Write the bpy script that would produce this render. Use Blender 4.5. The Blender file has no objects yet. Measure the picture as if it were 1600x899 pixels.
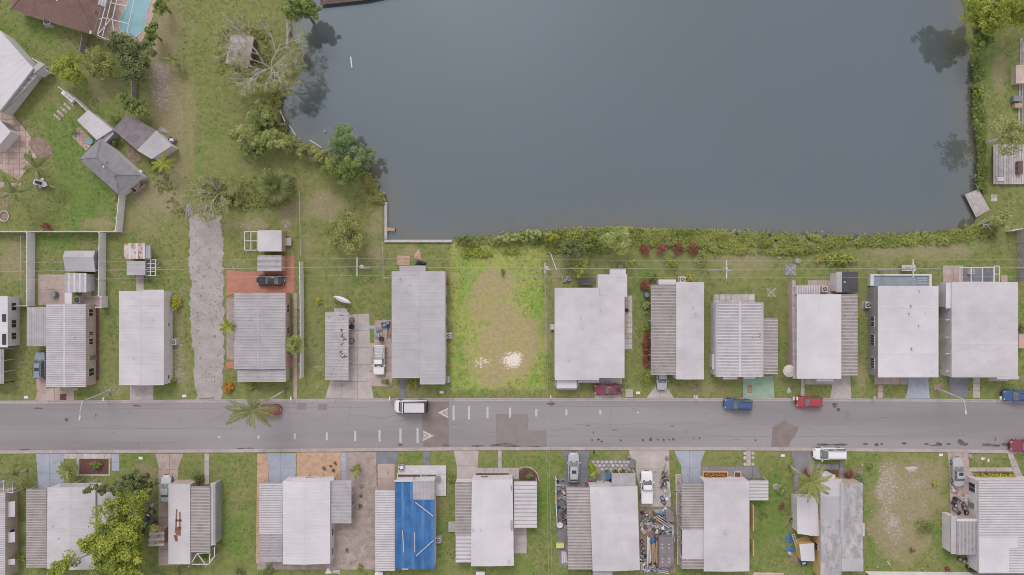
import bpy, math, random
import numpy as np
from mathutils import Vector
random.seed(7); RNG = np.random.default_rng(7)
scene = bpy.context.scene
COL = scene.collection
# ------------------------------------------------------------ camera, sky, sun, exposure
H = 114.0; SC = H*1.5/1600.0
cam = bpy.data.cameras.new('camera'); cam.lens = 24; cam.sensor_width = 36; cam.clip_start = 1; cam.clip_end = 20000
camo = bpy.data.objects.new('camera', cam); camo.location = (0, 0, H); camo.rotation_euler = (0, 0, 0)
COL.objects.link(camo); scene.camera = camo
SUN_EL, SUN_ROT = 50, -14      # degrees: high sun behind thin cloud, from the upper left of the picture
w = bpy.data.worlds.new('World'); scene.world = w; w.use_nodes = True
nt = w.node_tree; nt.nodes.clear()
sky = nt.nodes.new('ShaderNodeTexSky'); sky.sky_type = 'NISHITA'; sky.sun_disc = False
sky.sun_elevation = math.radians(SUN_EL); sky.sun_rotation = math.radians(SUN_ROT)
sky.air_density = 1.0; sky.dust_density = 4.0; sky.ozone_density = 1.0
hs = nt.nodes.new('ShaderNodeHueSaturation'); hs.inputs['Saturation'].default_value = 0.32
bg = nt.nodes.new('ShaderNodeBackground'); bg.inputs['Strength'].default_value = 0.15
wo = nt.nodes.new('ShaderNodeOutputWorld')
tintn = nt.nodes.new('ShaderNodeMix'); tintn.data_type = 'RGBA'; tintn.blend_type = 'MULTIPLY'
tintn.inputs['Factor'].default_value = 1.0; tintn.inputs['B'].default_value = (1.035, 0.965, 0.985, 1)
nt.links.new(sky.outputs[0], hs.inputs['Color']); nt.links.new(hs.outputs[0], tintn.inputs['A'])
# thin overcast: even cloud cover laid over the clear sky, in slightly different thicknesses
tc = nt.nodes.new('ShaderNodeTexCoord'); cn = nt.nodes.new('ShaderNodeTexNoise'); cn.inputs['Scale'].default_value = 2.2; cn.inputs['Detail'].default_value = 4
nt.links.new(tc.outputs['Generated'], cn.inputs['Vector'])
cr = nt.nodes.new('ShaderNodeMapRange'); cr.inputs['From Min'].default_value = .3; cr.inputs['From Max'].default_value = .7
cr.inputs['To Min'].default_value = .45; cr.inputs['To Max'].default_value = .80; nt.links.new(cn.outputs[0], cr.inputs['Value'])
cloud = nt.nodes.new('ShaderNodeMix'); cloud.data_type = 'RGBA'; cloud.inputs['B'].default_value = (5.0, 4.85, 5.0, 1)
nt.links.new(cr.outputs[0], cloud.inputs['Factor']); nt.links.new(tintn.outputs['Result'], cloud.inputs['A'])
nt.links.new(cloud.outputs['Result'], bg.inputs[0]); nt.links.new(bg.outputs[0], wo.inputs[0])
sl = bpy.data.lights.new('sun', 'SUN'); sl.energy = 1.1; sl.angle = math.radians(24); sl.color = (1.0, 0.955, 0.93)
so = bpy.data.objects.new('sun', sl); COL.objects.link(so); so.location = (0, 0, 60)
_az = math.radians(SUN_ROT); _el = math.radians(SUN_EL)
_d = Vector((math.sin(_az)*math.cos(_el), math.cos(_az)*math.cos(_el), math.sin(_el)))
so.rotation_euler = _d.to_track_quat('Z', 'Y').to_euler()
scene.view_settings.view_transform = 'Standard'; scene.view_settings.look = 'None'
scene.view_settings.gamma = 1; scene.view_settings.use_curve_mapping = False
scene.view_settings.exposure = 0.25
scene.render.engine = 'CYCLES'; scene.cycles.filter_width = 1.05
scene.cycles.max_bounces = 5; scene.cycles.diffuse_bounces = 3; scene.cycles.glossy_bounces = 3
scene.cycles.transparent_max_bounces = 4

# ------------------------------------------------------------ helpers
def P(x, y, h=0.0):
    """photograph pixel (1600 wide) seen at height h -> metres"""
    k = SC*(H-h)/H
    return Vector(((x-800)*k, (449.5-y)*k, h))
ORG = {}
def lk(o): COL.objects.link(o); return o
def tag(o, label=None, cat=None, group=None, kind=None):
    if label: o['label'] = label
    if cat: o['category'] = cat
    if group: o['group'] = group
    if kind: o['kind'] = kind
    return o
def thing(name, label, cat, loc, group=None, rz=0):
    o = bpy.data.objects.new(name, None); o.location = loc; o.rotation_euler = (0, 0, rz)
    o.empty_display_size = 0.3; lk(o); ORG[o.name] = Vector(loc); return tag(o, label, cat, group)
class MB:
    def __init__(s): s.v = []; s.f = []; s.m = []
    def add(s, vs, fs, m=0):
        b = len(s.v); s.v += [tuple(q) for q in vs]
        for f in fs: s.f.append(tuple(b+i for i in f)); s.m.append(m)
        return s
    def box(s, x0, y0, z0, x1, y1, z1, m=0, mt=None):
        if x0 > x1: x0, x1 = x1, x0
        if y0 > y1: y0, y1 = y1, y0
        v = [(x0,y0,z0),(x1,y0,z0),(x1,y1,z0),(x0,y1,z0),(x0,y0,z1),(x1,y0,z1),(x1,y1,z1),(x0,y1,z1)]
        s.add(v, [(3,2,1,0),(0,1,5,4),(1,2,6,5),(2,3,7,6),(3,0,4,7)], m)
        return s.add(v[4:], [(0,1,2,3)], m if mt is None else mt)
    def pbox(s, x0, y0, x1, y1, z0, z1, m=0, href=0):
        a = P(x0, y0, href); b = P(x1, y1, href); return s.box(a.x, a.y, z0, b.x, b.y, z1, m)
    def prism(s, poly, z0, z1, m=0, mt=None):
        n = len(poly)
        ar = sum(poly[i][0]*poly[(i+1)%n][1]-poly[(i+1)%n][0]*poly[i][1] for i in range(n))
        if ar < 0: poly = poly[::-1]
        v = [(p[0], p[1], z0) for p in poly]+[(p[0], p[1], z1) for p in poly]
        s.add(v, [tuple(range(n-1, -1, -1))]+[(i, (i+1)%n, n+(i+1)%n, n+i) for i in range(n)], m)
        return s.add(v[n:], [tuple(range(n))], m if mt is None else mt)
    def obox(s, c, lx, ly, z0, z1, a=0, m=0):
        ca, sa = math.cos(a), math.sin(a)
        poly = [(c[0]+ca*x-sa*y, c[1]+sa*x+ca*y) for x, y in ((-lx/2,-ly/2),(lx/2,-ly/2),(lx/2,ly/2),(-lx/2,ly/2))]
        return s.prism(poly, z0, z1, m)
    def cyl(s, c, r, z0, z1, n=12, m=0, r2=None, mt=None):
        r2 = r if r2 is None else r2
        v = [(c[0]+r*math.cos(t*2*math.pi/n), c[1]+r*math.sin(t*2*math.pi/n), z0) for t in range(n)]
        v += [(c[0]+r2*math.cos(t*2*math.pi/n), c[1]+r2*math.sin(t*2*math.pi/n), z1) for t in range(n)]
        s.add(v, [tuple(range(n-1,-1,-1))]+[(i,(i+1)%n,n+(i+1)%n,n+i) for i in range(n)], m)
        return s.add(v[n:], [tuple(range(n))], m if mt is None else mt)
    def tube(s, pts, rad, n=6, m=0):
        pts = [Vector(p) for p in pts]; k = len(pts)
        if not isinstance(rad, (list, tuple)): rad = [rad]*k
        rings = []
        for i, p in enumerate(pts):
            d = (pts[min(i+1,k-1)]-pts[max(i-1,0)])
            if d.length < 1e-6: d = Vector((0,0,1))
            d.normalize()
            up = Vector((0,0,1)) if abs(d.z) < .9 else Vector((1,0,0))
            a = d.cross(up).normalized(); b = d.cross(a)
            rings.append([p+a*rad[i]*math.cos(t*2*math.pi/n)+b*rad[i]*math.sin(t*2*math.pi/n) for t in range(n)])
        v = [q for r in rings for q in r]
        f = [(i*n+t, i*n+(t+1)%n, (i+1)*n+(t+1)%n, (i+1)*n+t) for i in range(k-1) for t in range(n)]
        f += [tuple(range(n-1,-1,-1)), tuple((k-1)*n+t for t in range(n))]
        return s.add(v, f, m)
    def build(s, name, mats, parent=None, label=None, cat=None, group=None, kind=None, smooth=False, base=None, local=False):
        me = bpy.data.meshes.new(name)
        if local: o0 = Vector((0,0,0))
        elif parent is not None: o0 = ORG.get(parent.name, Vector((0,0,0)))
        elif base is not None: o0 = Vector(base)
        elif kind == 'structure': o0 = Vector((0,0,0))
        else:
            xs = [q[0] for q in s.v]; ys = [q[1] for q in s.v]; zs = [q[2] for q in s.v]
            o0 = Vector(((min(xs)+max(xs))/2, (min(ys)+max(ys))/2, min(zs)))
        me.from_pydata([(q[0]-o0.x, q[1]-o0.y, q[2]-o0.z) for q in s.v], [], s.f)
        if not isinstance(mats, (list, tuple)): mats = [mats]
        for mm in mats: me.materials.append(M[mm] if isinstance(mm, str) else mm)
        if len(mats) > 1: me.polygons.foreach_set('material_index', [min(i, len(mats)-1) for i in s.m])
        if smooth: me.polygons.foreach_set('use_smooth', [True]*len(me.polygons))
        me.update()
        o = bpy.data.objects.new(name, me); lk(o)
        if parent is not None: o.parent = parent; ORG[o.name] = o0
        else: o.location = o0; ORG[o.name] = o0.copy()
        return tag(o, label, cat, group, kind)
def share(o, name, loc, parent=None, rz=0):
    c = bpy.data.objects.new(name, o.data); lk(c); c.location = loc; c.rotation_euler = (0, 0, rz)
    if parent is not None: c.parent = parent
    return c
def clip(poly, x0, y0, x1, y1):
    def cut(pl, ins, itx):
        out = []
        for i in range(len(pl)):
            a, b = pl[i-1], pl[i]
            if ins(b):
                if not ins(a): out.append(itx(a, b))
                out.append(b)
            elif ins(a): out.append(itx(a, b))
        return out
    for ax, val, sg in ((0,x0,1),(0,x1,-1),(1,y0,1),(1,y1,-1)):
        if not poly: return poly
        poly = cut(poly, lambda p: (p[ax]-val)*sg >= 0,
                   lambda a, b: tuple(a[k]+(b[k]-a[k])*((val-a[ax])/(b[ax]-a[ax])) for k in (0,1)))
    return poly
def area(p): return abs(sum(p[i-1][0]*p[i][1]-p[i][0]*p[i-1][1] for i in range(len(p))))/2

# ------------------------------------------------------------ materials
M = {}
def s2l(c):  # 0..255 sRGB -> linear
    r = []
    for v in c:
        v /= 255.0; r.append(v/12.92 if v <= .04045 else ((v+.055)/1.055)**2.4)
    return tuple(r)
def mat(name, c1, c2=None, scale=1.0, rough=.8, bump=0.0, bscale=None, spot=None, met=0.0, spec=.3, fine=0.0, vary=0.0, stretch=None, coat=0, detail=6):
    """c1..c2 mixed by world-space noise; spot=(colour, scale, threshold, softness)"""
    m = bpy.data.materials.new(name); m.use_nodes = True; n = m.node_tree.nodes; l = m.node_tree.links
    b = n['Principled BSDF']; b.inputs['Roughness'].default_value = rough; b.inputs['Metallic'].default_value = met
    b.inputs['Specular IOR Level'].default_value = spec
    if coat: b.inputs['Coat Weight'].default_value = coat; b.inputs['Coat Roughness'].default_value = .08
    c2 = c2 or c1
    g = n.new('ShaderNodeNewGeometry'); pos = g.outputs['Position']
    if stretch:
        mp = n.new('ShaderNodeMapping'); mp.inputs['Scale'].default_value = stretch; l.new(pos, mp.inputs[0]); pos2 = mp.outputs[0]
    else: pos2 = pos
    def noise(sc, de=detail, p=None, ro=.6):
        t = n.new('ShaderNodeTexNoise'); t.inputs['Scale'].default_value = sc; t.inputs['Detail'].default_value = de
        t.inputs['Roughness'].default_value = ro; l.new(p or pos2, t.inputs['Vector']); return t.outputs[0]
    def ramp(x, a, c):
        r = n.new('ShaderNodeMapRange'); r.interpolation_type = 'SMOOTHSTEP'
        r.inputs['From Min'].default_value = a; r.inputs['From Max'].default_value = c; l.new(x, r.inputs['Value']); return r.outputs[0]
    def mix(f, a, c, mode='MIX'):
        q = n.new('ShaderNodeMix'); q.data_type = 'RGBA'; q.blend_type = mode
        if isinstance(f, float): q.inputs['Factor'].default_value = f
        else: l.new(f, q.inputs['Factor'])
        for nm, v in (('A', a), ('B', c)):
            if isinstance(v, tuple): q.inputs[nm].default_value = (*v[:3], 1)
            else: l.new(v, q.inputs[nm])
        return q.outputs['Result']
    col = mix(ramp(noise(scale), .32, .68), tuple(c1), tuple(c2))
    if spot:
        col = mix(ramp(noise(spot[1], 5, pos), spot[2], spot[2]+spot[3]), col, tuple(spot[0]))
    if fine: 
        f = noise(22, 2, pos); mr = n.new('ShaderNodeMapRange'); l.new(f, mr.inputs['Value'])
        mr.inputs['To Min'].default_value = 1-fine; mr.inputs['To Max'].default_value = 1+fine
        cm = n.new('ShaderNodeCombineColor'); [l.new(mr.outputs[0], cm.inputs[i]) for i in range(3)]
        col = mix(1.0, col, cm.outputs[0], 'MULTIPLY')
    if vary:
        oi = n.new('ShaderNodeObjectInfo'); mr = n.new('ShaderNodeMapRange'); l.new(oi.outputs['Random'], mr.inputs['Value'])
        mr.inputs['To Min'].default_value = 1-vary; mr.inputs['To Max'].default_value = 1+vary
        cm = n.new('ShaderNodeCombineColor'); [l.new(mr.outputs[0], cm.inputs[i]) for i in range(3)]
        col = mix(1.0, col, cm.outputs[0], 'MULTIPLY')
    l.new(col, b.inputs['Base Color'])
    if bump:
        bp = n.new('ShaderNodeBump'); bp.inputs['Strength'].default_value = bump; bp.inputs['Distance'].default_value = .05
        l.new(noise(bscale or scale*4), bp.inputs['Height']); l.new(bp.outputs[0], b.inputs['Normal'])
    M[name] = m; return m
# roofing
mat('roof_white', (.50,.48,.50), (.45,.43,.45), .22, .55, .05, 3, spot=((.33,.31,.32), .9, .60, .30), fine=.03, detail=8)
mat('roof_bright', (.55,.535,.56), (.50,.485,.51), .2, .5, .04, 3, spot=((.39,.37,.385), .7, .64, .3), fine=.02)
mat('roof_blue_grey', (.405,.395,.415), (.36,.35,.37), .3, .55, .05, 3, spot=((.26,.25,.26), 1.3, .62, .25), fine=.05)
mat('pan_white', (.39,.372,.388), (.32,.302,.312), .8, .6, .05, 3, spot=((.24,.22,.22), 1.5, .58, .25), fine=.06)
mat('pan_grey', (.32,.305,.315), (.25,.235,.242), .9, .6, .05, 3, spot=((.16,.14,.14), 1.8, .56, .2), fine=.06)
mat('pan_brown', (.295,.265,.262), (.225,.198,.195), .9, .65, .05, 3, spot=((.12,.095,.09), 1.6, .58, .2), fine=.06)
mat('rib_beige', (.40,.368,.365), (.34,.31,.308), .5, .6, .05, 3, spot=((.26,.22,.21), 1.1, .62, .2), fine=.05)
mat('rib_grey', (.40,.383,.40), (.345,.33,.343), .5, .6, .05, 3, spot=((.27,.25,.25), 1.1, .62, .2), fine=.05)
mat('rib_white', (.54,.525,.545), (.47,.455,.475), .5, .5, .03, 3, fine=.03)
mat('roof_mottled', (.41,.40,.41), (.26,.25,.255), 1.1, .8, .08, 6, spot=((.20,.19,.19), 2.4, .55, .16), fine=.1, stretch=(1,.4,1))
mat('roof_rusty', (.52,.48,.47), (.33,.20,.16), .7, .8, .05, 5, spot=((.25,.11,.08), 1.2, .52, .12), fine=.08)
mat('shingle_brown', (.20,.125,.105), (.155,.098,.085), 1.0, .9, .15, 8, spot=((.34,.24,.20), 1.6, .66, .1), fine=.16)
mat('shingle_grey', (.235,.23,.25), (.19,.185,.20), 1.2, .9, .15, 9, fine=.13)
mat('shingle_dark', (.165,.145,.16), (.22,.195,.205), .8, .9, .15, 7, fine=.12)
mat('roof_charcoal', (.055,.055,.065), (.075,.075,.085), 1.2, .8, .1, 7, fine=.1)
mat('tarp_blue', (.028,.10,.27), (.045,.145,.335), .6, .6, .25, 1.2, spot=((.09,.215,.40), .55, .60, .2), stretch=(1.6,.25,1))
mat('tarp_fold', (.034,.115,.285), (.075,.195,.38), .5, .6, .2, 1.2, stretch=(1,.3,1))
mat('rust', (.16,.07,.045), (.26,.13,.09), 2.0, .9, .1)
def roofvar(name, amt):
    m = M[name]; n = m.node_tree.nodes; l = m.node_tree.links; b = n['Principled BSDF']; src = b.inputs['Base Color'].links[0].from_socket
    g = n.new('ShaderNodeNewGeometry'); last = src
    for sc, st, a in ((.8, (.5, .9, 1), amt), (.16, (1, 1, 1), amt*1.3)):
        mp = n.new('ShaderNodeMapping'); mp.inputs['Scale'].default_value = st; l.new(g.outputs['Position'], mp.inputs[0])
        t = n.new('ShaderNodeTexNoise'); t.inputs['Scale'].default_value = sc; t.inputs['Detail'].default_value = 5; l.new(mp.outputs[0], t.inputs['Vector'])
        r = n.new('ShaderNodeMapRange'); r.inputs['From Min'].default_value = .3; r.inputs['From Max'].default_value = .7; r.inputs['To Min'].default_value = 1-a; r.inputs['To Max'].default_value = 1+a*.6; l.new(t.outputs[0], r.inputs['Value'])
        cm = n.new('ShaderNodeCombineColor'); [l.new(r.outputs[0], cm.inputs[i]) for i in range(3)]
        q = n.new('ShaderNodeMix'); q.data_type = 'RGBA'; q.blend_type = 'MULTIPLY'; q.inputs['Factor'].default_value = 1; l.new(last, q.inputs['A']); l.new(cm.outputs[0], q.inputs['B']); last = q.outputs['Result']
    # lichen and leaf specks
    t = n.new('ShaderNodeTexNoise'); t.inputs['Scale'].default_value = 3.2; t.inputs['Detail'].default_value = 3; l.new(g.outputs['Position'], t.inputs['Vector'])
    r = n.new('ShaderNodeMapRange'); r.inputs['From Min'].default_value = .70; r.inputs['From Max'].default_value = .76; l.new(t.outputs[0], r.inputs['Value'])
    q = n.new('ShaderNodeMix'); q.data_type = 'RGBA'; l.new(r.outputs[0], q.inputs['Factor']); l.new(last, q.inputs['A']); q.inputs['B'].default_value = (.24,.215,.20,1)
    l.new(q.outputs['Result'], b.inputs['Base Color'])
for nm_, a_ in (('roof_white',.07),('roof_bright',.04),('roof_blue_grey',.06),('pan_white',.09),('pan_grey',.10),('pan_brown',.10),('rib_beige',.08),('rib_grey',.08),('rib_white',.06),('tarp_blue',.22)): roofvar(nm_, a_)
# walls and trim
mat('wall_white', (.62,.60,.615), (.54,.52,.53), .8, .7, .05, 4, fine=.04)
mat('wall_beige', (.50,.41,.35), (.42,.335,.285), .8, .75, .05, 4, fine=.05)
mat('wall_yellow', (.58,.40,.19), (.50,.34,.16), .8, .75, .05, 4, fine=.05)
mat('wall_pink', (.50,.33,.28), (.44,.29,.25), .8, .75, .05, 4, fine=.05)
mat('wall_grey', (.33,.325,.335), (.27,.265,.275), .8, .75, .05, 4, fine=.05)
mat('trim_white', (.58,.565,.58), (.50,.485,.50), 1.5, .5, 0)
mat('trim_grey', (.25,.24,.25), (.19,.185,.19), 1.5, .6, 0)
mat('glass', (.02,.025,.03), (.03,.036,.042), .5, .06, spec=.6)
mat('car_glass', (.10,.115,.115), (.15,.165,.16), .8, .08, spec=.8)
mat('dark', (.022,.02,.024), (.04,.036,.04), 3, .7)
mat('fence_white', (.78,.76,.79), (.70,.68,.71), .7, .5, 0, vary=.05)
# ground surfaces
mat('asphalt', (.286,.268,.275), (.215,.20,.207), .12, .9, .12, 12, spot=((.165,.152,.158), .35, .62, .2), fine=.14, stretch=(.12,1.0,1), detail=9)
mat('asphalt_patch', (.24,.212,.21), (.205,.18,.18), .4, .95, .15, 14, fine=.14)
mat('asphalt_seam', (.222,.212,.226), None, 1, .95)
mat('asphalt_brown', (.225,.19,.178), (.185,.155,.145), .7, .95, .15, 14, fine=.15)
mat('stain', (.085,.07,.068), (.15,.125,.12), 1.5, .85, .1)
mat('road_paint', (.50,.485,.49), (.40,.385,.385), 3, .7, 0, spot=((.27,.26,.265), 6, .62, .05))
mat('kerb', (.40,.35,.345), (.33,.285,.28), .6, .9, .1, 9, spot=((.24,.20,.19), 1.4, .62, .15), fine=.08, vary=.05)
mat('concrete', (.43,.39,.375), (.36,.32,.31), .5, .9, .1, 8, spot=((.25,.215,.205), .9, .60, .2), fine=.07, vary=.05)
mat('concrete_warm', (.43,.345,.315), (.35,.275,.25), .5, .9, .1, 8, spot=((.24,.18,.16), .9, .60, .2), fine=.07, vary=.05)
mat('concrete_grey', (.235,.225,.24), (.19,.18,.195), .6, .9, .1, 8, spot=((.12,.11,.115), 1.2, .6, .2), fine=.08, vary=.05)
mat('concrete_blue', (.345,.37,.435), (.30,.32,.38), .5, .85, .06, 8, spot=((.22,.235,.27), 1, .62, .2), fine=.04, vary=.03)
mat('concrete_slate', (.20,.205,.235), (.165,.17,.195), .6, .85, .06, 8, fine=.06, vary=.03)
mat('paint_green', (.27,.385,.29), (.23,.33,.25), .8, .85, .06, 8, fine=.05)
mat('patio_red', (.42,.20,.145), (.36,.165,.12), .5, .85, .08, 8, spot=((.27,.12,.085), 1.2, .62, .2), fine=.07)
mat('gravel_lane', (.385,.35,.345), (.31,.278,.27), .5, .95, .4, 10, spot=((.22,.185,.165), 1.3, .60, .10), fine=.16)
mat('gravel_tan', (.38,.315,.29), (.29,.235,.215), .9, .95, .5, 12, fine=.24)
mat('gravel_peach', (.50,.345,.245), (.40,.27,.19), 1.2, .95, .5, 12, fine=.24)
mat('mulch', (.155,.075,.062), (.095,.048,.042), 3, .95, .5, 12, fine=.25)
mat('rust_faint', (.42,.33,.30), (.34,.23,.19), 2.5, .7)
mat('soil', (.30,.215,.18), (.20,.145,.12), 1.6, .95, .4, 8, fine=.2)
mat('paver', (.43,.33,.29), (.34,.26,.23), 1.5, .9, .1, 9, fine=.08, vary=.16)
mat('stone_pale', (.48,.445,.43), (.38,.35,.34), 2, .9, .15, 9, fine=.08, vary=.15)
mat('timber_grey', (.35,.32,.32), (.25,.225,.225), 1.4, .9, .1, 9, fine=.08, vary=.14, stretch=(1,1,1))
mat('timber_pale', (.47,.43,.425), (.36,.33,.33), 1.4, .9, .1, 9, fine=.08, vary=.10)
mat('timber_tan', (.42,.30,.20), (.34,.24,.16), 2, .9, .1, fine=.08, vary=.1)
mat('timber_dark', (.10,.075,.065), (.15,.11,.10), 2, .9, .1, fine=.08, vary=.1)
mat('bark', (.17,.135,.115), (.25,.21,.185), 3, .95, .3, 12)
mat('bark_pale', (.52,.48,.46), (.42,.385,.37), 2, .95, .2, 12)
mat('bark_palm', (.47,.44,.42), (.36,.33,.31), 2, .95, .2, 9)
mat('wire', (.34,.33,.34), None, 1, .6)
mat('concrete_pole', (.44,.42,.42), (.37,.355,.355), 2, .85)
mat('metal_light', (.55,.55,.57), (.47,.47,.49), 2, .45, met=.3)
mat('metal_dark', (.10,.10,.11), (.15,.15,.16), 2, .5, met=.3)
mat('ac_metal', (.48,.47,.475), (.40,.39,.40), 2, .6)
mat('pool_pale', (.26,.31,.34), (.22,.265,.30), 1.2, .15)
mat('pool_water', (.20,.375,.42), (.24,.42,.46), .6, .08, .05, 1, spec=.5)
mat('rubber', (.02,.02,.022), (.03,.03,.032), 3, .85)
mat('plastic_white', (.64,.63,.645), None, 1, .5)
mat('plastic_blue', (.05,.13,.27), (.07,.17,.33), 2, .5)
mat('plastic_red', (.30,.07,.07), None, 2, .5)
mat('plastic_yellow', (.56,.56,.20), None, 2, .5)
mat('plastic_teal', (.16,.32,.36), None, 2, .5)
mat('plastic_purple', (.25,.17,.38), None, 2, .5)
mat('plastic_orange', (.55,.22,.05), None, 2, .5)
mat('plastic_black', (.03,.03,.035), (.05,.05,.055), 2, .6)
mat('terracotta', (.33,.17,.12), (.26,.13,.09), 2, .9)
mat('lamp_lens', (.34,.34,.36), None, 1, .15, spec=.6)
mat('tail_lens', (.25,.02,.02), None, 1, .2, spec=.6)
def paint(name, c, c2=None): mat(name, c, c2 or c, 2, .38, coat=.5)
paint('car_white', (.66,.655,.67)); paint('car_silver', (.36,.37,.395)); paint('car_bluegrey', (.20,.245,.295))
paint('car_black', (.03,.028,.036)); paint('car_red', (.30,.04,.05)); paint('car_maroon', (.19,.04,.06))
paint('car_blue', (.045,.085,.20)); paint('car_navy', (.04,.085,.20)); paint('car_pale', (.50,.52,.55))
# leaves: two greens mixed per leaf by a random tint
def leafmat(name, a, b):
    m = bpy.data.materials.new(name); m.use_nodes = True; n = m.node_tree.nodes; l = m.node_tree.links
    p = n['Principled BSDF']; p.inputs['Roughness'].default_value = .55; p.inputs['Specular IOR Level'].default_value = .35
    at = n.new('ShaderNodeAttribute'); at.attribute_name = 'tint'
    q = n.new('ShaderNodeMix'); q.data_type = 'RGBA'; l.new(at.outputs['Fac'], q.inputs['Factor'])
    q.inputs['A'].default_value = (*a, 1); q.inputs['B'].default_value = (*b, 1)
    l.new(q.outputs['Result'], p.inputs['Base Color'])
    tr = n.new('ShaderNodeBsdfTranslucent'); l.new(q.outputs['Result'], tr.inputs['Color'])
    ms = n.new('ShaderNodeMixShader'); ms.inputs[0].default_value = .28
    l.new(p.outputs[0], ms.inputs[1]); l.new(tr.outputs[0], ms.inputs[2]); l.new(ms.outputs[0], n['Material Output'].inputs[0])
    M[name] = m
leafmat('leaf_green', (.125,.18,.045), (.33,.41,.11))
leafmat('leaf_dark', (.10,.135,.05), (.25,.29,.11))
leafmat('leaf_lime', (.165,.235,.03), (.46,.50,.085))
leafmat('leaf_bank', (.20,.255,.065), (.43,.46,.13))
leafmat('leaf_grass', (.14,.175,.055), (.24,.27,.095))
leafmat('leaf_blue', (.12,.19,.08), (.30,.39,.18))
leafmat('leaf_olive', (.20,.22,.07), (.45,.46,.16))
leafmat('leaf_yellow', (.34,.32,.04), (.60,.55,.10))
leafmat('leaf_red', (.19,.045,.045), (.40,.15,.12))
leafmat('leaf_orange', (.42,.12,.02), (.62,.34,.05))
leafmat('leaf_palm', (.12,.15,.05), (.33,.36,.14))
leafmat('leaf_frond', (.15,.20,.05), (.42,.44,.15))
leafmat('leaf_pale', (.23,.30,.09), (.50,.54,.20))
leafmat('leaf_brown', (.18,.11,.07), (.33,.22,.14))
# ------------------------------------------------------------ ground sheet with the pond basin sunk into it
POND = [(500,-420),(455,-60),(456,78),(462,100),(452,128),(436,160),(434,182),(446,203),(468,219),(494,229),(520,240),(556,262),(582,276),
        (590,298),(604,312),(604,376),(706,376),(765,371),(820,364),(880,361),(945,357),(1000,357),(1060,359),(1130,364),(1210,369),(1330,372),
        (1430,369),(1490,362),(1524,350),(1531,330),(1532,262),(1524,200),(1521,150),(1527,110),(1512,78),(1506,40),(1500,-60),(1480,-420)]
PW = np.array([P(*p)[:2] for p in POND])
def inside_d(X, Y, poly):
    n = len(poly); ins = np.zeros(X.shape, bool); d = np.full(X.shape, 1e9)
    for i in range(n):
        x1, y1 = poly[i-1]; x2, y2 = poly[i]
        c = ((y1 > Y) != (y2 > Y)) & (X < (x2-x1)*(Y-y1)/((y2-y1) if y2 != y1 else 1e-9)+x1); ins ^= c
        dx, dy = x2-x1, y2-y1; t = np.clip(((X-x1)*dx+(Y-y1)*dy)/(dx*dx+dy*dy), 0, 1)
        d = np.minimum(d, np.hypot(X-x1-t*dx, Y-y1-t*dy))
    return np.where(ins, -d, d)
def vnoise(X, Y, s, seed):
    r = np.random.default_rng(seed); g = r.random((256, 256)); x = X/s+1000; y = Y/s+1000
    xi = np.floor(x).astype(int); yi = np.floor(y).astype(int); fx = x-xi; fy = y-yi
    fx = fx*fx*(3-2*fx); fy = fy*fy*(3-2*fy); a = g[xi%256, yi%256]; b = g[(xi+1)%256, yi%256]
    c = g[xi%256, (yi+1)%256]; d = g[(xi+1)%256, (yi+1)%256]
    return (a*(1-fx)+b*fx)*(1-fy)+(c*(1-fx)+d*fx)*fy
step = .45
ex = [105, 115, 135, 170, 240, 400, 800, 1800, 4000]
gx = np.array([-e for e in ex[::-1]]+list(np.arange(-100, 100.01, step))+ex); 
ey = [62, 70, 85, 120, 200, 400, 800, 1800, 4000]
gy = np.array([-e for e in ey[::-1]]+list(np.arange(-56, 56.01, step))+ey)
X, Y = np.meshgrid(gx, gy, indexing='ij')
D = inside_d(X, Y, PW)+(vnoise(X, Y, 1.3, 3)-.5)*1.1+(vnoise(X, Y, .6, 4)-.5)*.5
# keep the walled stretch straight
wl = P(598, 300); wr = P(712, 390)
straight = (X > wl.x-1) & (X < wr.x) & (Y > wr.y) & (Y < wl.y-.5)
D = np.where(straight, inside_d(X, Y, PW), D)
t = np.clip(-D/2.2, -0.3, 1)
Z = np.where(D < .6, -1.9*np.clip((.6-D)/3.0, 0, 1)**.8, 0.0)
# patches painted as growth: R dry, G bare sand, B lush, A brightness painted over the vacant lot
px = X/SC+800; py = 449.5-Y/SC
R = .16+.30*(vnoise(X, Y, 5, 11)-.5)+.22*(vnoise(X, Y, 1.9, 12)-.5); G = np.zeros_like(R); B = .35+.5*(vnoise(X, Y, 7, 13)-.5)+.3*(vnoise(X, Y, 2.2, 15)-.5)
BR = np.zeros_like(R)
def blob(A, x, y, rx, ry, v, soft=.5):
    q = np.sqrt(((px-x)/rx)**2+((py-y)/ry)**2); q += (vnoise(X, Y, 2.0, int(x*7+y) % 9999)-.5)*.5
    A += v*np.clip((1-q)/soft+.0, 0, 1)
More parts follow.
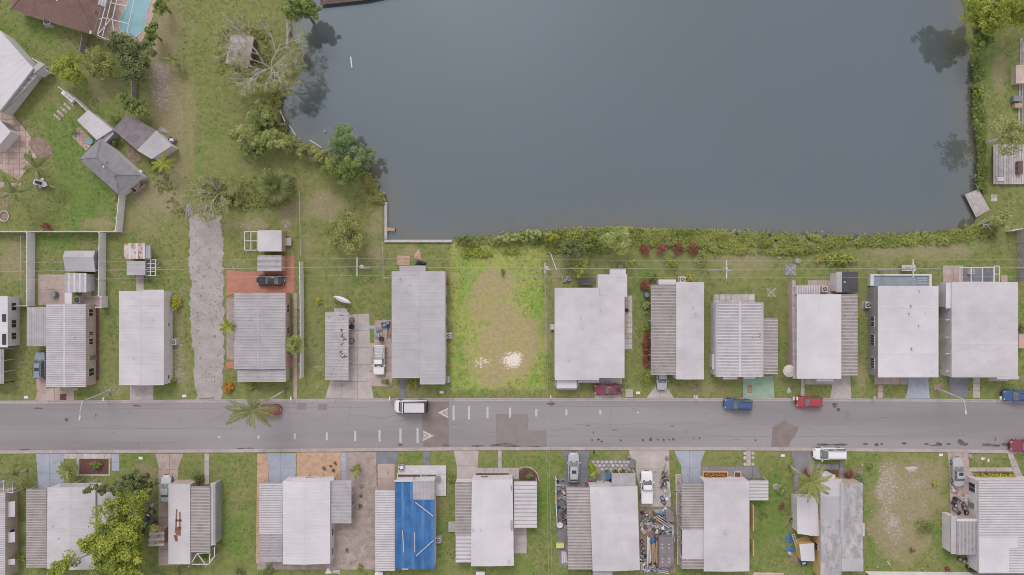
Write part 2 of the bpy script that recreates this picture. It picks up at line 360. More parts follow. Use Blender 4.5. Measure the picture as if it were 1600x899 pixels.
# upper-left open ground
for a in [(268,90,30,130,.35),(275,230,34,110,.30),(300,150,8,160,.3),(250,120,22,70,.5),(245,70,16,60,.5),(260,180,26,40,.35),(230,330,60,60,.35),(250,295,50,35,.3),
          (150,350,30,12,.45),(110,50,40,25,.25),(165,140,32,28,.4),(440,300,40,40,.25),(510,320,40,28,.6),(480,375,18,30,.3),(455,340,26,22,.45),(330,300,40,30,.25),
          (390,350,40,14,.4),(585,345,18,25,.35),(580,380,18,30,.3),(590,395,30,12,.2),(640,395,25,14,.45),(560,470,60,60,.1)]: blob(R, *a)
for a in [(250,140,22,30,.42),(258,165,18,18,.45),(242,85,12,40,.40),(255,110,14,20,.35),(240,70,8,20,.3),(300,135,6,120,.12),(345,320,16,16,.2),(500,318,22,20,.28),(525,330,16,10,.3),(445,345,14,10,.3),
          (275,560,20,40,.42),(283,520,10,40,.3),(285,590,14,16,.3),(362,520,10,55,.42),(356,470,9,30,.4),(395,352,45,12,.38),(372,410,20,14,.36),(450,362,14,30,.38),(500,575,14,10,.45),(493,600,12,6,.35),
          (150,605,28,12,.35),(182,610,14,14,.4),(335,620,26,8,.32),(640,605,28,16,.1),(55,430,6,40,.2)]: blob(G, *a)
# the two back yards at the far left and the row of lots
for a in [(20,400,24,45,.4),(140,395,26,20,.3),(150,455,14,30,.35),(30,560,18,60,.15),(280,480,14,60,.35),(285,580,20,45,.4),(490,560,30,30,.15),(640,608,50,12,.45),
          (1170,400,60,20,.32),(1090,610,80,14,.28),(1230,600,20,20,.1),(1400,390,90,16,.45),(1520,385,60,14,.35),(1250,385,60,12,.35),(1470,395,60,16,.3),(1150,430,40,20,.25),
          (1560,120,20,50,.45),(1565,330,30,30,.25),(960,615,40,12,.25),(1345,590,12,40,.5),(1350,480,10,40,.45),(1475,560,8,60,.5),(870,440,12,40,.45),(855,500,10,80,.35)]: blob(R, *a)
# vacant lot with added brightness painted into its turf colour, ragged edge
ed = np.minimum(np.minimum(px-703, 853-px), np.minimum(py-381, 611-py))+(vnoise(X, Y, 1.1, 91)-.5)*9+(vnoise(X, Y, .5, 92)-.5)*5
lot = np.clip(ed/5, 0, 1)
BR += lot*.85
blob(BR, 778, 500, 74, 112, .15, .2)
for a in [(772,470,56,62,.52),(790,535,58,60,.50),(765,560,56,56,.36),(800,585,50,30,.30),(780,440,44,28,.3),(820,530,26,46,.3)]: blob(R, *a)
for a in [(803,566,26,26,.62,.8),(812,556,14,12,.22,.8),(750,567,24,18,.42,.8),(740,548,10,12,.25),(790,560,60,50,.16,.9),(765,500,40,40,.12,.9),(765,520,24,24,.16),(790,590,34,14,.15)]: blob(G, *a)
for a in [(722,540,12,30,.5),(728,440,14,40,.4),(840,480,14,60,.5),(835,590,14,20,.3)]: blob(B, *a)
# vacant lot bottom right
for a in [(1405,800,56,95,.75),(1440,770,44,60,.55),(1455,740,30,30,.25),(1395,730,24,30,.35),(1425,850,40,30,.35),(1380,860,24,24,.3)]: blob(R, *a)
for a in [(1385,750,22,46,.34),(1372,770,14,20,.30),(1382,815,16,28,.34),(1400,838,18,28,.38),(1438,755,20,14,.34),(1425,735,14,9,.36),(1397,815,10,14,.34),(1400,872,20,18,.3),(1370,855,8,10,.36),(1452,790,20,20,.24),(1415,790,44,60,.24),(1395,760,30,50,.2)]: blob(G, *a)
for a in [(1450,840,24,26,.7),(1425,715,30,14,.45),(1360,860,10,40,.3),(1480,850,20,30,.4)]: blob(B, *a)
# lower lawns
for a in [(365,800,34,90,.25),(690,830,16,50,.35),(850,780,30,90,.25),(1210,800,34,90,.35),(1200,840,20,40,.2),(80,380,60,12,.6),(130,330,70,60,.3),(140,265,60,60,.35),(70,200,60,60,.3),(650,715,30,10,.3),(880,720,20,16,.2)]: blob(B, *a)
for a in [(372,760,16,50,.18),(60,725,36,16,.35),(225,735,26,18,.2),(1210,855,16,30,.4),(690,790,16,22,.35),(960,712,24,8,.3),(1540,715,22,10,.25),(10,725,16,16,.3)]: blob(R, *a)
for a in [(227,760,30,60,.35),(1040,600,30,22,.2)]: blob(R, *a)
R = np.where((px < 620) & (py < 700), R+.03, R); B = np.where((px > 215) & (px < 620) & (py < 420), B-.22, B); B = np.where((px > 303) & (px < 350) & (py < 300), B+.2, B); dirtm = np.clip(1-np.abs(px-(252+.05*py))/34, 0, 1)*(py > 20)*(py < 330); R += .35*dirtm; G += .26*np.clip(dirtm*1.2, 0, 1)*(vnoise(X, Y, 2.4, 44) > .42); R = np.where((py > 705) & (px < 1340), R-.08, R)
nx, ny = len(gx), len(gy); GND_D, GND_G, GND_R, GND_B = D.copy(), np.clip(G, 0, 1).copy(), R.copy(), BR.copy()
V = np.stack([X.ravel(), Y.ravel(), Z.ravel()], 1)
idx = np.arange(nx*ny).reshape(nx, ny)
F = np.stack([idx[:-1,:-1].ravel(), idx[1:,:-1].ravel(), idx[1:,1:].ravel(), idx[:-1,1:].ravel()], 1)
def fastmesh(name, V, F, k=4):
    me = bpy.data.meshes.new(name); me.vertices.add(len(V)); me.vertices.foreach_set('co', V.astype('f4').ravel())
    me.loops.add(F.size); me.loops.foreach_set('vertex_index', F.astype('i4').ravel())
    me.polygons.add(len(F)); me.polygons.foreach_set('loop_start', np.arange(0, F.size, k, dtype='i4'))
    me.polygons.foreach_set('loop_total', np.full(len(F), k, 'i4')); me.update(calc_edges=True); return me
me = fastmesh('ground', V, F)
ca = me.attributes.new('patch', 'FLOAT_COLOR', 'POINT')
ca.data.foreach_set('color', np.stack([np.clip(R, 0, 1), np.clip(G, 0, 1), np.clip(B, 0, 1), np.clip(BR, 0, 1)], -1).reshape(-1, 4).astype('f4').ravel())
me.polygons.foreach_set('use_smooth', [True]*len(me.polygons))
g = lk(bpy.data.objects.new('ground', me)); tag(g, kind='structure')
def grass_mat():
    m = bpy.data.materials.new('lawn'); m.use_nodes = True; n = m.node_tree.nodes; l = m.node_tree.links
    b = n['Principled BSDF']; b.inputs['Roughness'].default_value = .95; b.inputs['Specular IOR Level'].default_value = .1
    pos = n.new('ShaderNodeNewGeometry').outputs['Position']
    at = n.new('ShaderNodeAttribute'); at.attribute_name = 'patch'
    sp = n.new('ShaderNodeSeparateColor'); l.new(at.outputs['Color'], sp.inputs[0])
    def noise(sc, de=4, ro=.6, dist=0):
        t = n.new('ShaderNodeTexNoise'); t.inputs['Scale'].default_value = sc; t.inputs['Detail'].default_value = de
        t.inputs['Roughness'].default_value = ro; t.inputs['Distortion'].default_value = dist; l.new(pos, t.inputs['Vector']); return t.outputs[0]
    def rng(x, a, c, lo=0, hi=1, sm=True):
        r = n.new('ShaderNodeMapRange'); r.interpolation_type = 'SMOOTHSTEP' if sm else 'LINEAR'
        for k, v in (('From Min', a), ('From Max', c), ('To Min', lo), ('To Max', hi)): r.inputs[k].default_value = v
        l.new(x, r.inputs['Value']); return r.outputs[0]
    def mth(op, a, c):
        q = n.new('ShaderNodeMath'); q.operation = op
        for i, v in enumerate((a, c)):
            if isinstance(v, (int, float)): q.inputs[i].default_value = v
            else: l.new(v, q.inputs[i])
        return q.outputs[0]
    def mix(f, a, c, mode='MIX'):
        q = n.new('ShaderNodeMix'); q.data_type = 'RGBA'; q.blend_type = mode
        if isinstance(f, float): q.inputs['Factor'].default_value = f
        else: l.new(f, q.inputs['Factor'])
        for nm, v in (('A', a), ('B', c)):
            if isinstance(v, tuple): q.inputs[nm].default_value = (*v[:3], 1)
            else: l.new(v, q.inputs[nm])
        return q.outputs['Result']
    g1 = mix(rng(noise(1.1, 5), .35, .65), (.215,.226,.085), (.165,.188,.068))
    g2 = mix(rng(noise(1.6, 5), .35, .65), (.155,.220,.058), (.118,.178,.045))
    lush = rng(mth('ADD', sp.outputs['Blue'], mth('MULTIPLY', mth('SUBTRACT', noise(.55, 9, .7), .5), 2.2)), .3, .8)
    gr = mix(lush, g1, g2)
    tan = mix(rng(noise(1.8, 6), .35, .65), (.31,.262,.165), (.25,.212,.13))
    tan = mix(rng(noise(4.5, 3), .5, .7), tan, (.21,.19,.10))
    dry = rng(mth('ADD', sp.outputs['Red'], mth('MULTIPLY', mth('SUBTRACT', noise(1.5, 8, .68), .5), 1.5)), .18, .85)
    c = mix(mth('MULTIPLY', dry, .85), gr, tan)
    br = mix(mth('MULTIPLY', dry, .75), mix(1.0, gr, (1.55,1.55,1.25), 'MULTIPLY'), mix(1.0, tan, (1.28,1.16,1.18), 'MULTIPLY'))  # lot brightening multiplied into the grass and dry colours
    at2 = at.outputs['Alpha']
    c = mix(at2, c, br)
    sand = mix(rng(noise(3, 5), .35, .65), (.44,.37,.32), (.28,.225,.185))
    ns = mth('MULTIPLY', mth('SUBTRACT', noise(2.6, 9, .75), .5), 2.4)
    bare = rng(mth('ADD', sp.outputs['Green'], ns), .34, .74)
    bare = mth('MULTIPLY', bare, rng(sp.outputs['Green'], .05, .25))
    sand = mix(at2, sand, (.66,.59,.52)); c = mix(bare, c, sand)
    fine = noise(7, 4, .8)
    cm = n.new('ShaderNodeCombineColor'); f2 = rng(fine, .25, .75, .70, 1.30, False); [l.new(f2, cm.inputs[i]) for i in range(3)]
    c = mix(1.0, c, cm.outputs[0], 'MULTIPLY')
    # mud of the pond bed and its wet edge
    sx = n.new('ShaderNodeSeparateXYZ'); l.new(pos, sx.inputs[0])
    c = mix(rng(sx.outputs['Z'], -.55, -.25, 1, 0), c, (.075,.068,.045))
    l.new(c, b.inputs['Base Color'])
    bp = n.new('ShaderNodeBump'); bp.inputs['Strength'].default_value = .5; bp.inputs['Distance'].default_value = .08
    l.new(noise(9, 6, .8), bp.inputs['Height']); l.new(bp.outputs[0], b.inputs['Normal'])
    M['lawn'] = m
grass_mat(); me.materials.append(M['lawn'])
# water
def water_mat():
    m = bpy.data.materials.new('pond_water'); m.use_nodes = True; n = m.node_tree.nodes; l = m.node_tree.links
    b = n['Principled BSDF']; b.inputs['Roughness'].default_value = .9; b.inputs['Specular IOR Level'].default_value = 0
    g = n.new('ShaderNodeNewGeometry')
    t = n.new('ShaderNodeTexNoise'); t.inputs['Scale'].default_value = .035; t.inputs['Detail'].default_value = 4; l.new(g.outputs['Position'], t.inputs['Vector'])
    q = n.new('ShaderNodeMix'); q.data_type = 'RGBA'; l.new(t.outputs[0], q.inputs['Factor'])
    q.inputs['A'].default_value = (.070,.088,.094, 1); q.inputs['B'].default_value = (.080,.099,.112, 1)
    sa = n.new('ShaderNodeAttribute'); sa.attribute_name = 'shallow'; tn = n.new('ShaderNodeTexNoise'); tn.inputs['Scale'].default_value = .5; tn.inputs['Detail'].default_value = 6; l.new(g.outputs['Position'], tn.inputs['Vector'])
    mm = n.new('ShaderNodeMath'); mm.operation = 'MULTIPLY'; l.new(sa.outputs['Fac'], mm.inputs[0]); l.new(tn.outputs[0], mm.inputs[1])
    q2 = n.new('ShaderNodeMix'); q2.data_type = 'RGBA'; l.new(mm.outputs[0], q2.inputs['Factor']); l.new(q.outputs['Result'], q2.inputs['A']); q2.inputs['B'].default_value = (.135,.115,.07,1)
    l.new(q2.outputs['Result'], b.inputs['Base Color'])
    gl = n.new('ShaderNodeBsdfGlossy'); gl.inputs['Roughness'].default_value = .03; gl.inputs['Color'].default_value = (.74,.88,1,1)
    w1 = n.new('ShaderNodeTexNoise'); w1.inputs['Scale'].default_value = 1.3; w1.inputs['Detail'].default_value = 5; l.new(g.outputs['Position'], w1.inputs['Vector'])
    bp = n.new('ShaderNodeBump'); bp.inputs['Strength'].default_value = .12; bp.inputs['Distance'].default_value = .04
    l.new(w1.outputs[0], bp.inputs['Height']); l.new(bp.outputs[0], gl.inputs['Normal'])
    lw = n.new('ShaderNodeFresnel'); lw.inputs['IOR'].default_value = 2.05
    ms = n.new('ShaderNodeMixShader'); l.new(lw.outputs[0], ms.inputs[0]); l.new(b.outputs[0], ms.inputs[1]); l.new(gl.outputs[0], ms.inputs[2])
    l.new(ms.outputs[0], n['Material Output'].inputs[0]); M['pond_water'] = m
water_mat()
a = P(400, 400); b_ = P(1560, -460)
wx_, wy_ = np.meshgrid(np.linspace(a.x, b_.x, 180), np.linspace(a.y, b_.y, 140), indexing='ij'); wd = inside_d(wx_, wy_, PW)
ii = np.arange(180*140).reshape(180, 140)
wm = fastmesh('pond_water', np.stack([wx_.ravel(), wy_.ravel(), np.full(wx_.size, -.45)], 1), np.stack([ii[:-1,:-1].ravel(), ii[1:,:-1].ravel(), ii[1:,1:].ravel(), ii[:-1,1:].ravel()], 1))
at_ = wm.attributes.new('shallow', 'FLOAT', 'POINT'); at_.data.foreach_set('value', (np.clip(1+wd/7, 0, 1)**1.6*1.3).ravel().astype('f4'))
wm.materials.append(M['pond_water']); tag(lk(bpy.data.objects.new('pond_water', wm)), kind='structure')

# ------------------------------------------------------------ paving
def ragged(pts, amp, step_=6, seed=1):
    r = random.Random(seed); out = []; ph = [r.uniform(0, 6.3) for _ in range(4)]
    for a, b in zip(pts, pts[1:]+pts[:1]):
        L = math.hypot(b[0]-a[0], b[1]-a[1]); n = max(1, int(L/step_))
        for i in range(n): t_ = i/n; x_ = a[0]+(b[0]-a[0])*t_; y_ = a[1]+(b[1]-a[1])*t_; w_ = math.sin(y_*.11+ph[0])+math.sin(y_*.29+ph[1])*.8+math.sin(x_*.23+y_*.53+ph[2])*.6; out.append((x_+amp*.8*w_+r.gauss(0, amp*.45), y_+amp*.5*math.sin(x_*.3+ph[3])+r.gauss(0, amp*.45)))
    return out
def sheet(name, pts, z, m, z0=-.03, parent=None, rag=0, **k):
    if rag: pts = ragged(pts, rag, 4 if rag < 1.2 else 3, len(pts))
    q = MB(); q.prism([tuple(P(*p)[:2]) for p in pts], z0, z, 0); 
    return q.build(name, m, parent=parent, kind=None if parent is not None else 'structure', **k)
NE = [(-900,640),(-300,634),(0,631),(200,630),(400,628.5),(700,627),(840,627),(1240,627),(1450,628),(1600,629.5),(1900,634),(2500,640)]
SE = [(-900,714),(-300,707),(0,704),(200,703),(400,702),(700,699),(860,698.5),(1100,698.5),(1240,699.5),(1450,701.5),(1600,704),(1900,708),(2500,714)]
def interp(L, x):
    for i in range(1, len(L)):
        if x <= L[i][0]:
            a, b = L[i-1], L[i]; return a[1]+(b[1]-a[1])*(x-a[0])/(b[0]-a[0])
    return L[-1][1]
q = MB(); xs = list(range(-900, 2501, 50))
vt = []; ft = []
for x in xs: vt += [P(x, interp(NE, x), .0)+Vector((0,0,.02)), P(x, interp(SE, x), .0)+Vector((0,0,.02))]
for i in range(len(xs)-1): ft.append((2*i, 2*i+1, 2*i+3, 2*i+2))
q.add(vt, ft); q.build('road', 'asphalt', kind='structure')
def rsheet(name, pts, z, m): return sheet(name, pts, z, m, z0=.015, rag=.35 if name == 'road_patch' else .12)
rsheet('road_patch', [(660,628),(701.5,628),(701.5,698.5),(660,698.8)], .026, 'asphalt_brown')
rsheet('road_patch', [(775,647),(825,647),(825,673),(855,673),(855,698),(775,698)], .026, 'asphalt_patch')
rsheet('road_patch', [(1205,698),(1207,668),(1218,662),(1227,655),(1231,662),(1247,668),(1243,680),(1235,690),(1233,699)], .026, 'asphalt_brown')
rsheet('road_patch', [(464,630),(478,630),(478,641),(464,641)], .026, 'asphalt_patch')
rsheet('road_patch', [(497,631),(511,631),(511,641),(497,641)], .026, 'asphalt_patch')
# long resurfacing seams, raised a few millimetres
for yy, x0, x1 in ((637,0,600),(668,-100,400),(636,860,1600),(664,900,1500),(683,700,1590),(690,0,300)):
    q = MB(); pts = [P(x, yy+interp(NE, x)-628+random.uniform(-.7,.7)) for x in range(x0, x1, 25)]
    for i in range(len(pts)-1):
        q.add([pts[i]+Vector((0,-.06,.025)), pts[i+1]+Vector((0,-.06,.025)), pts[i+1]+Vector((0,.05,.025)), pts[i]+Vector((0,.05,.025))], [(0,1,2,3)])
    q.build('road_seam', 'asphalt_seam', kind='structure')
# dirt washed along the southern kerb and oil
def splat(x, y, rx, ry, z=.032, m='stain', n=14, seed=0):
    r = random.Random(seed*31+int(x*13+y*7)); c = P(x, y)
    return [(c.x+math.cos(t*2*math.pi/n)*rx*SC*r.uniform(.45,1.1), c.y+math.sin(t*2*math.pi/n)*ry*SC*r.uniform(.45,1.1)) for t in range(n)]
q = MB(); k = 0
spl = [(745,697,14,1.6),(775,696,12,2.0),(800,697.5,20,2.0),(835,698,14,1.4),(790,694,14,1.2),(697,696,10,1.6),(625,695,5,2.5),(40,703,10,1.5),(375,701,9,1.4),(390,700.5,7,1),
       (935,687,3,2),(925,688,2,2),(940,690,3,2),(970,688,2,2),(1005,688,2.2,2.5),(1017,687,3,4),(1028,687,2,2),(1037,688,2.5,3),(1045,687,2,2),(1052,686,2.5,3),(927,677,1.5,3),(1084,685,2,1),(1093,685,2,2),
       (1285,695,14,2),(1310,695,14,2),(1352,694,5,2),(1370,695,4,3.5),(1378,694,4,2),(1412,693,5,2.5),(1448,694,5,2),(1468,694,6,3.5),(1460,696,10,1.5),(1482,694,5,2),(1505,694,10,3),(1500,690,6,4),
       (1540,695,10,3.5),(1555,696,8,3),(1570,695,9,3.5),(1555,687,1.5,4),(960,672,6,.8),(1050,666,5,1),(918,665,5,.7),(1180,688,2,2),(150,649,1.5,3),(178,677,1.2,1.2),(216,693,1.5,1.2),(860,631,8,3),(215,634,9,2),(60,638,9,1.5),(1304,633,6,5),(1310,640,4,4)]
for x, y, rx, ry in spl:
    q.prism(splat(x, y, rx, ry, seed=k), .015, .0285+.0003*(k % 8), 0); k += 1
q.build('road_dirt', 'stain', label='dark dirt and oil washed along the southern edge of the road', cat='dirt', kind='stuff')
# hairline cracks in the asphalt
q = MB(); rc_ = random.Random(12)
for _ in range(20):
    x = rc_.uniform(0, 1600); y = rc_.uniform(634, 696); a = rc_.choice([0, 0, 0, 1.57, 2.6]); p = P(x, y)+Vector((0,0,.021))
    for _s in range(rc_.randint(4, 14)):
        a += rc_.uniform(-.45, .45)*.6; p2 = p+Vector((math.cos(a), math.sin(a), 0))*rc_.uniform(.3, .6); n_ = Vector((-math.sin(a), math.cos(a), 0))*.015
        if P(0, 632).y > p2.y > P(0, 697).y: q.add([p-n_, p2-n_, p2+n_, p+n_], [(0,1,2,3)])
        p = p2
q.build('road_cracks', 'stain', label='hairline cracks wandering through the asphalt of the road', cat='cracks', kind='stuff')
# markings
def mark(x0, y0, x1, y1): rsheet('road_marking', [(x0,y0),(x1,y0),(x1,y1),(x0,y1)], .031, 'road_paint')
for x, y0, y1 in ((404,680.5,686),(460.7,677.6,686.8),(510.7,676,688),(555,674,689.5),(593,672,690),(625.7,670,692),(652.4,669,692.5),
                  (708.8,634,657),(732.7,634.5,655.5),(761.7,636,654),(797,637,652.5),(838,639,651),(885,640,649),(938,641,648)): mark(x-1.6, y0, x+1.6, y1)
mark(995.5,643.5,998.5,646.5); mark(341,682,344.5,685)
def chevron(pts):
    rsheet('road_marking', pts, .031, 'road_paint')
chevron([(684,645),(700.5,637),(700.5,640.5),(691,645),(700.5,650.5),(700.5,654)])
chevron([(694,645),(700.5,641.8),(700.5,643.8),(698,645),(700.5,646.8),(700.5,648.8)])
chevron([(677.5,681),(661,672.5),(661,676),(670.5,681),(661,686),(661,689.5)])
chevron([(667.5,681),(661,677.6),(661,679.6),(663.6,681),(661,682.8),(661,684.8)])
# manhole
c = P(104, 656); mh = thing('manhole', 'round dark iron manhole cover set in the asphalt near the left end of the road', 'manhole', (c.x, c.y, .02))
q = MB(); q.cyl(c, .38, .02, .03, 20); q.build('frame', 'trim_grey', mh)
q = MB(); q.cyl(c, .31, .03, .036, 20); [q.obox(c, .5, .02, .036, .04, i*math.pi/4) for i in range(4)]; q.build('cover', 'metal_dark', mh)
# kerbs: precast lengths of about three metres
def kerb(L, sgn, name):
    root = thing(name, None, None, (0,0,0)); root['kind'] = 'structure'
    x = -120
    while x < 1720:
        x2 = x+28.0
        a = P(x+.18, interp(L, x)); b = P(x2, interp(L, x2)); o = sgn*.52
        q = MB(); g1 = sgn*.30
        prof = [(0.0,.015),(0.0,.04),(g1,.055),(g1+sgn*.04,.12),(o,.125),(o,-.05)]
        v = [(a.x, a.y+p[0], p[1]) for p in prof]+[(b.x, b.y+p[0], p[1]) for p in prof]; n_ = len(prof)
        q.add(v, [(i, i+1, n_+i+1, n_+i) for i in range(n_-1)]+[tuple(range(n_)), tuple(range(2*n_-1, n_-1, -1))])
        q.build('kerb_segment', 'kerb', root); x = x2
kerb(NE, 1, 'north_kerb'); kerb(SE, -1, 'south_kerb')
def slabs(name, pts, m, cell=2.8, z=.05, rot=False, gap=.02, ph=(0,0)):
    """poured slabs with open joints, one object each"""
    poly = [tuple(P(*p)[:2]) for p in pts]
    x0 = min(p[0] for p in poly); x1 = max(p[0] for p in poly); y0 = min(p[1] for p in poly); y1 = max(p[1] for p in poly)
    nxx = max(1, round((x1-x0)/cell)); nyy = max(1, round((y1-y0)/cell))
    root = thing(name, None, None, ((x0+x1)/2, (y0+y1)/2, 0)); root['kind'] = 'structure'
    # clipping needs convex pieces: fan through triangulation
    from mathutils.geometry import tessellate_polygon
    convex = True
    for i in range(len(poly)):
        a, b, c = poly[i-2], poly[i-1], poly[i]
        cr = (b[0]-a[0])*(c[1]-b[1])-(b[1]-a[1])*(c[0]-b[0])
        if i == 0: sg = None
        if abs(cr) > 1e-9:
            if sg is None: sg = cr > 0
            elif (cr > 0) != sg: convex = False
    for i in range(nxx):
        for j in range(nyy):
            c = (x0+(x1-x0)*i/nxx+gap, y0+(y1-y0)*j/nyy+gap, x0+(x1-x0)*(i+1)/nxx-gap, y0+(y1-y0)*(j+1)/nyy-gap)
            q = MB()
            if convex:
                cl = clip(poly, *c)
                if len(cl) > 2 and area(cl) > .02: q.prism(cl, -.03, z)
            else:
                for tr in tessellate_polygon([[Vector((p[0], p[1], 0)) for p in poly]]):
                    cl = clip([poly[t] for t in tr], *c)
                    if len(cl) > 2 and area(cl) > .005: q.prism(cl, -.03, z)
            if q.f: q.build('slab', m, root)
    return root
ko = 5   # pavings reach the back of the kerb
def drive(pts, m='concrete', **k): return slabs('driveway', pts, m, **k)
def walk(pts, m='concrete', **k): return slabs('path', pts, m, cell=1.4, z=.058, **k)
def bed(pts, m='mulch', z=.035): return sheet('planting_bed', pts, z, m)
def rect(x0, y0, x1, y1): return [(x0,y0),(x1,y0),(x1,y1),(x0,y1)]
# north side
drive([(57,590),(72,590),(72,607),(100,607),(116,610),(116,626.5),(55,626.5),(58,616)], 'concrete_warm')
bed(rect(94,616,104,626), 'mulch', .062)
walk(rect(86,606,122,610.5), 'concrete_warm'); 
drive(rect(203,602,240,626), 'concrete')
sheet('gravel_lane', [(297,337),(318,333),(345,337),(348,365),(349,420),(350,480),(350,540),(349,590),(345,624),(343,629),(308,629),(304,600),(303,560),(297,500),(298,440),(295,400),(297,365)], .03, 'gravel_lane', rag=1.3)
bed([(309,622),(335,621),(333,628),(312,628)], 'soil', .034)
sheet('patio', [(354,422),(385,425),(403,424),(440,424),(445,400),(460,399),(460.5,458),(367,459),(354,463)], .05, 'patio_red')
sheet('patio', rect(353,565,369,576), .05, 'patio_red'); sheet('patio', rect(444,560,458,575), .05, 'patio_red')
walk(rect(458.5,458,464.5,624), 'concrete_warm')
bed(rect(354,466,368,562), 'gravel_tan', .02)
drive([(517,592),(545,592),(545,492),(577,490),(580,600),(584,623),(508,623)], 'concrete')
slabs('patio', rect(578,536,613,604), 'concrete_warm', cell=2.4, z=.045)
slabs('patio', rect(522,482,543,494), 'stone_pale', cell=1.1, z=.045)
slabs('patio', rect(585,500,611,536), 'concrete_warm', cell=1.2, z=.048)
walk([(558,508),(586,509),(586,514),(558,513)], 'concrete_blue')
walk(rect(625,590,633.5,622), 'concrete_slate')
slabs('patio', rect(60,429,102,477), 'concrete_warm', cell=3.4, z=.045)
slabs('patio', [(127,440),(143,440),(143,463),(160,463),(160,480),(130,480)], 'concrete_warm', cell=1.6, z=.048)
bed(rect(146,480,155,594), 'mulch')
walk(rect(213,429,225,456), 'concrete')
drive([(1027,590),(1040,590),(1042,606),(1053,622),(1010,622),(1022,606)], 'concrete')
drive([(934,592),(972,590),(972,601),(932,601)], 'concrete')
walk(rect(929,616,971,623), 'concrete'); slabs('patio', rect(977,608,989,621), 'concrete', cell=1.4, z=.05)
slabs('patio', rect(974,462,988,546), 'stone_pale', cell=.9, z=.05)
slabs('patio', [(868,590),(903,590),(905,603),(898,610),(872,610),(866,602)], 'concrete', cell=1.5, z=.05)
sheet('driveway', [(1161,587),(1208,587),(1210,623),(1161,623)], .05, 'paint_green')
slabs('patio', rect(1115,460,1179,478), 'stone_pale', cell=.95, z=.05)
drive([(1298,585),(1328,585),(1330,623),(1297,623),(1300,603)], 'concrete')
walk(rect(1251,590,1257,622), 'concrete'); walk(rect(1258,592,1300,601), 'concrete')
slabs('patio', rect(1262,438,1308,462), 'concrete_warm', cell=1.5, z=.05)
drive([(1418,588),(1450,588),(1451,606),(1453,623),(1414,623),(1419,606)], 'concrete_blue')
walk(rect(1366,588,1418,601), 'concrete_warm'); walk(rect(1371,602,1379.5,622), 'concrete_warm')
drive([(1481,578),(1512,578),(1512,622),(1484,620)], 'concrete_slate')
walk(rect(1520,588,1531,622), 'concrete')
slabs('patio', rect(1544,588,1575,596), 'concrete_warm', cell=1.4, z=.05)
slabs('patio', rect(1473,415,1505,445), 'concrete_warm', cell=1.5, z=.05)
slabs('patio', rect(1564,430,1574,442), 'concrete_warm', cell=1.2, z=.05)
# south side
def kr(y): return y
drive([(56,709),(100,709),(100,770),(60,770),(59,740)], 'concrete_blue')
slabs('patio', [(97,709),(185,709),(178,716),(172,717),(172,744),(120,744),(120,717),(97,717)], 'stone_pale', cell=1.2, z=.045)
bed(rect(124,717,170,741), 'mulch', .048)
walk(rect(175,709,187,736), 'concrete_blue')
drive([(243,709),(287,709),(279,730),(277,757),(265,757),(265,884),(248,884),(248,730)], 'concrete_warm')
walk(rect(319.5,709,327,757), 'concrete'); 
bed([(402,709),(415,709),(420,728),(419,757),(407,757),(404,880),(400,880)], 'gravel_peach')
drive([(415,708),(463,708),(462,755),(420,755),(420,728)], 'concrete_blue')
bed(rect(463.5,707,532.5,750), 'gravel_peach')
walk(rect(533,707,542,752), 'concrete_blue')
sheet('gravel_yard', [(542.5,707),(588,707),(590,890),(402,890),(402,876),(515,876),(518,812),(542.5,812)], .03, 'gravel_tan')
drive([(587,706),(623,706),(620,724),(590,724)], 'concrete_slate'); drive(rect(590,724.5,617,770), 'concrete_warm')
walk(rect(661,706,672,728), 'concrete_slate')
drive([(709,704),(748,704),(745,752),(714,752),(714,730)], 'concrete'); walk(rect(778,704,784,731), 'concrete')
walk(rect(745.5,731,811,749), 'concrete'); bed(rect(744,739.5,795,748.5), 'mulch', .066)
bed([(811,753),(811,738),(818,732),(829,733),(838,740),(842,753)], 'mulch')
slabs('patio', rect(803,820,823,865), 'concrete', cell=1.6, z=.05)
drive([(877,704),(922,704),(918,722),(918,764),(884,764),(884,722)], 'concrete_slate')
slabs('patio', [(925,735),(960,735),(960,765),(919,765)], 'concrete_grey', cell=1.8, z=.045)
drive([(983,703),(1045,703),(1048,792),(1001,792),(1000,765),(994,740),(993,720),(984,715)], 'concrete')
sheet('yard_soil', [(1000,793),(1054,793),(1056,896),(1000,896)], .03, 'soil')
sheet('yard_soil', [(867,747),(886,747),(888,885),(874,885)], .03, 'concrete_grey')
drive([(1053,704),(1102,704),(1095,722),(1094,756),(1066,756),(1064,728)], 'concrete_blue')
walk([(1095,729),(1184,729),(1189,748),(1095,748)], 'concrete_grey'); walk(rect(1166,704,1173,728.5), 'concrete')
drive([(1236,704),(1273,705),(1273,722),(1272,742),(1243,742)], 'concrete_grey'); walk(rect(1273,725,1312,733), 'concrete_grey')
walk(rect(1311,705,1318,752), 'concrete_grey'); walk(rect(1240,742,1248,790), 'concrete_grey')
bed(rect(1318,735,1348,752), 'soil'); bed(rect(1255,735,1310,752), 'mulch')
drive([(1480,706),(1513,706),(1514,735),(1524,745),(1528,805),(1485,805),(1484,740)], 'concrete_warm')
walk(rect(1514,730.5,1582,737), 'concrete'); walk([(1573,706),(1581,706),(1598,745),(1598,752),(1586,752),(1583,738)], 'concrete')
bed(rect(1522,738.5,1588,751), 'mulch')
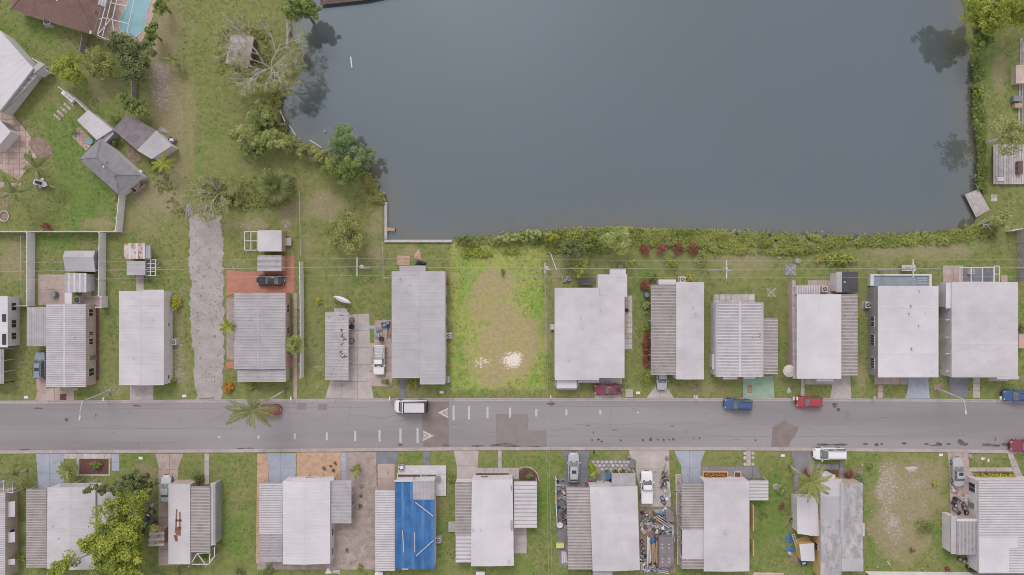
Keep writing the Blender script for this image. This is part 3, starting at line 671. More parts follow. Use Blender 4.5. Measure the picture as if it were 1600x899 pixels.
# water-meter covers by the kerb
for i, (x, y, lb) in enumerate(((41,621,'leftmost, in the grass left of the first driveway'),(288,619,'on the grass just left of the gravel lane'),(997,614,'in the grass right of the maroon car'),(1087,620,'on the verge left of the blue parked car'),(690,613,'at the lower left corner of the vacant lot'),
                        (220,716,'on the lawn between the two leftmost southern driveways'),(1223,712,'on the lawn left of the white van'),(1470,711,'at the kerb beside the bare vacant lot'),(1536,717,'on the lawn near the right edge south of the road'))):
    c = P(x, y); t_ = thing('meter_box', 'small pale utility box lid '+lb, 'utility box', (c.x, c.y, 0), 'utility box lids along the kerb')
    q = MB(); q.obox(c, .72, .48, 0, .04); q.build('frame', 'concrete', t_); q = MB(); q.obox(c, .6, .38, .04, .055); q.build('lid', 'plastic_white', t_)
# ------------------------------------------------------------ buildings
def roof_mesh(quad, h, rise=0.0, ridge=None, rp=.5, rib=None, sp=.4, mats=('rib_white','pan_white','trim_white'), th=.12, rh=.05, slope=0.0, rw=.3):
    """quad: 4 world points NW,NE,SE,SW; ridge 'V' runs down the picture, 'H' across; rib 'H' lines across, 'V' down"""
    A, B, C, D = [Vector(p) for p in quad]
    lu = ((B-A).length+(C-D).length)/2; lv = ((D-A).length+(C-B).length)/2
    def line(L, on, rr):
        out = []
        if on:
            n = max(1, round(L/sp))
            for i in range(n):
                for t_, z_ in ((0,0),(1-rw-.08,0),(1-rw,rh),(1-.04,rh)): out.append(((i+t_)/n, z_))
            out.append((1.0, 0.0))
        else: out = [(0.0, 0.0), (1.0, 0.0)]
        if rr is not None:
            if not any(abs(t_-rr) < 1e-4 for t_, _ in out):
                z_ = 0.0
                for a_, b_ in zip(out, out[1:]):
                    if a_[0] < rr < b_[0]: z_ = a_[1]+(b_[1]-a_[1])*(rr-a_[0])/(b_[0]-a_[0])
                out.append((rr, z_)); out.sort()
        return out
    U = line(lu, rib == 'V', rp if ridge == 'V' else None)
    V_ = line(lv, rib == 'H', rp if ridge == 'H' else None)
    def rz(u, v):
        t_ = u if ridge == 'V' else v
        z = rise*(t_/rp if t_ < rp else (1-t_)/(1-rp)) if ridge else 0.0
        return z+slope*u
    q = MB(); nu, nv = len(U), len(V_)
    for u, zu in U:
        for v, zv in V_:
            p = A.lerp(B, u).lerp(D.lerp(C, u), v); q.v.append((p.x, p.y, h+zu+zv+rz(u, v)))
    for i in range(nu-1):
        for j in range(nv-1):
            z_ = max(U[i][1], U[i+1][1], V_[j][1], V_[j+1][1])
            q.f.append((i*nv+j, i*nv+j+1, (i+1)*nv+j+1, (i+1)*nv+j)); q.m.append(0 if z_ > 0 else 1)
    # fascia and underside
    per = [(i, 0) for i in range(nu)]+[(nu-1, j) for j in range(1, nv)]+[(i, nv-1) for i in range(nu-2, -1, -1)]+[(0, j) for j in range(nv-2, 0, -1)]
    b0 = len(q.v)
    for i, j in per:
        p = q.v[i*nv+j]; q.v.append((p[0], p[1], h-th+slope*U[i][0]))
    n = len(per)
    for k in range(n):
        a, b = per[k], per[(k+1) % n]
        q.f.append((a[0]*nv+a[1], b[0]*nv+b[1], b0+(k+1) % n, b0+k)); q.m.append(2)
    q.f.append(tuple(range(b0, b0+n))); q.m.append(2)
    return q
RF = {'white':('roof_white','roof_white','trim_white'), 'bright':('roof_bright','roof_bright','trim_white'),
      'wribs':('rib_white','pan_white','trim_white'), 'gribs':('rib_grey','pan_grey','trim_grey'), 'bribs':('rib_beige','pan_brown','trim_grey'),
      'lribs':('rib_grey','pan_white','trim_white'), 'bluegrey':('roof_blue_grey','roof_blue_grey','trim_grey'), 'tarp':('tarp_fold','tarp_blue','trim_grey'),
      'mottled':('roof_mottled','roof_mottled','trim_grey'), 'rusty':('rib_white','roof_rusty','trim_grey'), 'charcoal':('roof_charcoal','roof_charcoal','trim_grey'),
      'dark':('shingle_dark','shingle_dark','trim_grey'), 'shingle':('shingle_grey','shingle_grey','trim_grey'), 'deck':('timber_grey','timber_dark','timber_grey')}
def qpx(pts, h): return [P(x, y, h) for x, y in pts]
def building(name, label, cat, ctr, group, secs, rz=0):
    """secs: dicts: r=(x0,y0,x1,y1) or q=4 pixel corners, h eave height; wall=material|None; post=True for carports"""
    c = P(*ctr); root = thing(name, label, cat, (c.x, c.y, 0), group)
    for s in secs:
        h = s['h']; pts = s['q'] if 'q' in s else [(s['r'][0],s['r'][1]),(s['r'][2],s['r'][1]),(s['r'][2],s['r'][3]),(s['r'][0],s['r'][3])]
        Q = qpx(pts, h); ms = RF[s.get('rf', 'white')]
        rib = s.get('rib'); sp_ = s.get('sp', .4); rh = .05; rw = .3
        if s.get('seam'): rib = s['seam']; sp_ = s.get('sp', 1.15); rh = .022; rw = .06
        rm = roof_mesh(Q, h, s.get('rise', .35 if s.get('ridge') else 0), s.get('ridge'), s.get('rp', .5), rib, sp_, ms, rh=rh, rw=s.get('rw', rw), slope=s.get('slope', 0))
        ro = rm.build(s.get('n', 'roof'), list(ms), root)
        A, B, C, D = Q
        if s.get('ridge') and s.get('cap', True):
            rp = s.get('rp', .5)
            a, b = (A.lerp(B, rp), D.lerp(C, rp)) if s['ridge'] == 'V' else (A.lerp(D, rp), B.lerp(C, rp))
            z = h+s.get('rise', .35)+(.05 if not s.get('seam') else .02); d = (b-a).normalized(); nn = Vector((-d.y, d.x, 0))
            q = MB(); W_ = .17
            v = [a+nn*W_+Vector((0,0,z-h-.03)), a+Vector((0,0,z-h+.02)), a-nn*W_+Vector((0,0,z-h-.03)), b+nn*W_+Vector((0,0,z-h-.03)), b+Vector((0,0,z-h+.02)), b-nn*W_+Vector((0,0,z-h-.03))]
            q.add(v, [(0,1,4,3),(1,2,5,4)]); q.build('ridge_cap', ms[0], ro)
        ctr_ = (A+B+C+D)/4
        if s.get('wall'):
            ov = s.get('ov', .12)
            W = [p+(ctr_-p)*min(.45, ov*1.6/max(.1, (ctr_-p).length)) for p in Q]
            q = MB(); q.prism([(p.x, p.y) for p in W], s.get('z0', 0), h-.125); q.build('wall', s['wall'], root)
            # skirt and windows
            for (side, t_, ww, *r_) in s.get('win', []):
                a, b = {'E':(W[1],W[2]), 'W':(W[3],W[0]), 'N':(W[0],W[1]), 'S':(W[2],W[3])}[side]
                if side in 'WS': a, b = b, a
                d = (b-a); L = d.length; d.normalize(); nn = Vector((-d.y, d.x, 0))
                if (a+d*L/2-ctr_).dot(nn) < 0: nn = -nn
                z0, z1 = r_[0] if r_ else (1.05, 2.05)
                p = a+d*(t_*L); ang = math.atan2(d.y, d.x)
                kind = 'door' if z0 < .5 else 'window'
                q = MB(); q.obox(p+nn*.03, ww+.16, .10, z0-.08, z1+.08, ang); fr = q.build(kind, 'trim_white', root)
                q = MB(); q.obox(p+nn*.07, ww, .05, z0, z1, ang); q.build('pane' if kind == 'window' else 'leaf', 'glass' if kind == 'window' else 'trim_grey', fr)
                if kind == 'window':
                    q = MB(); q.obox(p+nn*.09, .05, .04, z0, z1, ang); q.build('mullion', 'trim_white', fr)
        if s.get('post'):
            n = s.get('np', 5)
            sides = {'W':(A,D), 'E':(B,C), 'N':(A,B), 'S':(D,C)}
            for sd in s['post']:
                a, b = sides[sd]
                a = a+(ctr_-a)*.04; b = b+(ctr_-b)*.04
                for i in range(n):
                    p = a.lerp(b, i/(n-1)); q = MB(); q.box(p.x-.05, p.y-.05, 0, p.x+.05, p.y+.05, h-.12); q.build('post', 'trim_white', root)
        for (x, y, *kk) in s.get('vents', []):
            p = P(x, y, h); q = MB(); r_ = (kk[0] if kk else .1)*.85
            q.cyl(p, r_, h-.02, h+.35, 8, 0, r_*.8); vo = q.build('vent', 'trim_grey', root)
            q = MB(); q.cyl(p, r_*1.3, h+.35, h+.42, 8); q.build('cap', 'ac_metal', vo)
    return root
def find(txt): return next(o for o in bpy.data.objects if txt in o.get('label', ''))
HG = 'single storey mobile homes along the street'
def E(*l): return [('E', t_, w_) for t_, w_ in l]
def Wn(*l): return [('W', t_, w_) for t_, w_ in l]
def Nn(*l): return [('N', t_, w_) for t_, w_ in l]
h1 = building('mobile_home', 'white mobile home cut off at the left edge above the road, dark roof panes', 'house', (0,530), HG, [
    dict(r=(-70,463,12,543), h=3.0, rf='bright', wall='wall_white', seam='H', win=E((.2,1.2),(.55,1.2),(.8,1.0))),
    dict(n='porch_roof', r=(-50,545,6,600), h=2.6, rf='gribs', rib='V', post='ES', np=4)])
for y0, y1 in ((491,503),(522,539)): a = P(3, y0, 3.1); b = P(9, y1, 3.1); q = MB(); q.box(a.x, a.y, 3.02, b.x, b.y, 3.09); q.build('roof_pane', 'glass', h1)
h2 = building('mobile_home', 'white ribbed mobile home with a grey blue car under its left awning', 'house', (105,540), HG, [
    dict(r=(72,475,134,605), h=2.9, ridge='V', rf='wribs', rib='H', wall='wall_beige', sp=.36, ov=.1, win=[('E',.1,1.1),('E',.36,.5),('E',.46,.9),('E',.84,1.2,(.8,2.1)),('E',.66,.9,(.05,2.0))], vents=[(118,527)]),
    dict(n='awning', r=(42,480,72,541), h=2.6, rf='lribs', rib='V', post='W', np=4),
    dict(n='awning', r=(42,507,72,541), h=2.64, rf='lribs', rib='V', slope=.01),
    dict(n='porch_roof', r=(101,427,135,457), h=2.5, rf='wribs', rib='V', wall='wall_white', sp=.9),
    dict(n='awning', r=(101,457,112,475), h=2.45, rf='bright', post='W', np=2)])
building('mobile_home', 'smooth white mobile home left of the gravel lane, yellow green bush at its right', 'house', (225,530), HG, [
    dict(r=(186,455,256,602), h=3.0, ridge='V', rf='white', seam='H', wall='wall_white', ov=.05, win=[('E',.36,.35,(1.3,1.7)),('E',.93,.5,(1.3,1.8))], vents=[(210,560,.05),(240,500,.05)]),
    dict(r=(222,453,256,457), h=3.02, rf='white')])
building('mobile_home', 'grey white ribbed mobile home below the orange patio and black car', 'house', (408,530), HG, [
    dict(r=(366,458,446,577), h=2.9, ridge='V', rp=.48, rf='lribs', rib='H', sp=.45, wall='wall_pink', ov=.14, rise=.3, win=[('E',.2,1.3),('E',.5,1.0),('E',.8,.9,(.05,2.0))], vents=[(391,499)]),
    dict(n='porch_roof', r=(371,575,446.5,597), h=2.6, rf='lribs', rib='H', sp=.45, slope=.01, wall='wall_beige')])
building('carport', 'free standing carport with a stained ribbed roof between two lawns and a concrete drive', 'carport', (527,540), HG, [
    dict(n='roof', r=(508,488,544.5,594), h=2.5, rf='lribs', rib='H', sp=.55, post='WE', np=5)])
building('mobile_home', 'long blue grey roofed mobile home next to the vacant lot, beside the white pickup', 'house', (654,515), HG, [
    dict(r=(612,424,656,591), h=3.0, ridge=None, rf='bluegrey', seam='H', slope=.12, wall='wall_white', ov=.06, vents=[(625,435),(634,454,.08),(640,444,.08)]),
    dict(r=(656,424,695,601), h=3.12, rf='bluegrey', seam='H', slope=-.10, wall='wall_white', ov=.04, win=[('E',.25,1.1),('E',.45,1.2),('E',.88,1.2)]),
    dict(n='porch_roof', r=(624,415.5,665,424), h=2.6, rf='bluegrey', wall='wall_grey')])
building('mobile_home', 'widest smooth white mobile home right of the vacant lot, behind the maroon car', 'house', (920,520), HG, [
    dict(r=(867,450,936,594), h=3.0, rf='white', seam='V', sp=2.4, wall='wall_white', ov=.08, slope=.15, vents=[(907,497,.08),(909,511,.07),(911,514,.07)]),
    dict(r=(936,463,976,591), h=3.16, rf='white', seam='V', sp=2.4, wall='wall_white', ov=.08, slope=-.1, vents=[(938,484,.08)]),
    dict(r=(934,429,980,464), h=2.95, rf='white', seam='V', sp=1.6, wall='wall_white', ov=.05),
    dict(n='porch_roof', r=(953,421,978,429), h=2.4, rf='bright', wall='wall_white'),
    dict(n='awning', r=(903,591,936,598), h=2.5, rf='bluegrey', post='S', np=3)])
building('mobile_home', 'mobile home with brown ribbed carport at left, silver car nose showing below it', 'house', (1062,520), HG, [
    dict(n='carport_roof', r=(1017,445,1056.5,586), h=2.7, rf='bribs', rib='H', sp=.5, post='W', np=6, slope=.12),
    dict(r=(1056.5,441,1100,593), h=3.0, ridge='V', rp=.28, rise=.18, rf='white', seam='V', sp=1.1, wall='wall_white', ov=.05, win=[('W',.2,1.2),('W',.6,1.2)], vents=[(1082,480,.1),(1087,490,.09)]),
    dict(n='porch_roof', r=(1029,437,1056,445), h=2.5, rf='bright', wall='wall_white')])
building('mobile_home', 'white mobile home with a grey streaked ribbed roof above the pale green driveway', 'house', (1155,530), HG, [
    dict(r=(1121,472,1190,589), h=2.9, ridge='V', rf='wribs', rib='H', sp=.5, wall='wall_white', ov=.08, rise=.3, win=[('W',.2,1.1),('W',.5,1.0),('W',.8,1.1)], vents=[(1176,526),(1188,522),(1187,526)]),
    dict(n='gutter_board', r=(1118,472,1121.5,589), h=2.86, rf='bluegrey', wall='wall_white'), dict(n='gutter_board', r=(1190,473,1193,589), h=2.86, rf='bluegrey'),
    dict(n='carport_roof', r=(1192.5,497,1215.5,585), h=2.6, rf='bribs', rib='H', sp=.5, post='E', np=5),
    dict(n='awning', r=(1130,588,1152,593), h=2.5, rf='bright', post='S', np=2), dict(n='awning', r=(1162,587,1180,592), h=2.5, rf='bright'),
    dict(n='storage_box', r=(1113,554,1119,577), h=1.9, rf='bright', wall='wall_white')])
h9 = building('mobile_home', 'smooth white mobile home with brown ribbed strip at right, above the red car', 'house', (1280,530), HG, [
    dict(r=(1245,460,1314,592), h=3.0, rf='bright', seam='V', sp=3.5, wall='wall_beige', ov=.16, slope=.12, win=[('W',.1,1.2),('W',.28,1.0),('W',.46,1.0),('W',.62,1.2)]),
    dict(n='carport_roof', r=(1314,460,1340,587), h=2.7, rf='bribs', rib='H', sp=.55, post='E', np=6),
    dict(n='porch_roof', r=(1243,446,1281,460), h=2.5, rf='wribs', rib='V', wall='wall_white'),
    dict(n='screen_wall', q=[(1238,438),(1243,438),(1244,592),(1239,592)], h=2.0, rf='lribs', rib='H', sp=1.2, wall='wall_beige'),
    dict(n='awning', r=(1276,592,1302,596), h=2.5, rf='bright', post='S', np=2)])
building('mobile_home', 'large smooth white mobile home with a small blue pool directly behind it', 'house', (1418,520), HG, [
    dict(r=(1372,447,1467,590), h=3.3, rf='bright', seam='H', sp=4.0, wall='wall_grey', ov=.1, slope=-.1, vents=[(1423,478,.12),(1420,490,.1),(1435,509,.09),(1424,545,.12),(1436,455,.08)],
         win=[('W',.36,.7),('W',.42,.7),('W',.57,.75),('W',.63,.75),('W',.83,.75),('W',.89,.75)])])
building('mobile_home', 'large smooth white mobile home at the right edge, dark screened bays at left', 'house', (1540,520), HG, [
    dict(r=(1487,441,1591,590), h=3.0, rf='white', seam='H', sp=5, wall='wall_white', ov=.05, slope=-.05),
    dict(r=(1558,588,1592,593), h=2.97, rf='white'),
    dict(n='porch_roof', r=(1478,442,1487,482), h=2.8, rf='bright', wall='wall_white')])
# screened bays of that home
r = thing('screen_porch', 'row of dark screened porch bays between white rails beside the rightmost home', 'porch', tuple(P(1482,530)))
q = MB(); q.pbox(1478, 484, 1487, 580, .03, .06); q.build('floor', 'concrete_slate', r)
for y in (483,500,527,553,580):
    q = MB(); a = P(1478, y, 2.5); b = P(1489, y, 2.5); q.box(a.x, a.y-.06, 2.4, b.x, b.y+.06, 2.5); q.box(a.x, a.y-.05, 0, a.x+.1, a.y+.05, 2.4); q.build('rail', 'trim_white', r)
for y0, y1 in ((484,499),(501,526),(528,552),(554,579)):
    q = MB(); a = P(1478, y0, 1.1); b = P(1478, y1, 1.1); q.box(a.x+.02, a.y, .1, a.x+.06, b.y, 2.38); q.build('screen', 'glass', r)
# south row
s0 = building('mobile_home', 'white ribbed mobile home cut off at the left edge below the road', 'house', (0,830), HG, [
    dict(r=(-60,770,8,905), h=3.0, rf='wribs', rib='H', sp=.36, wall='wall_beige', ov=.05, win=[('E',.18,1.2),('E',.5,1.0),('E',.85,1.0)])])
for y0, y1 in ((784,808),(832,848),(874,883)):
    a = P(10, y0, 2.2); b = P(22, y1, 2.2); q = MB(); q.v = [(a.x,a.y,2.45),(b.x,a.y,2.0),(b.x,b.y,2.0),(a.x,b.y,2.45),(a.x,a.y,2.39),(b.x,a.y,1.94),(b.x,b.y,1.94),(a.x,b.y,2.39)]
    q.f = [(3,2,1,0),(4,5,6,7),(0,1,5,4),(1,2,6,5),(2,3,7,6),(3,0,4,7)]; q.m = [0]*6; q.build('awning', 'roof_bright', s0)
r = thing('pergola', 'white framed pergola over a dark porch at the left edge below the road', 'pergola', tuple(P(8,762)))
q = MB(); q.pbox(-10, 753, 21, 771, .03, .08); q.build('floor', 'concrete_slate', r)
for i in range(5): q = MB(); a = P(-8+i*7, 752, 2.5); b = P(-8+i*7, 770, 2.5); q.box(a.x-.05, a.y, 2.45, a.x+.05, b.y, 2.56); q.build('rafter', 'trim_white', r)
for y in (752, 770): q = MB(); a = P(-10, y, 2.5); b = P(21, y, 2.5); q.box(a.x, a.y-.07, 2.34, b.x, a.y+.07, 2.45); q.box(b.x-.1, a.y-.05, 0, b.x, a.y+.05, 2.34); q.build('beam', 'trim_white', r)
building('mobile_home', 'smooth white mobile home half hidden under the large yellow green tree', 'house', (112,820), HG, [
    dict(n='carport_roof', r=(41,764,73,887), h=2.7, rf='bribs', rib='H', sp=.42, post='W', np=6),
    dict(q=[(74,762),(149,761),(149,890),(73,889)], h=3.0, ridge='V', rf='white', seam='H', wall='wall_white', ov=.12, win=Nn((.25,1.2),(.7,1.4)), vents=[(93,841,.07),(139,822,.07),(83,822,.07)]),
    dict(n='porch_roof', r=(149,769,182,819), h=2.6, rf='white', post='ES', np=3),
    dict(n='awning', r=(93,755,140,762), h=2.5, rf='bluegrey', post='N', np=3)])
building('mobile_home', 'mobile home with a rust streaked white roof and grey ribbed right half', 'house', (300,820), HG, [
    dict(r=(263,757,297,882), h=3.0, rf='white', seam='V', sp=2.0, wall='wall_beige', ov=.05),
    dict(n='carport_roof', r=(298,760,329,863), h=2.8, rf='bribs', rib='H', sp=.5, slope=.1, post='E', np=6),
    dict(n='side_roof', r=(329,755,336,853), h=2.7, rf='white', seam='H', sp=2.2, slope=-.3, wall='wall_grey')])
r = thing('pergola', 'small white beamed pergola at the bottom end of the rust streaked home', 'pergola', tuple(P(316,875)))
for a, b in (((300,882),(326,882)),((299,880),(308,865)),((308,865),(320,881)),((326,882),(335,870)),((335,870),(335,855)),((308,865),(328,864)),((328,864),(327,880))):
    p0 = P(*a, 2.6); p1 = P(*b, 2.6); d = p1-p0; q = MB(); q.obox((p0+p1)/2, d.length, .12, 2.5, 2.62, math.atan2(d.y, d.x)); q.build('beam', 'trim_white', r)
for x, y in ((300,881),(326,881),(335,870)): p0 = P(x, y, 1.2); q = MB(); q.box(p0.x-.06, p0.y-.06, 0, p0.x+.06, p0.y+.06, 2.5); q.build('post', 'trim_white', r)
building('mobile_home', 'white mobile home between the pale blue driveway and the tan gravel yard', 'house', (478,815), HG, [
    dict(n='carport_roof', r=(405,755,441.5,835), h=2.7, rf='wribs', rib='H', sp=.4, rw=.55, post='W', np=4),
    dict(n='side_roof', r=(404.5,835,441.5,872), h=2.68, rf='gribs', rib='H', sp=.45, post='W', np=3), dict(n='side_roof', r=(404,872,441.5,878), h=2.68, rf='wribs', rw=.5),
    dict(q=[(441.5,752),(516,752),(515.5,881),(442,882)], h=3.0, ridge='V', rp=.47, rf='bright', seam='H', sp=.9, wall='wall_white', ov=.05, rise=.3, win=[('E',.66,1.0),('E',.9,1.0),('N',.5,1.6)]),
    dict(n='carport_roof', r=(517,751,549,818), h=2.6, rf='lribs', rib='H', sp=.6, post='E', np=4),
    dict(n='awning', r=(453,747.5,522,752), h=2.5, rf='bright', post='N', np=4)])
s4 = building('mobile_home', 'mobile home with a bright blue tarpaulin over its roof held down by white boards', 'house', (635,820), HG, [
    dict(n='carport_roof', r=(586,766,617,892), h=2.7, rf='wribs', rib='H', sp=.4, rw=.5, post='W', np=6),
    dict(q=[(617,752),(645,752),(645,781),(617,781)], h=3.0, rf='tarp', wall='wall_white', ov=.04, seam='V', sp=1.4, rw=.22),
    dict(r=(617,781,679,888.5), h=3.0, rf='tarp', ridge='V', rp=.5, rise=.25, cap=False, seam='V', sp=1.55, rw=.24, wall='wall_white', ov=.05),
    dict(n='porch_roof', r=(645,752,678.5,781), h=3.1, rf='lribs', rib='V', sp=.45, wall='wall_white', ov=.05),
    dict(n='trim_board', r=(616,750.5,646,753), h=3.08, rf='bright')])
for a, b in (((629,829),(631,863)),((648,832),(648,863)),((649,785),(677,807)),((650,869),(677,845)),((628,889.5),(638,889.5))):
    p0 = P(*a, 3.25); p1 = P(*b, 3.25); d = p1-p0; q = MB(); zz = 3.32 if a[0] < 660 else 3.2; q.obox((p0+p1)/2, d.length, .12, 3.08, zz, math.atan2(d.y, d.x)); q.build('batten', 'ac_metal', s4)
building('mobile_home', 'white mobile home with clean ribbed carport at right, curved planting bed before it', 'house', (770,815), HG, [
    dict(n='side_roof', r=(711,754,736.5,836), h=2.7, rf='bribs', rib='H', sp=.5, wall='wall_white', ov=.1), dict(n='side_roof', r=(712,836,736.5,879), h=2.7, rf='wribs', rib='H', sp=.6, rw=.5, wall='wall_white', ov=.08),
    dict(q=[(737,750),(801,749),(803,884),(736,885)], h=3.0, rf='bright', seam='V', sp=1.6, wall='wall_white', ov=.05, ridge='V', rise=.15, cap=False, win=[('E',.7,1.2),('N',.3,1.2)], vents=[(739,828,.12),(751,828,.08),(795,877,.12)]),
    dict(n='carport_roof', r=(803,752,839,825), h=2.6, rf='wribs', rib='H', sp=.62, rw=.6, post='E', np=5),
    dict(n='awning', r=(738,746.5,795,750), h=2.6, rf='bright')])
building('mobile_home', 'white mobile home with beige ribbed carport, left of the cluttered yard', 'house', (940,825), HG, [
    dict(n='carport_roof', q=[(885,761),(922,761),(925,890),(888,890)], h=2.7, rf='bribs', rib='H', sp=.5, rw=.45, post='W', np=6),
    dict(q=[(921.5,761),(996,760),(1000,891),(926,893)], h=3.0, ridge='V', rp=.5, rise=.2, rf='white', seam='V', sp=1.7, wall='wall_white', ov=.05, win=[('E',.5,1.2),('E',.8,1.2)]),
    dict(n='porch_roof', r=(956,740,993,761), h=2.7, rf='lribs', rib='V', sp=.5, post='N', np=4),
    dict(n='awning', r=(927,893,957,905), h=2.6, rf='lribs', rib='V', post='S', np=3)])
building('mobile_home', 'white mobile home with yellow walls showing down its right side', 'house', (1135,820), HG, [
    dict(n='carport_roof', r=(1065,755,1100,828), h=2.7, rf='bribs', rib='H', sp=.42, rw=.4, post='W', np=5), dict(n='side_roof', r=(1066,828,1100,874), h=2.68, rf='white', post='W', np=3),
    dict(n='side_roof', r=(1065,874,1100,889), h=2.66, rf='bribs', rib='H', sp=.45, post='W', np=2),
    dict(r=(1100,752,1171,893), h=3.0, rf='white', seam='V', sp=1.7, ridge='V', rise=.15, cap=False, wall='wall_white', ov=.04, win=[('E',.8,1.6)], vents=[(1133,831,.18)]),
    dict(n='carport_roof', r=(1171,751,1200.5,782), h=2.6, rf='wribs', rib='H', sp=.55, rw=.6, post='E', np=3)])
building('mobile_home', 'mobile home with a mottled grey lichen stained roof left of the bare vacant lot', 'house', (1315,820), HG, [
    dict(r=(1282,749,1315,776), h=3.0, rf='white', wall='wall_yellow', ov=.05), dict(r=(1282,776,1315,812), h=3.0, rf='bluegrey', wall='wall_yellow', ov=.05),
    dict(r=(1282,812,1315,905), h=3.0, rf='mottled', seam='V', sp=1.5, wall='wall_yellow', ov=.05, win=[('W',.5,1.0)]),
    dict(r=(1315,755,1348,873), h=3.05, rf='mottled', seam='V', sp=1.5, wall='wall_beige', ov=.05), dict(r=(1315,873,1349,893), h=3.04, rf='bluegrey', wall='wall_beige', ov=.05),
    dict(n='ridge_panel', r=(1313,755,1319,840), h=3.12, rf='bluegrey'),
    dict(n='porch_roof', r=(1285,742,1305,749), h=2.6, rf='bright', wall='wall_white'),
    dict(n='wall_box', r=(1348,818,1351,838), h=1.6, rf='bright', wall='wall_yellow')])
building('mobile_home', 'large white ribbed mobile home at the lower right corner behind a yellow hedge', 'house', (1565,820), HG, [
    dict(q=[(1529,751),(1640,751),(1640,896),(1529,896)], h=3.0, rf='wribs', rib='H', sp=.42, rw=.55, ov=.08, wall='wall_white', win=[('W',.1,1.4,(.7,2.1)),('W',.3,.9,(.05,2.0)),('W',.5,1.0)]),
    dict(n='roof_panel', r=(1530,840,1590,857), h=3.08, rf='bright'), dict(n='roof_panel', r=(1530,857,1577,895), h=3.09, rf='bright', seam='V'),
    dict(n='side_roof', r=(1495,811,1529,867), h=2.5, rf='gribs', rib='V', sp=.6, wall='wall_beige'), dict(n='side_roof', r=(1486,806,1495,866), h=2.4, rf='bluegrey', wall='wall_white'),
    dict(n='side_roof', r=(1495,811,1529,815), h=2.56, rf='bright')])
yh = find('yellow walls showing')
for y0, y1 in ((786,826),(840,864)):
    a = P(1172.4, y0, 1.5); b = P(1172.4, y1, 1.5); q = MB(); q.box(a.x, a.y, .3, a.x+.09, b.y, 2.8); q.build('yellow_panel', 'wall_yellow', yh)
# rust streaks lying on the southern rust-streaked home and repaired patches on others
def roofmark(pts, h, m, root=None, th=.012):
    q = MB(); q.prism([tuple(P(x, y, h)[:2]) for x, y in pts], h-.0, h+th); return q
rs = find('rust streaked white roof')
for pts in ([(275,796),(277,796),(276,823),(274,823)],[(280,800),(282,800),(282,826),(280,826)],[(274,812),(284,812),(284,815),(274,815)],[(274,823),(283,824),(282,838),(276,836),(273,832)],[(271,836),(277,836),(278,846),(274,846)]):
    roofmark(pts, 3.03, 'rust').build('rust_patch', 'rust', rs)
cs = find('curved planting bed before it')
for cx_, cy_, rx, ry in ((799,763,1.5,5),(799.5,821,2.4,9)):
    roofmark([(cx_+rx*math.cos(t_), cy_+ry*math.sin(t_)) for t_ in [i*math.pi/6 for i in range(12)]], 3.03, 'rust_faint').build('rust_patch', 'rust_faint', cs)
st = find('free standing carport'); rr = random.Random(5)
for i in range(20):
    x = rr.gauss(535, 2.5); y = rr.uniform(515, 560); roofmark([(x-1-rr.random(), y-.8), (x+1+rr.random()*1.5, y-1.2), (x+.6, y+.9), (x-.8, y+1.1)], 2.56, 'rust').build('debris', 'timber_dark', st)
for i in range(12):
    x = rr.uniform(510, 542); y = rr.choice([rr.uniform(490, 500), rr.uniform(560, 590)]); roofmark([(x-.8, y-.5), (x+1.4, y-.6), (x+.6, y+.6)], 2.56, 'rust').build('debris', 'timber_dark', st)

# sheds and small buildings
SG = 'garden sheds'
building('garden_shed', 'grey gabled shed right of the first white fence, behind the ribbed home', 'shed', (124,409), SG, [
    dict(q=[(101,392),(149,392),(149,425),(102,424)], h=2.3, ridge='H', rp=.3, rise=.5, rf='bluegrey', seam='V', sp=.9, wall='wall_grey')])
building('garden_shed', 'small shed with a rust blotched ribbed roof, left of the gravel lane', 'shed', (213,393), SG, [
    dict(r=(194,380,227,405), h=2.2, rf='rusty', rib='V', sp=1.0, wall='wall_white'), dict(r=(227,384,235,404), h=2.1, rf='lribs', rib='V')])
building('garden_shed', 'small grey flat shed just below the rusty roofed shed', 'shed', (212,419), SG, [dict(r=(198,408,227,430), h=2.1, rf='bluegrey', seam='H', sp=.6, wall='wall_grey')])
building('garden_shed', 'white topped shed with pink wall beside a white frame, topmost behind the orange patio', 'shed', (422,377), SG, [
    dict(r=(403,360,440,393), h=2.4, rf='white', seam='V', wall='wall_pink', ov=.05), dict(n='step', r=(442,372,455,384), h=.6, rf='bluegrey', wall='wall_pink')])
building('garden_shed', 'ribbed roof shed at the edge of the orange patio by the black car', 'shed', (421,411), SG, [dict(r=(402,399,440,424), h=2.3, rf='gribs', rib='H', sp=.8, rw=.5, wall='wall_pink', ov=.08)])
building('garden_shed', 'small white roofed shed at the lower left corner of the widest white home', 'shed', (885,600), SG, [dict(r=(870,592,901,607), h=2.2, rf='bright', wall='wall_white')])
building('garden_shed', 'charcoal roofed shed with a white strip, behind the home with the brown ribbed strip', 'shed', (1325,440), SG, [
    dict(r=(1307,425,1315.5,457), h=2.3, rf='lribs', rib='V', wall='wall_white'), dict(r=(1315.5,425,1341,457), h=2.35, rf='charcoal', wall='wall_grey', vents=[(1318,441,.12)])])
building('garden_shed', 'white gabled shed below the lower palm, left of the mottled roof', 'shed', (1263,806), SG, [dict(q=[(1245,777),(1278,778),(1280,838),(1246,834)], h=2.5, ridge='V', rp=.6, rise=.25, rf='bright', wall='wall_white')])
building('garden_shed', 'small white roofed shed with yellow walls, lowest beside the mottled roof', 'shed', (1261,860), SG, [dict(q=[(1249,851),(1272,849),(1273,877),(1252,877)], h=2.2, rf='bright', wall='wall_yellow', ov=.05)])
building('garden_shed', 'small shed with torn grey roof and pink side left of the rust streaked home', 'shed', (247,840), SG, [dict(q=[(233,828),(257,826),(257,853),(232,854)], h=2.2, rf='rusty', rib='H', sp=.9, wall='wall_pink')])
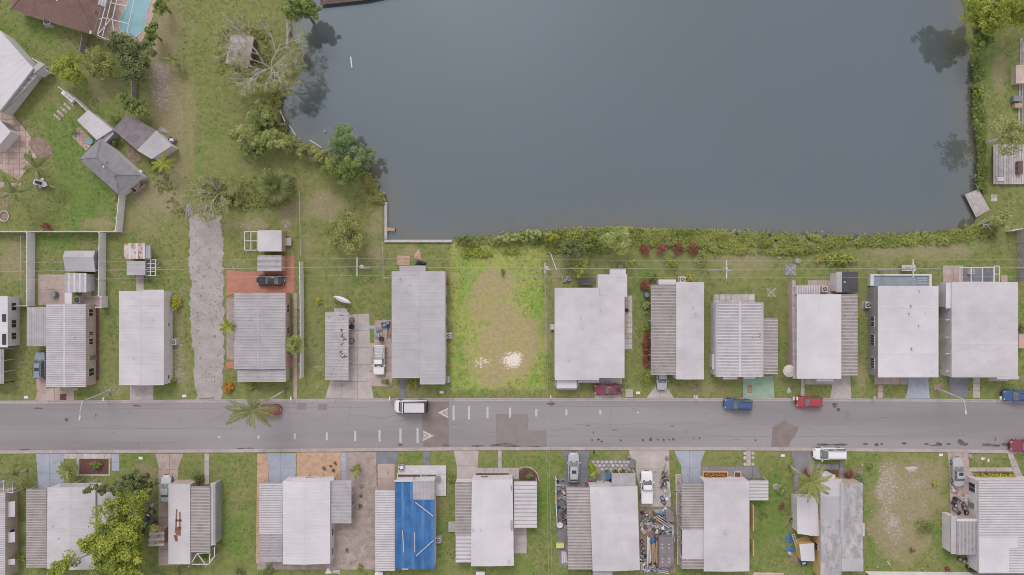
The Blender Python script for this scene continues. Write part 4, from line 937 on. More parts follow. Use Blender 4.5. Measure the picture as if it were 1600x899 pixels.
building('garden_shed', 'dark flat roofed shed at the top of the cluttered yard', 'shed', (1046,809), SG, [dict(q=[(1040,800),(1052,800),(1053,816),(1041,814)], h=1.9, rf='dark', wall='wall_grey')])
# upper-left properties, turned about forty degrees
UG = 'outbuildings of the upper left gardens'
building('garden_shed', 'long pale roofed shed next to the pink tiled patio in the upper left garden', 'shed', (148,195), UG, [
    dict(q=[(138,172),(176,203),(151,219),(120,188)], h=2.3, rf='white', seam='V', sp=1.1, wall='wall_white'), dict(q=[(176,203),(178,209),(160,228),(152,219)], h=1.9, rf='bluegrey', wall='wall_grey')])
building('garden_shed', 'shed with a dark grey half and a pale half roof, left of the banana plants', 'shed', (222,213), UG, [
    dict(q=[(199,179),(244,204),(214,235),(176,202)], h=2.5, rf='dark', wall='wall_white', seam='V', sp=1.3, ov=.08), dict(q=[(244,204),(269,228),(237,249),(214,235)], h=2.52, rf='bluegrey', seam='V', sp=1.0, wall='wall_white')])
c0 = P(172, 262); hr = thing('garden_shed', 'grey shingled hip roof outbuilding at the end of the upper left lawn', 'shed', (c0.x, c0.y, 0), UG)
A, B, C, D = qpx([(157,216),(221,274),(185,304),(123,249)], 2.6)
e0 = (A+D)/2; e1 = (B+C)/2; ax = (e1-e0); r0 = e0+ax*.28+Vector((0,0,1.1)); r1 = e0+ax*.75+Vector((0,0,1.1))
q = MB(); q.add([A,r0,r1,B], [(0,1,2,3)]); q.build('roof_slope', 'shingle_grey', hr)
q = MB(); q.add([B,C,r1], [(0,2,1)]); q.build('roof_slope', 'shingle_grey', hr)
q = MB(); q.add([C,r1,r0,D], [(0,1,2,3)]); q.build('roof_slope', 'shingle_grey', hr)
q = MB(); q.add([D,A,r0], [(0,2,1)]); q.build('roof_slope', 'shingle_grey', hr)
q = MB(); q.prism([(p.x, p.y) for p in (A,B,C,D)], 2.45, 2.597); q.build('fascia', 'trim_white', hr)
q = MB(); cc = (A+B+C+D)/4; q.prism([tuple((p+(cc-p)*.05)[:2]) for p in (A,B,C,D)], 0, 2.45); q.build('wall', 'wall_white', hr)
for x, y in ((163,261),(179,275),(167,254)): p = P(x, y, 3.5); q = MB(); q.cyl(p, .16, 3.2, 3.75, 8); q.build('vent', 'roof_bright' if x == 163 else 'trim_grey', hr)
for t_ in (0, .5): 
    for a_, b_ in ((A, r0), (B, r1), (C, r1), (D, r0), (r0, r1)):
        if t_ == 0: q = MB(); q.tube([a_+Vector((0,0,.02)), b_+Vector((0,0,.02))], .06, 5); q.build('hip_cap', 'shingle_grey', hr)
# brown-roofed house at the top
c0 = P(90, 20); hb = thing('house', 'brown shingle roofed house at the top left beside the caged swimming pool', 'house', (c0.x, c0.y, 0))
A, B, C, D = qpx([(30,-60),(168,-30),(146,53),(17,15)], 2.7)
e0 = (A+D)/2; e1 = (B+C)/2; ax = e1-e0; r0 = e0+ax*.22+Vector((0,0,1.3)); r1 = e0+ax*.80+Vector((0,0,1.3))
for vs in ((A,r0,r1,B),(B,r1,C),(C,r1,r0,D),(D,r0,A)): q = MB(); q.add(vs, [tuple(range(len(vs)-1,-1,-1))]); q.build('roof_slope', 'shingle_brown', hb)
q = MB(); q.prism([(p.x,p.y) for p in (A,B,C,D)], 2.55, 2.697); q.build('fascia', 'trim_white', hb)
q = MB(); cc = (A+B+C+D)/4; q.prism([tuple((p+(cc-p)*.06)[:2]) for p in (A,B,C,D)], 0, 2.55); q.build('wall', 'wall_beige', hb)
for a_, b_ in ((A, r0), (B, r1), (C, r1), (D, r0), (r0, r1)): q = MB(); q.tube([a_+Vector((0,0,.02)), b_+Vector((0,0,.02))], .07, 5); q.build('hip_cap', 'shingle_brown', hb)
A2 = qpx([(128,-14),(171,-14),(164,11),(129,-1)], 2.9); q = roof_mesh(A2, 2.9, rib='V', sp=.5); q.build('porch_roof', ['rib_white','pan_white','trim_white'], hb)
for x, y, m_ in ((149,18,'terracotta'),(91,2,'trim_white'),(85,-1,'trim_grey')): p = P(x, y, 3.4); q = MB(); q.cyl(p, .15, 3.0, 3.7, 8); q.build('vent', m_, hb)
a_ = P(145, 26, 2.8); b_ = P(141, 53, 2.8); q = MB(); d = b_-a_; q.obox((a_+b_)/2, d.length, .3, 2.72, 2.8, math.atan2(d.y, d.x)); q.build('gutter', 'trim_white', hb)
# white house at the left edge
c0 = P(5, 110); hw = building('house', 'large white roofed house cut off by the left edge above the garden fence', 'house', (5,110), None, [
    dict(q=[(-60,10),(2,50),(52,107),(-2,176)], h=3.0, rf='bright', seam='H', sp=1.2, wall='wall_white', ov=.1),
    dict(n='porch_roof', q=[(50,107),(62,96),(70,101),(52,116)], h=2.6, rf='bluegrey', wall='wall_white'), 
    dict(n='porch_roof', q=[(49,112),(58,119),(18,163),(3,176)], h=2.4, rf='gribs', rib='H', sp=1.0)])
building('house', 'low white building with a dark window strip on the brown patio at the left edge', 'house', (0,205), None, [dict(q=[(-50,175),(-6,182),(17,206),(-8,235)], h=2.5, rf='bright', wall='wall_white', win=[('E',.5,1.6,(.3,2.2))])])
slabs('patio', [(-5,180),(12,170),(50,215),(45,226),(58,246),(52,252),(30,282),(-5,262)], 'paver', cell=.95, z=.05)
slabs('patio', [(-5,284),(20,286),(34,287),(30,291),(-5,294)], 'concrete_warm', cell=1.2, z=.05)
sheet('pool_deck', [(150,60),(172,-8),(245,-8),(240,25),(222,66),(205,72),(180,66)], .045, 'paver')
slabs('patio', [(112,214),(124,198),(148,222),(135,236)], 'paver', cell=.6, z=.05)
c0 = P(100, 170); pv = thing('paver_pad', 'little diagonal pad of square pavers on the upper left lawn', 'paving', (c0.x, c0.y, 0))
for i in range(5):
    for j in range(3):
        p = P(88+i*5.2+j*3.5-2, 180-i*5.6+j*3.2); q = MB(); q.obox(p, .42, .42, 0, .05+.003*((i+j) % 3), -.85); q.build('paver', 'stone_pale' if (i+j) % 2 else 'paver', pv)
bed([(45,222),(58,212),(74,222),(84,236),(82,247),(66,250),(55,240)], 'soil'); bed([(3,293),(14,294),(18,320),(4,330)], 'soil'); bed([(196,232),(206,230),(222,246),(214,256),(200,252)], 'soil', .036)
# swimming pool and cage
c0 = P(213, 28); sp_ = thing('swimming_pool', 'kidney shaped turquoise swimming pool under a white screen cage at the top left', 'swimming pool', (c0.x, c0.y, 0))
pp = [(203,-14),(235,-14),(236,4),(229,18),(229,28),(227,42),(219,52),(213,58),(206,59),(196,55),(188,46),(187,32),(193,20),(199,10)]
def smoothpoly(p, n=2):
    for _ in range(n):
        o_ = []
        for i in range(len(p)):
            a, b = p[i], p[(i+1) % len(p)]; o_ += [(a[0]*.75+b[0]*.25, a[1]*.75+b[1]*.25), (a[0]*.25+b[0]*.75, a[1]*.25+b[1]*.75)]
        p = o_
    return p
pp = smoothpoly(pp); cx_ = sum(x for x, y in pp)/len(pp); cy_ = sum(y for x, y in pp)/len(pp)
q = MB(); q.prism([tuple(P(cx_+(x-cx_)*1.06, cy_+(y-cy_)*1.05)[:2]) for x, y in pp], .0, .09); q.build('coping', 'stone_pale', sp_)
q = MB(); q.prism([tuple(P(x, y)[:2]) for x, y in pp], .05, .094); q.build('water', 'pool_water', sp_)
c0 = P(200, 30); cg = thing('pool_cage', 'white framed screen enclosure over the turquoise pool', 'enclosure', (c0.x, c0.y, 0))
for a, b in (((152,55),(170,-8)),((160,57),(176,-8)),((152,55),(180,68)),((152,55),(175,28)),((175,28),(180,68)),((162,28),(201,37)),((171,4),(199,10)),((201,37),(212,-8)),((201,37),(199,52)),((176,28),(184,-8)),((155,30),(162,28))):
    p0 = P(*a, 2.7); p1 = P(*b, 2.7); d = p1-p0; q = MB(); q.obox((p0+p1)/2, d.length, .11, 2.62, 2.72, math.atan2(d.y, d.x)); q.build('beam', 'trim_white', cg)
for x, y in ((152,55),(180,68),(201,52)): p0 = P(x, y, 2.7); q = MB(); q.box(p0.x-.06,p0.y-.06,0,p0.x+.06,p0.y+.06,2.65); q.build('post', 'trim_white', cg)
# weathered lake shelter on the left bank
c0 = P(375, 80); lh = thing('lake_hut', 'weathered grey timber roofed hut under the bare tree on the left bank of the pond', 'shed', (c0.x, c0.y, 0))
A, B, C, D = qpx([(361,53),(397,58),(387,108),(352,99)], 2.3); q = MB(); q.prism([tuple((p+((A+B+C+D)/4-p)*.08)[:2]) for p in (A,B,C,D)], 0, 2.2); q.build('wall', 'timber_dark', lh)
n = 14
for i in range(n):
    a, b = (i+.04)/n, (i+.96)/n
    q = MB(); q.prism([tuple(D.lerp(A, a).lerp(C.lerp(B, a), u)[:2]) for u in (0, 1)]+[tuple(D.lerp(A, b).lerp(C.lerp(B, b), u)[:2]) for u in (1, 0)], 2.22, 2.28+.01*(i % 3)); q.build('plank', 'timber_pale', lh)
for a, b in (((396,60),(389,102)),((361,105),(386,109))):
    p0 = P(*a, 2.35); p1 = P(*b, 2.35); d = p1-p0; q = MB(); q.obox((p0+p1)/2, d.length, .16, 2.3, 2.36, math.atan2(d.y, d.x)); q.build('edge_board', 'timber_tan', lh)
# docks, seawalls
def planks(name, label, cat, quad, z, n, m='timber_grey', along='V', legs=True, z0=-1.6, th=.06):
    A, B, C, D = qpx(quad, z); c = (A+B+C+D)/4; root = thing(name, label, cat, (c.x, c.y, min(0, z)))
    for i in range(n):
        a, b = (i+.06)/n, (i+.94)/n
        if along == 'V': pl = [A.lerp(B, a), A.lerp(B, b), D.lerp(C, b), D.lerp(C, a)]
        else: pl = [A.lerp(D, a), B.lerp(C, a), B.lerp(C, b), A.lerp(D, b)]
        q = MB(); q.prism([(p.x, p.y) for p in pl], z-th, z+.008*(i % 3)); q.build('plank', m, root)
    q = MB()
    for t_ in (.12, .88):
        a, b = (A.lerp(D, t_), B.lerp(C, t_)) if along == 'V' else (A.lerp(B, t_), D.lerp(C, t_))
        d = b-a; q.obox((a+b)/2, d.length*.96, .12, z-th-.14, z-th-.002, math.atan2(d.y, d.x))
    q.build('joist', 'timber_dark', root)
    if legs:
        for p in (A, B, C, D):
            p = p+(c-p)*.1; q = MB(); q.cyl(p, .08, z0, z-th-.01, 6); q.build('post', 'timber_dark', root)
    return root
planks('floating_dock', 'tilted grey plank raft at the right shore of the pond', 'dock', [(1507,304),(1529,296),(1547,328),(1525,340)], .1, 11, 'timber_pale', along='V')
planks('timber_deck', 'weathered timber deck at the right edge beside the yellow green tree', 'deck', [(1552,226),(1640,226),(1640,288),(1552,288)], .5, 22, 'timber_pale', 'V', z0=0)
planks('small_jetty', 'short pale plank jutting from the white seawall corner', 'dock', [(603,355),(617,357),(617,362),(603,361)], .15, 3, 'timber_tan', 'H')
planks('boardwalk', 'grey boardwalk along the top edge of the pond beside the leafy tree', 'dock', [(500,-14),(640,-14),(575,0),(500,8)], .3, 20, 'timber_dark', 'V')
sw = thing('seawall', 'pale capped seawall stepping round the pond corner left of the vacant lot', 'seawall', tuple(P(602,376)))
for (x0,y0,x1,y1) in ((597,316,605,319.5),(601,320,605,374.5),(601,375,707,379)):
    q = MB(); q.pbox(x0, y0, x1, y1, -1.8, .22); q.build('cap', 'stone_pale', sw)
sw = thing('seawall', 'narrow timber seawall with a grey cap along the upper left shore', 'seawall', tuple(P(451,50)))
for y0, y1 in ((8,30),(30.4,54),(54.4,79)):
    q = MB(); q.pbox(447, y0, 451, y1, -1.5, .15); q.build('cap', 'timber_grey', sw)
    q = MB(); q.pbox(451.2, y0, 454.5, y1, -1.5, -.25); q.build('waler', 'timber_dark', sw)
for i in range(6): q = MB(); q.cyl(P(453, 10+i*13.6), .13, -1.6, .25, 8); q.build('pile', 'timber_dark', sw)
# ------------------------------------------------------------ fences, poles, wires
def fence(label, pts, h=1.8, m='fence_white', L=2.4, closed=False, cat='fence'):
    W = [P(*p) for p in pts]; root = thing('fence', label, cat, tuple(W[0]))
    for a, b in zip(W, W[1:]):
        d = b-a; n = max(1, round(d.length/L)); ang = math.atan2(d.y, d.x)
        for i in range(n):
            p = a.lerp(b, i/n); q = MB(); q.obox(p, .13, .13, 0, h+.08, ang); po = q.build('post', m, root)
            q = MB(); q.cyl(p, .1, h+.08, h+.14, 4); q.build('cap', m, po)
            c = a.lerp(b, (i+.5)/n); ln = d.length/n-.15
            q = MB(); k = 8
            for j in range(k):
                t_ = (j+.5)/k-.5; q.obox(c+d.normalized()*t_*ln, ln/k-.012, .035, .12, h-.06, ang)
            q.obox(c, ln, .07, h-.06, h, ang); q.obox(c, ln, .06, .05, .12, ang); q.build('panel', m, root)
    p = W[-1]; q = MB(); q.obox(p, .13, .13, 0, h+.08); q.build('post', m, root)
    return root
fence('long white fence across the foot of the upper left garden', [(-40,363),(192,363)])
fence('white fence running up from the long fence to the grey hip roofed shed', [(191,362),(193,344),(197,303)], h=2.0)
fence('tall white fence left of the grey gabled shed, running down the picture', [(55,365),(55,478)], h=2.0)
fence('tall white fence right of the grey gabled shed, stepping to the ribbed home', [(166,365),(165,462),(169,464),(169,480),(161,480)], h=2.0)
fence('short white fence from the left tall fence to the picture edge', [(53,478),(14,478)], h=1.4)
fence('white fence between the orange patio home and the lawn with the canoe', [(474,411),(475,480),(475,588)], h=2.1)
fence('diagonal white fence in the upper left garden from the big white house to the sheds', [(64,98),(77,108),(86,117)], h=1.9)
fence('diagonal white fence behind the white garden bench and long pale shed', [(104,142),(128,160),(152,184),(178,207)], h=1.9)
fence('white fence along the bottom edge of the bare vacant lot', [(1352,893),(1470,894),(1640,895)], h=1.6)
fence('low white fence on the left of the cluttered side yard by the beige carport', [(868,745),(868,782),(870,818)], h=1.5)
fence('grey timber fence going up from the right end of the verge', [(1589,360),(1590,440)], h=1.6, m='timber_grey')
fence('white screen panel at the head of the grey timber fence', [(1571,362),(1586,359)], h=1.6)
fence('narrow timber fence at the top of the upper left lawn by the round yellow tree', [(133,85),(137,60)], h=1.5, m='timber_grey')
fence('narrow weathered fence below the dark spiky tree', [(214,120),(213,154)], h=1.5, m='timber_grey')
def chain(label, pts, h=1.2, L=3.0):
    W = [P(*p) for p in pts]; root = thing('chain_link_fence', label, 'fence', tuple(W[0]))
    for a, b in zip(W, W[1:]):
        d = b-a; n = max(1, round(d.length/L)); dn = d.normalized()
        for i in range(n+1): q = MB(); q.cyl(a.lerp(b, i/n), .03, 0, h+.05, 6); q.build('post', 'metal_light', root)
        q = MB(); q.tube([a+Vector((0,0,h)), b+Vector((0,0,h))], .025, 5); q.build('rail', 'metal_light', root)
        q = MB(); k = int(d.length/.3)
        for i in range(k):
            p = a+dn*(i*.3)
            for e in (-1, 1):
                p0 = p+dn*(.0 if e > 0 else .3*4); p1 = p+dn*(.3*4 if e > 0 else 0)
                q.add([p0+Vector((0,0,.05)), p0+Vector((0,0,.065)), p1+Vector((0,0,h)), p1+Vector((0,0,h-.015))], [(0,1,2,3)])
        q.build('mesh', 'metal_light', root, kind='stuff')
chain('chain link fence running up from the orange patio towards the pond', [(471,300),(473,400)])
chain('chain link fence down from the seawall corner to the blue grey home', [(600,380),(601,434),(612,435)])
chain('chain link fence at the left boundary, beside the far left yard', [(40,370),(41,470)])
# utility poles with crossarms
def pole(label, bx, by, h, arm=2.9, xf=True):
    c = P(bx, by); root = thing('utility_pole', label, 'pole', (c.x, c.y, 0), 'utility poles behind the northern homes')
    q = MB(); q.tube([c, c+Vector((0,0,h))], [.17, .11], 10); q.build('shaft', 'concrete_pole', root)
    q = MB(); q.box(c.x-.07, c.y-arm/2, h-.45, c.x+.07, c.y+arm/2, h-.3); q.build('crossarm', 'trim_white', root)
    for t_ in (-.45, -.15, .2, .45):
        q = MB(); q.cyl((c.x, c.y+arm*t_), .05, h-.3, h-.05, 8); q.build('insulator', 'trim_white', root)
    if xf:
        q = MB(); q.cyl((c.x+.38, c.y+.12), .24, h-2.6, h-1.6, 12); q.build('transformer', 'metal_light', root)
        q = MB(); q.box(c.x+.1, c.y-.2, h-1.3, c.x+.9, c.y-.1, h-1.2); q.build('bracket', 'metal_light', root)
    return c
PH = 10.3
poles = [pole('leftmost utility pole with a white crossarm, on the lawn above the canoe', 579, 420, PH), pole('utility pole at the upper right corner of the vacant lot', 847, 422, PH, 1.6),
         pole('utility pole with a white crossarm on the lawn right of the round lime bush', 1106, 423.5, PH), pole('utility pole behind the home with the small blue pool', 1372, 422.5, PH)]
WG = 'overhead power lines behind the northern homes'
def wire(label, a, b, sag=.35, r=.022, m='wire', group=WG):
    q = MB(); n = 16; pts = []
    for i in range(n+1):
        t_ = i/n; p = Vector(a).lerp(Vector(b), t_); p.z -= sag*4*t_*(1-t_); pts.append(p)
    q.tube(pts, r, 4, 0); q.build('power_line', m, None, label, 'power line', group, base=a)
ends = [Vector((-96, 2.2, 0))]+poles+[Vector((100, 3.2, 0))]
nm = ['left of the leftmost pole', 'between the leftmost pole and the vacant lot pole', 'from the vacant lot pole to the next pole on the right', 'between the two right hand poles', 'right of the last pole']
for i in range(len(ends)-1):
    for dy, hz, r_, w_ in ((-1.3,PH-.05,.018,'lower thin'),(1.3,PH-.05,.018,'upper thin'),(.0,PH-.2,.038,'thick middle')):
        a = ends[i]+Vector((0,dy,hz)); b = ends[i+1]+Vector((0,dy,hz))
        if i == 0 and w_ == 'lower thin': b.y = ends[1].y-1.3
        wire(f'{w_} overhead line {nm[i]}', a, b, .5, r_)
c = poles[1]
wire('left of the two service wires crossing the road below the vacant lot pole', c+Vector((0,0,9.2)), P(858,960,8)+Vector((0,0,0)), .8, .02, 'wire', 'service wires')
wire('right of the two service wires crossing the road below the vacant lot pole', c+Vector((.1,0,8.6)), P(864,960,8), .8, .02, 'wire', 'service wires')
for (px_, py_, pz), (x1, y1), hh, lb in ((tuple(poles[0]), (655,424), 3.4, 'thin service drop from the leftmost pole to the blue grey home'), (tuple(poles[3]), (1420,447), 3.4, 'thin service drop from the right hand pole to the pool home')):
    wire(lb, (px_, py_, 9.0), P(x1, y1, hh), .3, .018, 'wire', 'service wires')
# concrete street lamps
def lamp(label, bx, by, tx, ty, ax_, ay, h=7.0):
    c = P(bx, by); root = thing('street_lamp', label, 'street lamp', (c.x, c.y, 0), 'street lamps over the road')
    t_ = P(tx, ty, h); e = P(ax_, ay, h+.2)
    q = MB(); q.tube([c, t_], [.17, .10], 10); q.build('pole', 'concrete_pole', root)
    q = MB(); q.tube([t_, t_.lerp(e, .5)+Vector((0,0,.25)), e], .05, 6); q.build('arm', 'metal_light', root)
    d = (e-t_).normalized(); q = MB(); q.obox(e, .75, .26, h+.08, h+.3, math.atan2(d.y, d.x)); hd = q.build('head', 'metal_light', root)
    q = MB(); q.obox(e, .4, .18, h+.03, h+.079, math.atan2(d.y, d.x)); q.build('lens', 'lamp_lens', hd)
    q = MB(); q.cyl(c, .3, 0, .08, 10); q.build('base', 'concrete', root)
lamp('leaning pale street lamp at the left, left of the smooth white home driveway', 171, 611, 129, 627, 125, 653)
lamp('leaning pale street lamp at the right, at the slate driveway', 1463, 607, 1505, 624, 1508.5, 644, 6.4)
# mailboxes, cans
def mailbox(label, x, y, m='plastic_white', a=0):
    c = P(x, y); root = thing('mailbox', label, 'mailbox', (c.x, c.y, 0), 'mailboxes at the kerb')
    q = MB(); q.box(c.x-.05, c.y-.05, 0, c.x+.05, c.y+.05, 1.0); q.build('post', 'timber_grey', root)
    q = MB(); ca = [(-.12,1.0),(.12,1.0),(.12,1.16),(.07,1.25),(-.07,1.25),(-.12,1.16)]
    v = [(c.x+x_, c.y-.28, z_) for x_, z_ in ca]+[(c.x+x_, c.y+.28, z_) for x_, z_ in ca]
    q.add(v, [(i, (i+1) % 6, 6+(i+1) % 6, 6+i) for i in range(6)]+[tuple(range(5,-1,-1)), tuple(range(6,12))]); q.build('box', m, root)
    q = MB(); q.box(c.x+.13, c.y-.1, 1.05, c.x+.15, c.y+.05, 1.22); q.build('flag', 'plastic_red', root)
for x, y, l_, m_ in ((168,622,'white mailbox beside the left street lamp base','plastic_white'),(458,621,'white mailbox at the foot of the brown side path','plastic_white'),(611,621,'white mailbox left of the white van','plastic_white'),
                     (1236,621,'left of two white mailboxes beside the red parked car','plastic_white'),(1241,621,'right of two white mailboxes beside the red parked car','plastic_white'),(1086,619,'pale mailbox on the verge below the home with the brown ribbed carport','trim_white'),
                     (860,619,'pale mailbox at the lower right corner of the vacant lot','trim_white'),(1361,620,'grey mailbox left of the pool home path','metal_light'),(1556,620,'white mailbox left of the blue car at the right edge','plastic_white'),
                     (927,704,'dark mailbox beside the slate driveway of the silver car','plastic_black'),(1537,717,'white mailbox on the lawn right of the silver sedan','plastic_white')): mailbox(l_, x, y, m_)
# air conditioners
def ac(label, x, y, s=.85, h=.8):
    c = P(x, y, h); root = thing('air_conditioner', label, 'air conditioner', (c.x, c.y, 0), 'outdoor air conditioners')
    q = MB(); q.box(c.x-s*.65, c.y-s*.65, 0, c.x+s*.65, c.y+s*.65, .06); q.build('pad', 'concrete', root)
    q = MB(); q.box(c.x-s/2, c.y-s/2, .06, c.x+s/2, c.y+s/2, h); q.build('casing', 'ac_metal', root)
    q = MB(); q.cyl(c, s*.36, h+.001, h+.02, 16); q.build('grille', 'dark', root)
    for i in range(4): q = MB(); q.obox((c.x+math.cos(i*1.571+.4)*s*.17, c.y+math.sin(i*1.571+.4)*s*.17), s*.24, .1, h+.021, h+.034, i*1.571+.4); q.build('fan_blade', 'metal_light', root)
for x, y, l_, s_ in ((271,535,'air conditioner at the right wall of the smooth white home by the lane',.9),(120,469,'air conditioner between the porch and the ribbed home',1.1),(20,508,'air conditioner right of the home at the left edge',1.0),(701,525,'air conditioner between the blue grey home and the vacant lot',.85),
                     (698,594,'dark topped air conditioner at the lower right corner of the blue grey home',.8),(1067,437,'air conditioner behind the white half of the carport home',.9),(1289,452,'air conditioner on the patio behind the home above the red car',1.0),(1357,477,'air conditioner left of the pool home',1.0),
                     (684,845,'air conditioner at the right edge of the blue tarpaulin',.9),(73,33,'air conditioner on the grass below the brown shingle roof',1.2),(1519,425,'air conditioner on the patio behind the rightmost home',.8)): ac(l_, x, y, s_)
# ------------------------------------------------------------ vehicles
def car(label, x, y, ang, L, W, body, kind='sedan', group='parked vehicles', trim=None, cat=None, z=.05):
    """ang: heading of the nose in degrees, 0 = right of the picture"""
    hr = {'sedan':1.42,'hatch':1.5,'suv':1.68,'van':2.3,'pickup':1.78,'old':1.4,'minivan':1.75}[kind]
    c = P(x, y, hr*.6); root = thing('parked_car' if kind not in ('van','pickup') else ('parked_van' if kind == 'van' else 'pickup_truck'), label, cat or {'van':'van','pickup':'pickup truck'}.get(kind,'car'), (c.x, c.y, z), group, math.radians(ang))
    HL, HW = L/2, W/2
    belt = {'sedan':.92,'hatch':.95,'suv':1.05,'van':1.2,'pickup':1.08,'old':.9,'minivan':1.0}[kind]
    # stations: x, half width factor, deck height
    if kind == 'van': st = [(-1,.93,belt),(-.97,.985,belt),(-.5,1,belt),(.5,1,belt),(.7,.99,belt-.05),(.88,.93,belt-.22),(.97,.80,belt-.42),(1,.68,belt-.6)]
    elif kind == 'pickup': st = [(-1,.93,belt-.02),(-.97,.99,belt),(-.3,1,belt),(.4,1,belt),(.75,.985,belt-.04),(.92,.93,belt-.1),(.98,.84,belt-.2),(1,.72,belt-.4)]
    elif kind in ('suv','hatch','minivan'): st = [(-1,.66,belt-.3),(-.98,.80,belt-.12),(-.92,.92,belt-.02),(-.8,.98,belt),(-.4,1,belt),(.4,1,belt),(.72,.97,belt-.08),(.86,.90,belt-.15),(.94,.78,belt-.24),(.985,.60,belt-.34),(1,.42,belt-.46)]
    else: st = [(-1,.56,belt-.32),(-.975,.74,belt-.16),(-.91,.88,belt-.05),(-.78,.96,belt-.01),(-.4,1,belt),(.3,1,belt),(.7,.965,belt-.12),(.85,.89,belt-.18),(.94,.76,belt-.26),(.985,.58,belt-.34),(1,.40,belt-.44)]
    q = MB(); rings = []
    for sx, wf, zt in st:
        w_ = HW*wf; zl = .22 if abs(sx) < .95 else .3
        rings.append([(sx*HL, -w_*.97, zl), (sx*HL, -w_, .45), (sx*HL, -w_, zt-.16), (sx*HL, -w_*.93, zt-.04), (sx*HL, -w_*.72, zt), (sx*HL, 0, zt+.03),
                      (sx*HL, w_*.72, zt), (sx*HL, w_*.93, zt-.04), (sx*HL, w_, zt-.16), (sx*HL, w_, .45), (sx*HL, w_*.97, zl)])
    n = 11; q.v = [p for r_ in rings for p in r_]
    for i in range(len(rings)-1):
        for j in range(n): q.f.append((i*n+j, (i+1)*n+j, (i+1)*n+(j+1) % n, i*n+(j+1) % n)); q.m.append(0)
    q.f.append(tuple(range(n))); q.m.append(0); q.f.append(tuple((len(rings)-1)*n+j for j in range(n-1,-1,-1))); q.m.append(0)
    bo = q.build('body', body, root, smooth=False, local=True)
    bv = bo.modifiers.new('b', 'BEVEL'); bv.width = .09; bv.segments = 3; bv.limit_method = 'ANGLE'; bv.angle_limit = math.radians(25)
    # greenhouse
    xr, xf, r2, f2 = {'sedan':(-.62,.34,-.36,.08),'hatch':(-.88,.40,-.70,.12),'suv':(-.93,.38,-.86,.16),'van':(-.985,.66,-.965,.42),'pickup':(-.12,.42,-.06,.22),'old':(-.52,.20,-.34,-.02),'minivan':(-.95,.55,-.86,.22)}[kind]
    wb, wt = HW*.90, HW*(.86 if kind == 'van' else .66 if kind in ('sedan','hatch','old') else .72)
    q = MB(); q.v = [(xr*HL,-wb,belt-.03),(xf*HL,-wb*.93,belt-.06),(xf*HL,wb*.93,belt-.06),(xr*HL,wb,belt-.03),(r2*HL,-wt,hr-.03),(f2*HL,-wt,hr-.03),(f2*HL,wt,hr-.03),(r2*HL,wt,hr-.03)]
    q.f = [(0,1,5,4),(1,2,6,5),(2,3,7,6),(3,0,4,7),(4,5,6,7)]; q.m = [0]*5; q.build('windows', 'car_glass', root, local=True)
    # roof skin, slightly crowned
    q = MB(); N = 6
    for i in range(N+1):
        sx = r2*HL-.03+(f2*HL-r2*HL+.06)*i/N; ed = 1-.05*(abs(i/N-.5)*2)**4
        for yy, zz in ((-1,-.05),(-.93,0),(-.5,.035),(0,.045),(.5,.035),(.93,0),(1,-.05)): q.v.append((sx, yy*(wt+.03)*ed, hr+zz-.02*(abs(i/N-.5)*2)**3))
    for i in range(N):
        for j in range(6): q.f.append((i*7+j, (i+1)*7+j, (i+1)*7+j+1, i*7+j+1)); q.m.append(0)
    q.build('roof', body, root, smooth=True, local=True)
    # pillars
    for sy in (-1, 1):
        q = MB()
        for a, b in (((xf*HL, wb*.93, belt-.05), (f2*HL, wt, hr)), ((xr*HL, wb, belt-.03), (r2*HL, wt, hr)), (((xr+xf)/2*HL, wb*.98, belt-.03), ((r2+f2)/2*HL, wt, hr))):
            q.tube([(a[0], sy*a[1], a[2]), (b[0], sy*b[1], b[2])], .045, 4)
        q.build('pillars', body, root, local=True)
        q = MB(); q.box((xf-.06)*HL-.1, sy*(HW+.02), belt-.02, (xf-.06)*HL+.1, sy*(HW+.2), belt+.14); q.build('mirror', body if kind != 'van' else 'plastic_black', root, local=True)
        q = MB(); q.obox((HL*.90, sy*HW*.66), .22, HW*.26, .55, belt-.16 if kind != 'van' else .95, -sy*.45); q.build('headlight', 'lamp_lens', root, local=True)
        q = MB(); q.box(-HL-.01, sy*HW*.62, .6, -HL+.1, sy*HW*.86, belt-.08); q.build('taillight', 'tail_lens', root, local=True)
        for wx in (-.60, .62):
            q = MB(); rr_ = .33 if kind not in ('pickup','van') else .38
            ring = [(rr_*math.cos(t_*math.pi/8), rr_*math.sin(t_*math.pi/8)) for t_ in range(16)]
            v = [(wx*HL+a_, sy*(HW-.2), rr_+b_) for a_, b_ in ring]+[(wx*HL+a_, sy*(HW+.025), rr_+b_) for a_, b_ in ring]
            q.add(v, [(i, (i+1) % 16, 16+(i+1) % 16, 16+i) for i in range(16)]+[tuple(range(16)), tuple(range(16,32))]); wo_ = q.build('wheel', 'rubber', root, local=True)
            q = MB(); v = [(wx*HL+a_*.6, sy*(HW+.032), rr_+b_*.6) for a_, b_ in ring]; q.add(v, [tuple(range(16))]); q.build('rim', 'metal_light', wo_, local=True)
    # wipers, cowl, plate, bonnet line
    q = MB(); q.box(xf*HL-.02, -HW*.7, belt-.05, xf*HL+.1, HW*.7, belt+.012); q.build('cowl', 'plastic_black', root, local=True)
    q = MB(); q.box(HL-.06, -HW*.4, .38, HL+.025, HW*.4, .62); q.build('grille', 'plastic_black', root, local=True)
    q = MB(); q.box(-HL-.02, -.26, .55, -HL+.03, .26, .68); q.build('number_plate', 'plastic_white', root, local=True)
    if kind in ('suv','van','minivan'):
        for sy in (-1, 1): q = MB(); q.tube([(r2*HL+.2, sy*wt*.88, hr+.1), (f2*HL-.1, sy*wt*.88, hr+.1)], .035, 5); q.build('roof_rail', 'plastic_black', root, local=True)
